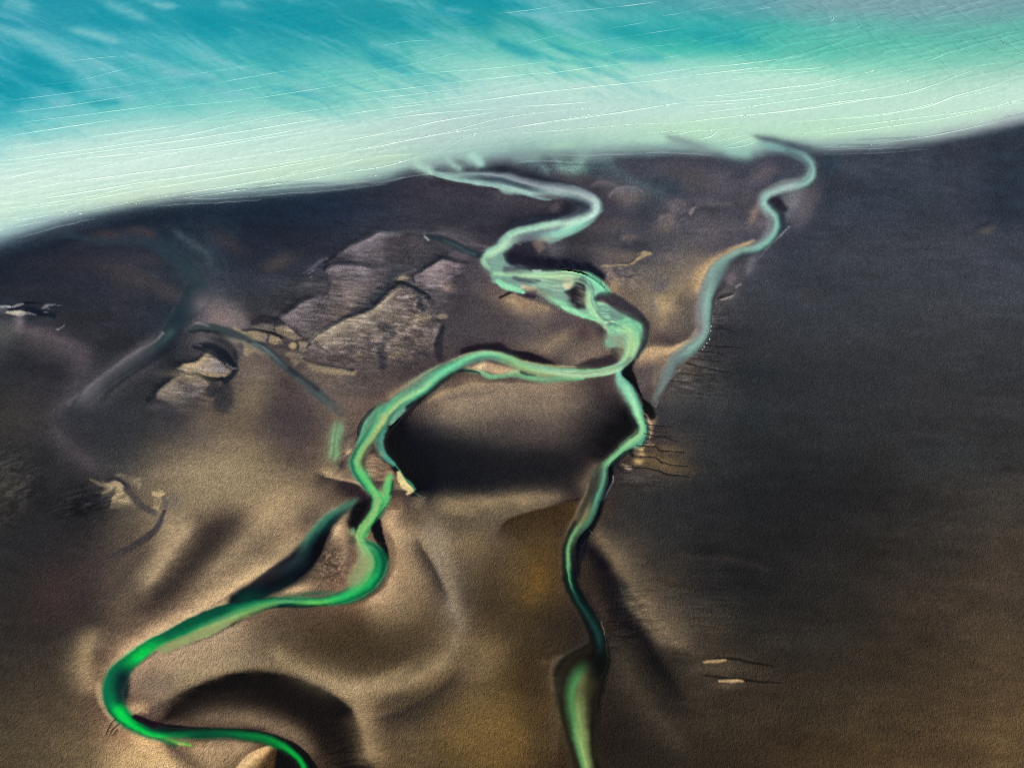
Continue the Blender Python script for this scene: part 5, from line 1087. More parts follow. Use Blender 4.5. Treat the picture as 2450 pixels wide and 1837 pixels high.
chan('X', '1479.8,884.7,6 1479.8,899,9 1486.2,915.4,14 1498.8,933.5,17 1511.5,957,17 1523.2,982.3,15 1531.4,1005.8,12 1538.2,1021,11 1536.3,1033.7,13 1526.8,1047.6,14 1510.4,1059,13 1492.7,1071,11 1480,1081.8,10 1462.7,1099,9 1444.7,1116,12 1439.2,1139.7,18 1432.9,1161.4,20 1424.8,1184.9,20 1415.7,1210,19 1404.9,1235.5,19 1390.4,1257.2,20 1372.3,1282.5,16 1362.4,1307.8,15 1359.7,1336.8,15 1362.4,1363.9,15 1365.7,1390.8,14 1380.2,1425.2,15 1400,1459.6,16 1416.4,1492,17 1428,1521,18 1432.6,1550,19 1423.6,1577,30 1401.9,1602.4,46 1387.4,1633,52 1380,1665.7,50 1383,1721.6,42 1390.6,1777.6,34 1401.8,1830,26 1409,1875,22', {
    0: '-1.2:60.90.80:0 -.9:110.176.152:.9 0:142.207.177 .8:120.170.150:.9 1.2:60.80.70:0',
    3: '-1.1:20.22.26:0 -.95:90.150.128 -.5:130.195.165 0:154.221.174 .45:120.190.155 .8:110.130.112:.8 1.15:90.86.76:0',
    6: '-1.1:70.60.50:0 -.9:80.150.124 -.3:140.205.150 .2:164.218.158 .7:90.130.104 1:30.34.34:.8 1.2:20.20.22:0',
    9: '-1.2:120.110.90:0 -.9:84.150.124 -.4:110.175.132 .1:144.196.141 .5:120.165.120 .8:26.32.30:.9 1.05:120.140.112:.5 1.3:60.54.50:0',
    13: '-1.15:40.40.40:0 -.8:96.150.110 0:138.201.145 .6:110.165.120 1:40.40.40:.7 1.3:60.56.50:0',
    15: '-1.2:26.26.28:0 -1:28.30.32:.9 -.65:50.70.64 -.4:104.164.131 -.1:84.110.92 .3:64.68.58 .7:62.66.58:.9 1.1:80.70.60:.3 1.3:90.78.64:0',
    17: '-1.2:26.26.28:0 -1:26.28.30:.9 -.6:60.110.92 -.35:104.170.136 0:60.70.62 .4:64.64.56 .8:58.58.52:.8 1.15:80.70.56:0',
    19: '-1.2:30.28.28:0 -1:30.28.28:.9 -.6:70.120.96 -.3:84.120.94 0:120.120.86 .35:132.128.92 .7:64.60.50:.8 1.1:80.66.46:0',
    21: '-1.4:30.28.28:0 -1:28.28.28:.9 -.3:70.96.70 0:128.184.123 .3:110.160.108 .6:40.46.40 .95:36.38.32:.9 1.2:70.58.40:0',
    23: '-1.5:30.28.28:0 -1:28.28.28:.85 -.4:34.40.36 -.05:122.187.122 .25:100.160.104 .5:36.42.36 .95:34.36.30:.9 1.15:70.58.40:0',
    25: '-1.3:26.24.26:0 -.9:20.22.24:.9 -.4:18.28.28 -.1:30.60.50 .15:104.206.122 .4:26.40.36 .95:26.28.26:.9 1.2:60.50.36:0',
    26: '-1.2:30.26.26:0 -.9:16.20.22:.95 -.2:18.34.33 .1:34.72.61 .5:24.36.33 .95:30.28.24:.85 1.2:56.46.34:0',
    29: '-1.08:60.50.40:0 -.98:16.22.22:.97 -.5:24.44.42 -.1:30.60.55 .4:18.26.25 .95:26.23.20:.85 1.2:44.36.28:0',
    31: '-1.1:44.36.28:0 -.95:18.20.18:.95 -.2:18.22.20 .4:24.22.18 .9:34.28.21:.8 1.2:54.44.32:0',
    33: '-1.12:54.44.34:0 -.9:30.27.22:.9 -.5:54.54.36 -.1:98.102.65 .25:74.127.74 .5:56.88.54 .8:34.30.24:.9 1.05:50.42.32:.5 1.2:60.50.36:0',
    35: '-1.1:40.34.26:0 -.9:32.28.22 -.5:70.72.46 -.15:130.152.92 .2:86.141.82 .55:50.70.44 .85:34.29.22 1.1:56.46.32:0',
    36: '-1.1:40.34.26:0 -.85:34.30.22 -.4:110.126.76 0:142.172.102 .35:86.133.80 .7:36.34.24 1.1:56.46.32:0', 38: '-1.1:40.34.26:0 -.85:34.30.22 -.3:120.140.84 0:142.172.102 .35:80.120.72 .7:36.34.24 1.1:56.46.32:0'}, 931, RF, .12)
chan('X', '1799.5,336.9,10 1843,345.6,13 1886,356,15 1914.6,369.4,15 1935,386.8,14 1941.7,406.3,13 1936,425.9,13 1916.7,438.9,14 1888.5,445.4,14 1858,455,13 1834.3,467,12 1825.6,484.5,13 1836.4,501.8,14 1851.6,519,15 1853.8,540.9,15 1843,564.7,14 1821.2,586.4,13 1797.6,596.2,11 1770.5,603.4,11 1745,617.9,13 1721.7,641.4,19 1707,664.9,22 1696.4,690,21 1689,715.5,18 1686.4,740.8,19 1686.4,768,19 1683.7,793.3,18 1672.9,813.2,17 1654.8,829.4,16 1634.9,845.7,17 1612.7,863,16 1600,890,15 1587.4,913.6,12 1576.6,935.3,9 1567.5,957,6', {
    1: '-1.2:140.180.172:0 -.7:140.180.172:.6 0:130.170.165:.8 .8:120.160.158:.5 1.3:110.140.140:0',
    4: '-1.3:60.76.86:0 -.9:100.128.128:.8 -.4:132.168.162 .1:112.142.142 .6:84.98.106:.8 1.2:70.78.88:0',
    6: '-1.25:60.70.80:0 -.8:120.158.152 -.3:138.175.167 .1:108.136.136 .5:120.150.148 1:96.104.110:.5 1.3:90.88.96:0',
    8: '-1.5:116.116.122:0 -.9:128.136.138:.8 -.3:158.178.172 .2:152.174.170 .6:120.130.132 .95:120.104.108:.6 1.2:100.92.98:0',
    11: '-1.2:46.48.58:0 -1:60.66.74:.8 -.5:130.165.158 0:156.192.182 .5:130.156.150 1:120.114.116:.6 1.3:110.100.102:0',
    14: '-1.3:46.58.66:0 -1:56.76.82:.9 -.6:112.158.148 -.2:140.188.172 .2:120.140.138 .6:108.108.114:.8 1.2:104.98.102:0',
    16: '-1.1:50.60.66:0 -.9:70.100.98:.9 -.4:128.175.161 .2:136.179.165 .7:116.118.120:.7 1.2:110.104.106:0',
    18: '-1.3:58.60.70:0 -.95:60.64.72:.9 -.4:84.100.100 0:120.148.140 .6:132.159.149 1:150.140.120:.6 1.2:170.150.120:0',
    20: '-1.5:104.100.104:0 -1:84.86.92:.7 -.3:100.126.122 .2:116.144.137 .7:128.155.147 1:150.140.118:.7 1.15:180.158.124:0',
    23: '-1.2:52.51.55:0 -1:60.64.66:.9 -.5:126.162.150 0:140.173.160 .5:124.140.134 1:124.118.118:.7 1.3:130.120.110:0',
    26: '-1.1:40.42.46:0 -.95:60.70.72:.9 -.5:116.146.138 0:126.149.142 .5:122.124.124 1:120.112.108:.6 1.4:124.112.100:0',
    28: '-1.1:80.84.82:0 -.8:104.136.126:.9 -.2:130.165.151 .5:120.140.132 1:150.136.116:.6 1.3:170.150.120:0',
    30: '-1.2:84.82.80:0 -.8:90.104.102:.8 0:110.127.123 .6:116.124.120 1:130.120.110:.4 1.4:140.124.108:0',
    33: '-1.2:80.80.78:0 -.6:112.120.116:.7 0:116.128.124:.8 .6:100.104.102:.5 1.2:90.86.84:0', 34: '-1.2:80.80.78:0 -.6:100.106.104:.4 0:100.108.106:.5 .6:90.90.90:.3 1.2:90.86.84:0'}, 951, EAST, .14)
LT = [(186, 226, 198), (150, 208, 172), (74, 98, 98), (200, 224, 180), (104, 150, 138)]
threads('H', '-80,330,20 200,340,20 500,380,24 800,400,26 1000,380,14 1150,480,14 1160,640,14 1230,790,16 1400,940,22 1600,1030,28 1720,1150,26 1700,1330,16 1600,1500,9 1300,1605,9 900,1610,11 500,1555,10 100,1450,9', 45, 72, LT, .5)
for s_, p_, c_, a_, l_, r_ in (('H', '100,310 450,335 850,332 1050,345 1150,420', (188, 222, 176), .75, 6, 8),
        ('H', '1140,430 1170,560 1150,650 1200,760 1280,880 1400,1000', (186, 228, 176), .75, 6, 7),
        ('H', '1480,1050 1640,1050 1720,1150 1700,1300 1640,1420 1540,1530', (184, 222, 158), .75, 12, 10),
        ('H', '560,560 700,660 860,760 1050,835 1230,892', (170, 224, 180), .7, 4, 5),
        ('H', '-40,420 60,475 180,512 300,545', (168, 222, 182), .7, 5, 4),
        ('H', '1030,310 1180,370 1300,470 1410,570', (152, 222, 182), .7, 5, 7),
        ('Q', '200,960 280,1050 350,1200 410,1350 460,1490', (166, 228, 182), .75, 5, 6),
        ('R', '440,600 430,720 340,840 200,960 60,1070', (166, 212, 160), .6, 5, 5)):
    sat(s_, p_, c_, a_, l_, r_)  # soft highlights painted along the bright cores of the water
# the water softens its own edges; the sand a little
wm_ = np.zeros((NV, NU), np.float32)
for k_ in MASK:
    if not k_.startswith(('plate', 'pad', 'crag', 'bar')):
        wm_ = np.maximum(wm_, MASK[k_])
soft_ = np.clip(blur(wm_, 9, 8) * 2.2, 0, 1)[..., None]
RGB[:] = RGB * (1 - .4 * soft_) + blur(RGB, 2.4, 2.1) * (.4 * soft_)
RGB[:] = RGB * .8 + blur(RGB, 2.0, 1.8) * .2
RGB[:] = np.clip(RGB + .25 * (RGB - blur(RGB, 46, 38)) * (1 - .6 * soft_), 6, 250)
FLOW[0] = 0.0
for s_, t_ in GULLY:
    st(s_, ' '.join('%s,%s,%.2f' % tuple(p.split(',')[:2] + [float(p.split(',')[2]) * .62]) for p in t_.split()), (24, 24, 28), .85, 1.2)

# ---------------------------------------------------------------- the sea
FLOW[0] = 0.0
SH = np.array([(-160, 630), (0, 580), (75, 553), (150, 531), (262, 502), (336, 486), (449, 474), (561, 466), (673, 454), (815, 440), (927, 424), (985, 405), (1060, 396), (1114, 394),
               (1226, 384), (1301, 376), (1376, 378), (1450, 374), (1525, 368), (1600, 366), (1700, 368), (1790, 374), (1850, 362), (1900, 356), (1984, 359), (2116, 352), (2228, 339), (2340, 318), (2450, 294), (2620, 250)], float)
vsh = np.interp(gu, SH[:, 0], SH[:, 1])
k_ = np.ones(9) / 9
vsh = np.convolve(np.pad(vsh, 4, mode='edge'), k_, 'valid').astype(np.float32)
SEAC = {0: '0:30.150.170 60:48.155.175 130:60.168.184 200:22.150.170 260:62.176.188 330:130.206.206 380:186.227.218 430:206.236.223 500:204.235.214 545:176.214.206 566:128.160.164 590:70.88.102',
        400: '0:45.155.170 60:42.158.172 130:70.178.186 200:80.184.186 260:124.206.198 330:188.227.216 390:204.235.222 440:198.230.212 462:178.210.202 476:110.134.142 492:52.66.80',
        800: '0:46.155.168 60:28.150.162 120:66.174.176 190:112.200.190 260:152.216.201 320:190.226.214 380:192.226.206 426:172.208.192 444:120.146.146 464:56.70.82',
        1200: '0:30.150.155 60:62.168.167 110:112.200.186 160:162.221.204 220:186.223.213 280:176.208.203 330:168.206.195 362:142.180.174 382:98.118.122 402:56.64.76',
        1630: '0:80.160.170 60:42.170.165 120:72.190.173 160:142.216.196 200:186.228.213 260:190.226.213 300:186.223.202 335:166.210.188 360:104.130.132 382:58.66.78',
        2000: '0:125.165.173 30:116.170.173 60:96.185.173 110:96.191.171 150:142.216.192 200:186.229.209 260:186.226.206 320:178.221.193 344:140.172.164 358:92.108.114 376:58.68.80',
        2450: '0:122.161.169 40:112.166.167 80:100.185.168 130:120.196.176 175:165.212.193 220:190.228.211 255:192.226.208 275:176.196.192 292:112.122.130 310:48.56.68'}
us = sorted(SEAC); cols = []
tt = np.linspace(-.35, 1.08, 300)
for u in us:
    vs_ = float(np.interp(u, SH[:, 0], SH[:, 1]))
    kn = [(float(t.split(':')[0]) / vs_, [float(k) for k in t.split(':')[1].split('.')]) for t in SEAC[u].split()]
    cols.append(np.stack([np.interp(tt, [k[0] for k in kn], [k[1][c] for k in kn]) for c in range(3)], 1))
cols = np.array(cols)                       # (n, 300, 3)
wob = 26 * fbm(420, 70, 3, 401, 6) + 5 * fbm(90, 22, 3, 402, 10)
TT = np.clip((VV + wob * sstep(1.0, .6, VV / vsh[None, :]) + 4 * fbm(60, 12, 3, 403, -8)) / vsh[None, :], -.34, 1.079)
xi = np.clip(np.searchsorted(us, gu) - 1, 0, len(us) - 2)
xf = np.clip((gu - np.array(us)[xi]) / (np.array(us)[xi + 1] - np.array(us)[xi]), 0, 1)
ti = (TT + .35) / 1.43 * 299; t0 = np.clip(np.floor(ti).astype(int), 0, 298); tf = (ti - t0)[..., None]
X0 = np.broadcast_to(xi[None, :], TT.shape)
ca = cols[X0, t0] * (1 - tf) + cols[X0, t0 + 1] * tf
cb = cols[X0 + 1, t0] * (1 - tf) + cols[X0 + 1, t0 + 1] * tf
SEA = ca * (1 - xf)[None, :, None] + cb * xf[None, :, None]
misty = np.exp(-((UU - 1400) / 420.) ** 2)
seam = sstep(1.10, .97, (VV + 4 * fbm(60, 12, 3, 405) + misty * 26 * fbm(90, 40, 3, 406, 30)) / vsh[None, :])
RIV = np.maximum(MASK[RV], MASK[EAST])
seam = seam * (1 - .75 * blur(RIV, 5, 5) * sstep(.93, 1.02, VV / vsh[None, :]))
KEEP = RGB.copy()
RGB[:] = KEEP * (1 - seam[..., None]) + SEA * seam[..., None]
# drifting veils of silt in the deep water, drawn from upper left to lower right
far = sstep(.78, .35, VV / vsh[None, :])
qu = UU + 30 * fbm(200, 80, 2, 431); qv = VV + 14 * fbm(200, 80, 2, 432)
veil = fbm(260, 40, 4, 411, 19, qu, qv, .62); veil2 = fbm(110, 15, 4, 421, 16, qu, qv, .6); veil3 = fbm(380, 100, 2, 425, 24, qu, qv)
wl = far * sstep(2100, 1200, UU)
am = np.clip(1.0 * veil + .8 * veil3 + .75 * veil2 + .15, -1, 1)
RGB += (wl * np.clip(am, 0, 1))[..., None] * (np.array([136, 202, 208], np.float32) - RGB) * .6
RGB += (wl * np.clip(-am, 0, 1))[..., None] * (np.array([22, 150, 170], np.float32) - RGB) * .6
sh2 = sstep(1.0, .5, VV / vsh[None, :])
RGB += (sh2 * .10 * veil2)[..., None] * np.array([60, 30, 26], np.float32)
TD = (12, 146, 164)
for s_, t_, a_ in (('C1', '560,60,20 700,110,22 880,165,16', .75), ('C1', '1150,80,22 1350,150,24 1560,215,18', .8), ('C1', '1600,110,16 1800,150,18 2000,180,12', .75), ('C1', '80,320,18 220,390,22 450,470,12', .85),
                   ('C1', '-40,560,22 120,580,18 260,610,12', .7), ('C1', '130,500,10 300,540,12 480,565,8', .6), ('C1', '560,640,9 680,660,10 800,655,6', .6), ('C1', '0,680,14 150,650,14', .6), ('C1', '1600,20,30 2194,60,30', .3),
                   ('C2', '840,0,16 1050,30,16 1280,70,12', .7), ('C2', '560,60,10 780,95,14 1000,170,10', .7), ('C2', '320,130,16 500,165,14 640,200,10', .6), ('C2', '960,255,10 1130,320,14 1320,375,10', .7), ('C2', '1600,200,18 2194,220,20', .5), ('C2', '1700,350,10 1900,375,10 2100,370,8', .5),
                   ('C3', '0,220,26 250,240,22 500,270,16', .55), ('C1', '430,200,8 560,260,9 680,300,6', .6), ('C1', '620,560,6 780,600,7', .4), ('C1', '1180,190,14 1500,270,16', .35)):
    st(s_, t_, TD, a_ * .8, g=True)
for s_, t_, a_ in (('C1', '-20,20,14 120,40,16 240,85,10', .6), ('C1', '640,10,10 800,70,14 970,140,8', .6), ('C1', '960,28,6 1060,38,8 1145,42,5', .7), ('C1', '420,190,8 600,225,12 790,280,10', .75), ('C1', '60,200,12 240,260,18 420,380,22 520,430,12', .65),
                   ('C1', '480,350,14 640,420,16 800,460,12', .5), ('C1', '520,620,6 640,600,10 900,645,10', .5), ('C1', '1000,470,14 1200,480,14 1420,500,8', .6), ('C1', '300,680,14 480,640,10', .5), ('C1', '1380,10,10 1600,60,10', .4), ('C1', '1250,560,10 1500,600,10 1600,595,6', .5),
                   ('C1', '780,330,14 1050,420,16 1200,460,10', .4), ('C2', '1050,80,6 1300,110,7 1500,160,5', .5), ('C2', '650,60,6 850,80,7', .4), ('C2', '150,280,8 400,320,8', .4), ('C1', '1850,540,14 2100,600,14', .4)):
    st(s_, t_, (132, 198, 205), a_, g=True)
# the pale tongue reaching into the teal
#pg('C2', '100,420 500,330 880,292 1080,330 1200,362 1300,392 1430,385 1700,368 1860,398 2194,420 2194,620 0,640', (156, 219, 202), .45, 7)
st('C3', '560,20,16 1000,30,26 1500,40,34 2194,60,40', (128, 164, 172), .5, g=True)
# greenish and greyish shallows
for x, y, rx, ry, c, a_ in ((330, 470, 200, 22, (214, 236, 200), .5), (700, 410, 120, 18, (196, 228, 196), .5), (1050, 330, 110, 26, (176, 204, 202), .6), (1280, 300, 120, 22, (180, 212, 204), .5), (1350, 350, 60, 12, (160, 208, 178), .6),
                           (1640, 312, 110, 20, (176, 224, 190), .6), (1760, 350, 60, 10, (160, 214, 190), .6), (1950, 320, 140, 14, (186, 226, 196), .5), (2250, 250, 160, 30, (196, 232, 208), .4), (930, 380, 60, 12, (190, 220, 184), .5), (250, 420, 160, 20, (208, 234, 226), .3)):
    bl('X', x, y, rx, ry, -8 if x < 1500 else -4, c, a_)
# the dark spit and the gap in the shore break
st('E', '150,90,6,.6 300,150,9 420,190,10 560,240,9 700,300,8,.5', (112, 136, 138), .7, g=True)
st('E', '1130,105,4,.6 1300,150,8 1500,202,9 1700,245,8 1850,275,7', (64, 80, 91), .92, g=True)
st('E', '800,270,12 1000,300,14 1200,320,14', (152, 206, 188), .7, g=True); st('E', '1180,200,6 1350,225,7 1550,265,8', (120, 168, 164), .7, g=True)
# plumes of silt where the river meets the sea
st('J', '190,90,9 260,150,10 340,185,10 420,160,14', (168, 208, 193), .75, g=True); st('J', '480,40,9 540,100,9 610,150,9 690,205,6', (152, 192, 182), .75, g=True)
st('J', '740,20,12 820,90,12 905,165,8', (152, 202, 187), .8, g=True); bl('J', 650, 130, 26, 9, 8, (82, 98, 104), .85); bl('J', 545, 195, 22, 7, 8, (96, 110, 116), .75)
st('J', '700,60,8 780,130,8', (130, 160, 158), .5, g=True)
bl('J', 1750, 175, 36, 13, 5, (118, 154, 148), .75); bl('J', 1400, 120, 44, 12, 20, (90, 110, 116), .65); bl('J', 1850, 50, 24, 28, 10, (132, 172, 162), .7); bl('J', 1500, 60, 60, 16, 0, (112, 138, 138), .5)
bl('J', 1680, 90, 30, 12, -10, (76, 88, 96), .6); st('J', '1440,130,6 1480,190,6 1560,240,5', (96, 118, 120), .6, g=True)
for s_, p_, c_, a_, l_, r_ in (('J', '160,70 240,140 330,190 440,225', (176, 214, 198), .7, 10, 8), ('J', '500,20 540,95 620,160 720,215', (164, 202, 190), .65, 10, 8), ('J', '720,0 810,80 915,172', (170, 214, 198), .75, 9, 12),
                               ('J', '1100,60 1300,80 1500,40', (130, 160, 158), .6, 24, 18), ('J', '1560,30 1640,150 1760,190 1850,120 1870,30', (138, 176, 166), .6, 20, 14), ('J', '1420,60 1450,150 1560,230', (104, 126, 128), .6, 14, 10),
                               ('J', '1900,60 2050,90 2212,60', (112, 140, 142), .6, 20, 20), ('J', '2000,120 2150,180 2300,260', (86, 104, 112), .5, 14, 24), ('Y3', '880,110 980,170 1100,210', (84, 100, 108), .5, 10, 26)):
    sat(s_, p_, c_, a_, l_, r_)
# grey backwash streaks along the beach
for k in range(46):
    u = rs.uniform(-40, 2440)
    if 960 < u < 1150 or 1560 < u < 1930:
        continue
    L = rs.uniform(80, 260); of = rs.uniform(-26, 14)
    p = [(u + L * q, float(np.interp(u + L * q, SH[:, 0], SH[:, 1])) + of + 6 * q) for q in (0, .33, .66, 1)]
    st('X', ' '.join('%.1f,%.1f,%.1f' % (x, y, w_) for (x, y), w_ in zip(p, (.5, 1.1, 1.1, .5))), [(150, 158, 168), (45, 72, 84), (190, 210, 205)][k % 3], .4, 1.6)
SEAMASK = sstep(1.05, .985, (VV + 2 * fbm(40, 10, 3, 405)) / vsh[None, :]) * (1 - RIV * sstep(.93, 1.0, VV / vsh[None, :]))
RGB[:] = RGB + (SEAMASK * sstep(.45, .8, VV / vsh[None, :]))[..., None] * (np.array([250, 250, 244], np.float32) - RGB) * .10
# === CHART END

# ---------------------------------------------------------------- chart -> ground
FPX = (CW / 2) / math.tan(HFOV / 2)
CP, SP = math.cos(PITCH), math.sin(PITCH)


def chart_to_ground(u, v, z=0.0):
    x = (np.asarray(u, float) - CW / 2) / FPX
    y = (CH / 2 - np.asarray(v, float)) / FPX
    dy = CP + y * SP; dz = -SP + y * CP
    t = (CAM_H - z) / (-dz)
    return x * t, dy * t


def v_of_angle(deg):               # chart row that lies this many degrees below the horizon
    return CH / 2 - FPX * math.tan(PITCH - math.radians(deg))


# ---------------------------------------------------------------- shape of the flats
LIN = np.clip(RGB / 255.0, .004, 1)
LIN = np.where(LIN <= .04045, LIN / 12.92, ((LIN + .055) / 1.055) ** 2.4).astype(np.float32)
waters = [k for k in ('river', 'fork', 'stream', 'oxbow', 'backwater', 'creek_tide', 'creek_side', 'creek_north') if k in MASK]
WATER = np.zeros((NV, NU), np.float32)
for k in waters:
    WATER = np.maximum(WATER, MASK[k] * (.5 if k == 'backwater' else 1))
WATER = np.clip(WATER, 0, 1)
LAND = (1 - sstep(.35, .65, WATER)) * (1 - SEAMASK)
lum = LIN @ np.array([.3, .55, .15], np.float32)
def land_mean(su, sv):             # mean tone of the sand alone, water left out
    return blur(lum * LAND, su, sv) / np.maximum(blur(LAND, su, sv), .03)


ratio = np.log(np.maximum(land_mean(4, 3.5), 1.5e-3) / np.maximum(land_mean(75, 60), 1.5e-3))
m = math.tan(SUN_EL) * (np.exp(np.clip(ratio, -1.1, 1.0) * .55) - 1) * LAND
mpx_x = CAM_H / (SP - (CH / 2 - gv) / FPX * CP) / FPX            # metres per chart unit across, per row
mpx_y = mpx_x * 1.0 / np.maximum(.2, np.sin(PITCH - np.arctan((CH / 2 - gv) / FPX)))
sx, sy = math.sin(SUN_AZ), -math.cos(SUN_AZ)                      # chart-ward direction of the sun (v grows towards the viewer)
ic = NV // 2
du, dv = sx / mpx_x[ic], sy / mpx_y[ic]
ln = math.hypot(du, dv); du /= ln; dv /= ln
msc = (np.hypot(du * mpx_x, dv * mpx_y))[:, None]                 # metres per chart unit along that direction
Q = np.pad((m * msc).astype(np.float32), 96, mode='reflect')
ky = 2 * math.pi * np.fft.fftfreq(Q.shape[0], STEP)[:, None]; kx = 2 * math.pi * np.fft.rfftfreq(Q.shape[1], STEP)[None, :]
D_ = 1j * (kx * du + ky * dv); K2 = kx * kx + ky * ky
Hf = -np.fft.rfft2(Q) * np.conj(D_) / (np.abs(D_) ** 2 + .12 * K2 + 4e-6)
RELIEF = np.fft.irfft2(Hf, s=Q.shape)[96:-96, 96:-96].astype(np.float32)
RELIEF = np.clip(RELIEF, -5, 5)
wsm = blur(WATER, 5, 4)
HT = (RELIEF * (1 - .85 * sstep(.1, .6, blur(WATER, 9, 8)))) * (1 - SEAMASK)


def normals(ht):
    px, py = chart_to_ground(UU, VV, ht)
    xu_ = np.gradient(px, axis=1); xv_ = np.gradient(px, axis=0); yu_ = np.gradient(py, axis=1); yv_ = np.gradient(py, axis=0)
    zu_ = np.gradient(ht, axis=1); zv_ = np.gradient(ht, axis=0)
    x_ = yv_ * zu_ - zv_ * yu_; y_ = zv_ * xu_ - xv_ * zu_; z_ = xv_ * yu_ - yv_ * xu_
    q = np.sign(z_) / (np.sqrt(x_ * x_ + y_ * y_ + z_ * z_) + 1e-9)
    return x_ * q, y_ * q, z_ * q


nx, ny, nz = normals(HT)
SUNV = np.array([math.sin(SUN_AZ) * math.cos(SUN_EL), math.cos(SUN_AZ) * math.cos(SUN_EL), math.sin(SUN_EL)])
rel = (np.clip(nx * SUNV[0] + ny * SUNV[1] + nz * SUNV[2], 0, 1) / SUNV[2]).astype(np.float32)
# reflectance of sand and silt, plus painted light and shade the relief does not carry
shade = (LIGHT_FLAT - LIGHT_SKY) * blur(rel, 2.5, 2.5)[..., None] + LIGHT_SKY
shade = np.clip(shade, .45 * LIGHT_FLAT, 1.8 * LIGHT_FLAT)
GRAIN = np.random.RandomState(9).normal(0, 1, (NV, NU)).astype(np.float32)
GRAIN = GRAIN * .75 + blur(GRAIN, 2.6, 2.0) * 2.0
SEAF = SEAMASK[..., None]
ALB = np.clip((LIN - .0022) / shade * np.exp(GRAIN[..., None] * (.085 - .068 * SEAF - .04 * (1 - SEAF) * wsm[..., None])), .003, .82).astype(np.float32)

# smaller forms: banks, gullies, plates, swell
HT = HT + (.0012 * np.clip(VV - vsh[None, :], 0, 2000) + .22 * (1 - sstep(.1, .85, blur(WATER, 7, 6)))) * (1 - SEAMASK)
for s_, t_ in GULLY:               # drainage gullies are cut into the mud
    f = field(crom(parse(s_, t_)), 9)
    if f:
        sl_, D1, W1 = f[0], f[1], f[2]
        HT[sl_] -= .35 * sstep(W1 * .8 + 1.6, W1 * .2, D1) * LAND[sl_]
plates = [k for k in MASK if k.startswith(('plate', 'pad', 'crag'))]
for k in plates:                   # the plates stand a little proud of the sand, their surface cracked
    HT += .45 * sstep(.2, .8, MASK[k]) * LAND + .22 * MASK[k] * (TEX1 + .6 * TEX2) * LAND
# low ripples in the shallows, a confused sea where two swells cross
sea_in = SEAMASK * sstep(1.02, .92, VV / vsh[None, :])
HT += sea_in * (.08 * fbm(15, 7, 3, 501, -8))
cross = sea_in * sstep(1450, 1900, UU) * sstep(260, 90, VV)
rg1 = 1 - np.abs(fbm(150, 17, 3, 511, -14)) * 2; rg2 = 1 - np.abs(fbm(110, 15, 2, 521, 24)) * 2
HT += cross * (.45 * np.clip(rg1, 0, 1) ** 3 + .3 * np.clip(rg2, 0, 1) ** 3)
left = sea_in * sstep(1700, 900, UU)
HT += left * .22 * np.clip(1 - np.abs(fbm(240, 13, 3, 531, -9)) * 2.2, 0, 1) ** 3
HT = HT.astype(np.float32)
nx, ny, nz = normals(HT)

# ---------------------------------------------------------------- one survey grid, cut into ground, banks, rivers and sea
xu = np.concatenate([U0 + np.array([-30000, -9000, -2600, -800, -250.]), gu, U1 + np.array([250., 800, 2600, 9000, 30000])])
tv = np.array([v_of_angle(a) for a in (.8, 2.0, 4.0, 7.5, 12.0, 16.0, 19.5)])
bv = np.array([v_of_angle(a) for a in (74., 84., 98., 115., 126.)])
bv = bv[bv > V1 + 30]
xv = np.concatenate([tv, gv, bv])
iu = np.clip(np.round((xu - U0) / STEP).astype(int), 0, NU - 1); iv = np.clip(np.round((xv - V0) / STEP).astype(int), 0, NV - 1)
def ext(a): return a[iv][:, iu]
EH = ext(HT); XUU, XVV = np.meshgrid(xu, xv)
core = ((XUU >= U0) & (XUU <= U1) & (XVV >= V0) & (XVV <= V1))
EH = np.where(core, EH, EH * .0 + np.where(ext(SEAMASK) > .5, 0, .8))
GX, GY = chart_to_ground(XUU, XVV, EH)
NRM = np.stack([ext(nx), ext(ny), ext(nz)], -1).astype(np.float32)
NRM[~core] = (0, 0, 1)
CO = np.stack([GX, GY, EH], -1).astype(np.float32)
COL = ext(ALB)
WET = ext(np.maximum(wsm, SEAMASK)).astype(np.float32)
nr, nc = XUU.shape
idx = np.arange(nr * nc, dtype=np.int32).reshape(nr, nc)
quads = np.stack([idx[:-1, :-1], idx[1:, :-1], idx[1:, 1:], idx[:-1, 1:]], -1).reshape(-1, 4)
def fmask(a):
    e = ext(a)
    return ((e[:-1, :-1] + e[1:, :-1] + e[1:, 1:] + e[:-1, 1:]) * .25).reshape(-1)
tag_of = np.zeros(len(quads), np.int16)
fs = fmask(SEAMASK) > .5
BODY = ['ground']
def claim(name, cond):
    BODY.append(name)
    tag_of[cond] = len(BODY) - 1
for k in plates:
    claim(k, fmask(MASK[k]) > .55)
for k in ('creek_side', 'creek_north', 'creek_tide', 'backwater', 'oxbow', 'stream', 'fork', 'river'):
    claim(k, fmask(MASK[k]) > (.35 if k == 'backwater' else .5))
tan = (fmask(RGB[..., 0]) > fmask(RGB[..., 1]) + 3)
for k in ('bar', 'island'):
    if k in MASK:
        claim(k, (fmask(MASK[k]) > .5) & tan)
claim('sea', fs)


# ---------------------------------------------------------------- materials
def new_mat(name):
    mt = bpy.data.materials.new(name)
    mt.use_nodes = True
    nt = mt.node_tree
    bs = nt.nodes['Principled BSDF']
    at = nt.nodes.new('ShaderNodeAttribute'); at.attribute_name = 'tone'
    pos = nt.nodes.new('ShaderNodeNewGeometry')
    return mt, nt, bs, at, pos


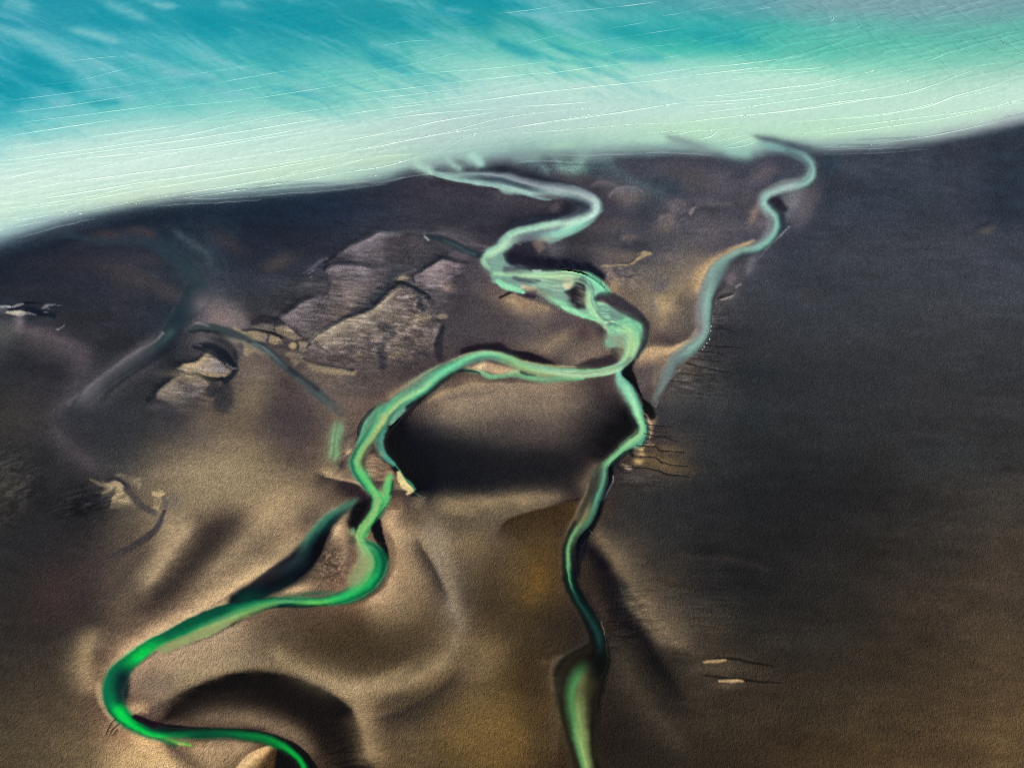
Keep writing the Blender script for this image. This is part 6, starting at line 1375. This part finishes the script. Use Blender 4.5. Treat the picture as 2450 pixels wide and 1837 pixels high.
def noise(nt, pos, scale, detail=3, rough=.55, stretch=None, dist=0.0):
    mp = nt.nodes.new('ShaderNodeMapping')
    mp.inputs['Scale'].default_value = stretch or (1, 1, 1)
    nt.links.new(pos.outputs['Position'], mp.inputs['Vector'])
    n = nt.nodes.new('ShaderNodeTexNoise')
    n.inputs['Scale'].default_value = scale; n.inputs['Detail'].default_value = detail
    n.inputs['Roughness'].default_value = rough; n.inputs['Distortion'].default_value = dist
    nt.links.new(mp.outputs[0], n.inputs['Vector'])
    return n


def math_node(nt, op, a, b):
    q = nt.nodes.new('ShaderNodeMath'); q.operation = op
    for s_, v_ in zip(q.inputs, (a, b)):
        if isinstance(v_, (int, float)):
            s_.default_value = v_
        else:
            nt.links.new(v_, s_)
    return q.outputs[0]


def tone_times(nt, at, fac):
    mx = nt.nodes.new('ShaderNodeMix'); mx.data_type = 'RGBA'; mx.blend_type = 'MULTIPLY'
    mx.inputs['Factor'].default_value = 1.0
    cb = nt.nodes.new('ShaderNodeCombineColor')
    for s_ in cb.inputs[:3]:
        nt.links.new(fac, s_)
    nt.links.new(at.outputs['Color'], mx.inputs[6]); nt.links.new(cb.outputs[0], mx.inputs[7])
    return mx.outputs[2]


def bump(nt, bs, height, strength, dist):
    b = nt.nodes.new('ShaderNodeBump')
    b.inputs['Strength'].default_value = strength; b.inputs['Distance'].default_value = dist
    nt.links.new(height, b.inputs['Height']); nt.links.new(b.outputs[0], bs.inputs['Normal'])
    return b


def sand_material(name, coarse):
    mt, nt, bs, at, pos = new_mat(name)
    a = noise(nt, pos, 1.7, 2, .6, (1, .8, 1), .0)
    b = noise(nt, pos, .7, 2, .5, (1, .9, 1), .2)
    c = noise(nt, pos, .06, 4, .55, (1, 2.2, 1), .3)
    sp = noise(nt, pos, 2.2, 2, .7)
    h = math_node(nt, 'ADD', math_node(nt, 'MULTIPLY', a.outputs['Fac'], 1.0), math_node(nt, 'MULTIPLY', b.outputs['Fac'], .8))
    wet = nt.nodes.new('ShaderNodeAttribute'); wet.attribute_name = 'wet'
    dry = math_node(nt, 'SUBTRACT', 1.0, wet.outputs['Fac'])
    hh = math_node(nt, 'MULTIPLY', h, math_node(nt, 'MULTIPLY', dry, dry))
    bump(nt, bs, hh, 1.0, coarse)
    f = math_node(nt, 'ADD', math_node(nt, 'MULTIPLY', math_node(nt, 'SUBTRACT', sp.outputs['Fac'], .5), .9), math_node(nt, 'MULTIPLY', math_node(nt, 'SUBTRACT', c.outputs['Fac'], .5), .38))
    f = math_node(nt, 'ADD', 1.0, math_node(nt, 'MULTIPLY', f, dry))
    nt.links.new(tone_times(nt, at, f), bs.inputs['Base Color'])
    rg = math_node(nt, 'SUBTRACT', .92, math_node(nt, 'MULTIPLY', wet.outputs['Fac'], .45))
    nt.links.new(rg, bs.inputs['Roughness'])
    bs.inputs['Specular IOR Level'].default_value = .12
    return mt


def river_material(name):
    mt, nt, bs, at, pos = new_mat(name)
    a = noise(nt, pos, .25, 3, .5, (1, 1, 1), 1.0)
    r = noise(nt, pos, 1.1, 2, .5)
    bump(nt, bs, math_node(nt, 'ADD', math_node(nt, 'MULTIPLY', a.outputs['Fac'], .6), math_node(nt, 'MULTIPLY', r.outputs['Fac'], .25)), .6, .05)
    f = math_node(nt, 'ADD', .93, math_node(nt, 'MULTIPLY', r.outputs['Fac'], .14))
    nt.links.new(tone_times(nt, at, f), bs.inputs['Base Color'])
    bs.inputs['Roughness'].default_value = .5
    bs.inputs['IOR'].default_value = 1.33
    bs.inputs['Specular IOR Level'].default_value = .1
    return mt


def sea_material(name):
    mt, nt, bs, at, pos = new_mat(name)
    a = noise(nt, pos, .16, 3, .6, (1, 1.6, 1), .8)
    r = noise(nt, pos, .55, 3, .6, (1, 1.3, 1), .5)
    bump(nt, bs, math_node(nt, 'ADD', math_node(nt, 'MULTIPLY', a.outputs['Fac'], 1.0), math_node(nt, 'MULTIPLY', r.outputs['Fac'], .7)), .55, .16)
    sp = noise(nt, pos, 1.6, 2, .7)
    f = math_node(nt, 'ADD', .91, math_node(nt, 'MULTIPLY', sp.outputs['Fac'], .18))
    nt.links.new(tone_times(nt, at, f), bs.inputs['Base Color'])
    bs.inputs['Roughness'].default_value = .6
    bs.inputs['IOR'].default_value = 1.33
    bs.inputs['Specular IOR Level'].default_value = .12
    return mt


M_SAND = sand_material('dark_tidal_sand', .5)
M_MUD = sand_material('cracked_silt', .6)
M_RIVER = river_material('silty_river_water')
M_SEA = sea_material('milky_sea_water')


def plain(name, col, rough=.7):
    mt = bpy.data.materials.new(name); mt.use_nodes = True
    nt = mt.node_tree; b = nt.nodes['Principled BSDF']
    n = nt.nodes.new('ShaderNodeTexNoise'); n.inputs['Scale'].default_value = 6
    rp = nt.nodes.new('ShaderNodeValToRGB')
    rp.color_ramp.elements[0].color = tuple(c * .8 for c in col) + (1,); rp.color_ramp.elements[1].color = tuple(min(1, c * 1.15) for c in col) + (1,)
    nt.links.new(n.outputs['Fac'], rp.inputs[0]); nt.links.new(rp.outputs[0], b.inputs['Base Color'])
    b.inputs['Roughness'].default_value = rough
    return mt


# ---------------------------------------------------------------- objects
def link(name, me, parent=None, **props):
    o = bpy.data.objects.new(name, me)
    scene.collection.objects.link(o)
    if parent is not None:
        o.parent = parent
    for k, v in props.items():
        o[k] = v
    return o


def mesh_np(name, co, faces, col, wet, nrm, mat):
    me = bpy.data.meshes.new(name)
    nf = len(faces); k = faces.shape[1]
    me.vertices.add(len(co)); me.vertices.foreach_set('co', co.reshape(-1).astype(np.float32))
    me.loops.add(nf * k); me.loops.foreach_set('vertex_index', faces.reshape(-1).astype(np.int32))
    me.polygons.add(nf); me.polygons.foreach_set('loop_start', np.arange(0, nf * k, k, dtype=np.int32))
    me.update(calc_edges=True)
    me.polygons.foreach_set('use_smooth', np.ones(nf, bool))
    a = me.attributes.new('tone', 'FLOAT_COLOR', 'POINT')
    a.data.foreach_set('color', np.concatenate([col, np.ones((len(col), 1))], 1).astype(np.float32).reshape(-1))
    a = me.attributes.new('wet', 'FLOAT', 'POINT')
    a.data.foreach_set('value', wet.astype(np.float32))
    if nrm is not None:
        me.normals_split_custom_set_from_vertices(nrm.tolist())
    me.materials.append(mat)
    return me


INFO = dict(
    ground=('ground', M_SAND, 'dark volcanic tidal sand flats with golden dunes around the green river', 'sand flats'),
    sea=('sea', M_SEA, 'milky turquoise sea with thin breaking waves along the dark beach', 'sea'),
    river=('river', M_RIVER, 'main braided mint and emerald green river winding from the dunes to the sea', 'river'),
    fork=('river', M_RIVER, 'narrow green river channel on the right running down to a murky pool', 'river'),
    stream=('river', M_RIVER, 'pale grey-green stream curving to the sea beside the gullied eastern bank', 'stream'),
    oxbow=('river', M_RIVER, 'black side channel with a green edge beside the sandy island', 'side channel'),
    backwater=('river', M_RIVER, 'short pale green backwater left of the main river bend', 'backwater'),
    creek_tide=('river', M_RIVER, 'wide dark tidal creek on the far left near the beach', 'creek'),
    creek_side=('river', M_RIVER, 'narrow grey-green creek running past the pale mud pads', 'creek'),
    creek_north=('river', M_RIVER, 'short dark creek joining the upper river bend from the left', 'creek'),
    bar=('sandbar_terrain', M_SAND, 'tan sandbars lying between the threads of the main river', 'sandbar'),
    plate_north=('mudflat_terrain', M_MUD, 'grey mud plate farthest from the viewer, below the dark beach', 'mud plate'),
    plate_middle=('mudflat_terrain', M_MUD, 'mauve-brown mud plate in the middle of the stepped plates', 'mud plate'),
    plate_south=('mudflat_terrain', M_MUD, 'largest cracked brown mud plate with a pale upper edge', 'mud plate'),
    plate_east=('mudflat_terrain', M_MUD, 'finely cracked mauve mud plate beside the upper river bend', 'mud plate'),
    plate_west=('mudflat_terrain', M_MUD, 'pale pointed mud plate with golden rim left of the small creek', 'mud plate'),
    plate_west_low=('mudflat_terrain', M_MUD, 'streaked grey-brown mud plate just below the pale pointed one', 'mud plate'),
    pad1=('mudflat_terrain', M_MUD, 'rounded brown mud pad, uppermost of the pale cluster', 'mud pad'),
    pad2=('mudflat_terrain', M_MUD, 'long pale golden mud pad along the small creek', 'mud pad'),
    pad3=('mudflat_terrain', M_MUD, 'small tan mud pad between the golden pad and the big plate', 'mud pad'),
    pad4=('mudflat_terrain', M_MUD, 'small tan mud pad touching the tip of the largest plate', 'mud pad'),
    crag=('outcrop_terrain', M_MUD, 'pale fan-shaped silt outcrop on the dark left slope', 'outcrop'),
    crag_small=('outcrop_terrain', M_MUD, 'rough brown silt hump just above the pale fan-shaped outcrop', 'outcrop'),
    crag_knob=('outcrop_terrain', M_MUD, 'small bright round silt knob right of the fan-shaped outcrop', 'outcrop'))
flatco = CO.reshape(-1, 3); flatcol = COL.reshape(-1, 3); flatwet = WET.reshape(-1); flatn = NRM.reshape(-1, 3)
OBJ = {}
for bi, b in enumerate(BODY):
    q = quads[tag_of == bi]
    if len(q) < 6:
        continue
    used, inv = np.unique(q.reshape(-1), return_inverse=True)
    nm, mat, lab, cat = INFO[b]
    me = mesh_np(nm, flatco[used], inv.reshape(-1, 4), flatcol[used], flatwet[used], flatn[used], mat)
    OBJ[b] = link(nm, me, None, kind='structure', label=lab, category=cat)


# ---------------------------------------------------------------- wave crests: ridges of water with a thread of foam
M_FOAM = sea_material('wave_crest_water')
def sample(a, u, v):
    i = np.clip(np.round((np.asarray(v) - V0) / STEP).astype(int), 0, NV - 1); j = np.clip(np.round((np.asarray(u) - U0) / STEP).astype(int), 0, NU - 1)
    return a[i, j]


rw = np.random.RandomState(41)
def crest(sheet, txt, foam=.7, w=2.2, broken=0.0):
    P = crom(parse(sheet, txt), 7.0)
    n = len(P)
    if n < 4:
        return
    u = P[:, 0].copy(); v = P[:, 1].copy()
    s_ = np.concatenate([[0], np.cumsum(np.hypot(np.diff(u), np.diff(v)))])
    ph = rw.uniform(0, 99)
    v += .8 * np.sin(s_ / 90 + ph) + .35 * np.sin(s_ / 31 + ph * 2)
    tx = np.gradient(u); ty = np.gradient(v); tl = np.hypot(tx, ty) + 1e-9; tx /= tl; ty /= tl
    px_, py_ = -ty, tx
    sgn = np.where(py_ > 0, 1, -1); px_ = px_ * sgn; py_ = py_ * sgn      # towards the beach
    t = np.linspace(0, 1, n)
    taper = np.sin(np.pi * np.clip(t, .0, 1)) ** .45
    nzv = .5 + .5 * np.sin(s_ / 55 + ph) * np.sin(s_ / 23 + 1.7 * ph)
    ww = w * taper * (.8 + .35 * nzv) + .02
    slow = np.clip(.55 + .6 * np.sin(s_ / 140 + 3.1 * ph) + .35 * np.sin(s_ / 61 + ph), .08, 1)
    ww = ww * (.55 + .45 * slow)
    fo = np.clip(foam * (.45 + .8 * nzv) * taper * slow, 0, 1)
    if broken:
        gap = (np.sin(s_ / 9 + ph) * np.sin(s_ / 3.7 + 2.3 * ph) + .3 * np.sin(s_ / 31)) > broken - .5
        fo = np.where(gap, np.minimum(1, fo * 1.5), fo * .35)
    prof = ((-1.9, 0.0, 0), (-.75, .55, .0), (-.15, 1.0, .75), (.45, .72, 1.0), (1.2, 0.0, .35))
    vs_ = []; cs = []
    for off, hh, fm in prof:
        uu_ = u + px_ * ww * off; vv_ = v + py_ * ww * off
        z = .06 + hh * ww * .20
        if hh == 0:
            z = z * 0 - .05
        X, Y = chart_to_ground(uu_, vv_, z)
        vs_.append(np.stack([X, Y, z], -1))
        base = sample(ALB, uu_, vv_)
        cs.append(base + (np.array([.84, .83, .76]) - base) * (fo * fm)[:, None])
    K = len(prof)
    co = np.stack(vs_, 1).reshape(-1, 3); cc = np.clip(np.stack(cs, 1).reshape(-1, 3), 0, .85)
    fa = []
    for i in range(n - 1):
        for j in range(K - 1):
            a = i * K + j
            fa.append((a, a + K, a + K + 1, a + 1))
    me = mesh_np('wave_crest', co, np.array(fa, np.int32), cc, np.ones(len(co)), None, M_FOAM)
    link('wave_crest', me, OBJ['sea'])


CRESTS = {
 'C1': ['0,650 620,570 1100,500 1430,450 1800,400;.6', '0,735 500,665 900,600 1300,545 1750,470 2194,400;.9', '0,805 650,720 1000,670 1400,600 1900,520 2250,480;.7', '0,885 350,825 600,785 760,762;.8', '750,745 1000,690 1500,645 1900,590 2250,532;.6',
        '0,960 400,905 700,860 1150,800 1350,752 1520,708;.8', '0,1030 700,935 1200,865 1700,752 2250,670;.8', '0,1060 600,975 1100,905 1500,850 2250,732;.8', '0,1100 500,1020 1200,945 1800,850 2250,760;.6', '0,1150 200,1108 360,1078;.7',
        '0,1200 400,1120 900,1020 1400,930 2250,800;.8', '0,1255 350,1182 900,1105 1350,1040 1800,968 2250,895;.95', '0,1310 400,1250 800,1185 1200,1130 1900,1030 2250,965;1', '0,1340 500,1268 800,1205 1000,1160 1250,1118;.8',
        '0,1365 500,1290 900,1215 1500,1120 2250,992;.7', '0,1420 500,1350 1000,1268 1700,1150 2250,1045;.9;b', '0,1470 400,1390 900,1302 1300,1252 2250,1100;.7;b', '450,392 600,372 760,358;.5', '180,556 500,516 900,420 1420,365;.4', '1100,500 1500,430 1900,385;.5'],
 'C2': ['0,440 300,395 600,315;.7', '0,490 400,425 760,335;.6', '0,540 400,480 900,440 1400,388;.5', '0,610 600,545 1200,475 1900,400;.8', '0,665 650,580 1200,518;.7', '200,690 900,600 1380,523;.5', '0,740 300,692 600,660;.4', '0,800 450,715 1000,630 1500,565 2250,495;.7', '0,815 500,735 800,708 1060,690;.8',
        '1070,688 1350,672 1610,650;.9', '0,905 400,830 650,775 1000,715;.9', '0,975 240,935 700,840 1050,755 1370,715 1690,688;1;b', '300,910 600,865 800,832 1010,803;1;b', '0,1050 250,1000 600,972 760,905 920,848;.7', '700,890 1000,835 1200,800 1700,722;.7;b', '1070,820 1500,765 2250,645;.8;b', '1130,852 1500,825 1840,800 2200,786;.6;b',
        '1130,290 1300,250 1460,212;.8', '1250,325 1500,288 1800,240 2250,172;.8', '1430,386 1700,345 1900,310 2250,272;.9', '1720,182 1850,160 1980,138;.8', '1000,90 1250,58 1510,18;.5', '1750,46 1900,30 2070,8;.9', '2050,100 2150,88 2250,72;.6', '1270,100 1500,70 1800,40;.3', '1600,512 1900,490 2250,438;.9', '1250,480 1550,438 1860,398;.6', '2000,386 2100,368 2250,342;.7', '0,1105 250,1070 450,1020;.6;b', '0,1150 300,1120 540,1085;.5;b', '700,185 900,170 1100,200;.3', '250,290 450,262 640,255;.3'],
 'C3': ['0,80 300,42 660,8;.7', '0,140 300,92 600,42 900,5;.5', '0,186 80,174 160,163;.8', '0,280 200,240 390,208;.9', '0,332 300,272 530,244;.8', '280,372 500,335 700,288;.8', '0,440 350,412 650,375 890,338;.8', '0,495 350,450 700,402;.8', '300,470 600,452 900,430 1160,362;.6', '0,555 350,510 700,470 1010,438;.8', '0,640 250,610 480,580 900,530 1150,475 1400,418;.95;b', '250,620 700,590 1100,525 1350,475 1530,428;.8',
        '100,725 400,690 800,630 1260,560 1660,458;.7;b', '380,752 700,702 1100,640 1400,608 1620,545 1790,478 1910,448;1;b', '0,785 350,742 770,702 1300,620 1660,558;.9;b', '1000,762 1300,732 1650,652 2020,572;.9;b', '730,850 900,840 1300,780 1900,700 2220,625;.8;b', '700,780 1130,745 1550,690 1740,620 2000,550 2220,460;.9', '900,866 1600,770 2220,648;.7;b', '1200,930 1700,850 2220,728;.4;b',
        '1520,412 1600,380 1690,348;.7', '0,655 350,640 700,600;.5;b', '900,255 1020,215 1150,188;.6', '1200,296 1330,255 1460,218;.6', '0,690 200,672 420,655;.6;b', '1450,225 1520,245 1560,268;.5', '560,45 600,52 622,75;.4', '680,28 740,48 805,78;.4', '745,12 820,40 890,75;.4', '1000,80 1080,105 1145,165 1080,190;.6', '1080,28 1140,58 1205,92;.5', '1230,22 1270,48 1320,84;.5', '730,92 770,102 762,135 715,165;.7', '940,92 970,104 965,132 900,162;.7',
        '1470,210 1485,194 1500,205;1', '1770,330 1785,316 1820,322 1850,350;1', '1830,362 1900,340 1970,310;.7', '1700,470 1900,420 2200,385;.6', '1950,240 2040,255 2070,285 2000,310;.6', '2140,362 2180,352 2220,345;.8', '2000,120 2100,100 2220,80;.4', '1300,75 1550,55 1850,28 2100,5;.7', '900,110 1250,85 1600,45;.6', '1700,260 1850,250 1990,262;.3', '1800,60 1900,90 2000,110;.3', '1380,10 1450,40 1530,62;.4', '1560,0 1680,30 1840,60;.4'],
 'E': ['0,82 250,62 560,58 1100,20;.6;b', '100,105 300,98 600,40;.5', '560,150 700,120 780,50;.5', '640,200 900,150 1130,100;.6', '780,238 1000,180 1170,125;.6', '820,262 1050,232 1210,180;.5', '1330,262 1480,262 1570,240;.35']}
for s_, lst in CRESTS.items():
    for tx_ in lst:
        q = tx_.split(';')
        crest(s_, q[0], float(q[1]) * .5, 1.25 if s_ != 'E' else 1.0, .55 if len(q) > 2 else 0.0)

# flecks of broken foam along the surf lines: too many and too small to count
fl_co = []; fl_f = []; fl_c = []
for s_, lst in CRESTS.items():
    for tx_ in lst:
        q = tx_.split(';')
        if len(q) < 3:
            continue
        P = crom(parse(s_, q[0]), 3.0)
        for k in range(0, len(P) - 3):
            if rw.rand() > .07 * float(q[1]):
                continue
            u, v = P[k, 0], P[k, 1] + rw.normal(0, 1.4)
            L = rw.uniform(2, 8); hgt = rw.uniform(.5, 1.1)
            dx, dy = P[k + 2, :2] - P[k, :2]; dl = math.hypot(dx, dy) + 1e-9; dx /= dl; dy /= dl
            b0 = len(fl_co)
            for a_, bb in ((-.5, 0), (-.2, -.6), (.25, -.5), (.5, .1), (.2, .6), (-.3, .5)):
                uu_ = u + dx * a_ * L; vv_ = v + dy * a_ * L + bb * hgt
                X, Y = chart_to_ground(uu_, vv_, .42)
                fl_co.append((float(X), float(Y), .42 + rw.uniform(0, .12)))
                fl_c.append((.86, .84, .80))
            X, Y = chart_to_ground(u, v, .6)
            fl_co.append((float(X), float(Y), .62)); fl_c.append((.9, .88, .84))
            for i in range(6):
                fl_f.append((b0 + i, b0 + (i + 1) % 6, b0 + 6))
me = mesh_np('surf_foam', np.array(fl_co), np.array(fl_f, np.int32), np.array(fl_c), np.ones(len(fl_co)), None, M_FOAM)
link('surf_foam', me, OBJ['sea'], kind='stuff')


# ---------------------------------------------------------------- small things on the flats
def ground_point(u, v):
    z = float(sample(HT, u, v))
    X, Y = chart_to_ground(u, v, z)
    return float(X), float(Y), z


M_BLOCK = plain('pale_clay_block', (.42, .40, .33), .9)
rb = np.random.RandomState(3)
def block_mesh(seed):
    r = np.random.RandomState(seed)
    co = []; n = 7
    for ring, (z, k) in enumerate(((-.25, 1.0), (.35, .95), (.75, .6))):
        for i in range(n):
            a = 2 * math.pi * i / n + r.uniform(-.2, .2); q = k * r.uniform(.75, 1.15)
            co.append((q * math.cos(a), .75 * q * math.sin(a), z + r.uniform(-.08, .08)))
    co.append((0, 0, .85))
    fa = [(ring * n + i, ring * n + (i + 1) % n, (ring + 1) * n + (i + 1) % n, (ring + 1) * n + i) for ring in range(2) for i in range(n)]
    fa += [(2 * n + i, 2 * n + (i + 1) % n, 3 * n) for i in range(n)]
    me = bpy.data.meshes.new('clay_block'); me.from_pydata(co, [], fa); me.materials.append(M_BLOCK)
    return me


for k, (x, y, sc_, lab) in enumerate(((945, 1222, 1.15, 'pale clay block fallen at the stream edge, upper of the pair by the long gully'), (940, 1282, 1.1, 'pale clay block at the stream edge, lower of the pair by the long gully'),
                                      (922, 1390, 1.2, 'slanting pale clay block at the stream edge below the pair'), (888, 1446, 1.0, 'tan clay block on the stream bank where a dark gully begins'),
                                      (850, 1492, 1.1, 'tan clay block on the stream bank among the gully mouths'), (832, 1528, .9, 'smallest tan clay block at the foot of the gullied stream bank'))):
    o = link('clay_block', block_mesh(60 + k), None, label=lab, category='clay block', group='clay blocks along the gullied stream bank')
    o.location = ground_point(1530 + x / 5.53, 560 + y / 5.53)
    o.rotation_euler = (0, 0, rb.uniform(0, 6)); o.scale = (sc_ * .62, sc_ * .5, sc_ * .5)

# a white bird standing at the edge of the shallows
M_WHITE = plain('white_feathers', (.82, .82, .80), .6); M_GREY = plain('grey_wing_feathers', (.72, .73, .74), .6); M_BILL = plain('orange_bill', (.7, .35, .06), .5)
def lathe(name, prof, mat, parent, n=12, sy=1.0):
    co = []; fa = []
    for x, r, z in prof:
        for i in range(n):
            a = 2 * math.pi * i / n
            co.append((x, sy * r * math.cos(a), z + r * math.sin(a)))
    for k in range(len(prof) - 1):
        for i in range(n):
            fa.append((k * n + i, k * n + (i + 1) % n, (k + 1) * n + (i + 1) % n, (k + 1) * n + i))
    fa.append(tuple(range(n))); fa.append(tuple(range((len(prof) - 1) * n, len(prof) * n)))
    me = bpy.data.meshes.new(name); me.from_pydata(co, [], fa); me.polygons.foreach_set('use_smooth', [True] * len(fa)); me.materials.append(mat)
    return link(name, me, parent)


bird = link('bird', None, None, label='tiny white bird standing on wet sand beside the green river pool', category='bird')
bird.location = ground_point(536.5, 1508)
bird.rotation_euler = (0, 0, math.radians(-60)); bird.scale = (1.15, 1.15, 1.15)
lathe('body', [(-.30, .02, .30), (-.22, .07, .29), (-.05, .125, .28), (.10, .135, .29), (.20, .10, .34), (.25, .065, .40), (.27, .06, .45), (.31, .065, .49), (.37, .05, .49), (.40, .02, .48)], M_WHITE, bird)
lathe('bill', [(.39, .02, .475), (.44, .014, .465), (.48, .004, .455)], M_BILL, bird, 8)
for s_ in (-1, 1):
    me = bpy.data.meshes.new('wing')
    me.from_pydata([(.14, s_ * .11, .37), (-.06, s_ * .14, .36), (-.42, s_ * .05, .30), (-.10, s_ * .06, .42), (.12, s_ * .07, .41), (.0, s_ * .145, .31)], [], [(0, 1, 3, 4), (1, 2, 3), (0, 5, 1), (5, 2, 1)])
    me.materials.append(M_GREY); link('wing', me, bird)
    me = bpy.data.meshes.new('leg')
    x0 = .02
    co = [(x0 + a * .012, s_ * .05 + b * .012, z) for z in (0.0, .2) for a, b in ((-1, -1), (1, -1), (1, 1), (-1, 1))] + [(x0 + .09, s_ * .05 - .04, .004), (x0 + .09, s_ * .05 + .04, .004)]
    me.from_pydata(co, [], [(0, 1, 5, 4), (1, 2, 6, 5), (2, 3, 7, 6), (3, 0, 4, 7), (1, 8, 9, 2)])
    me.materials.append(M_BILL); link('leg', me, bird)
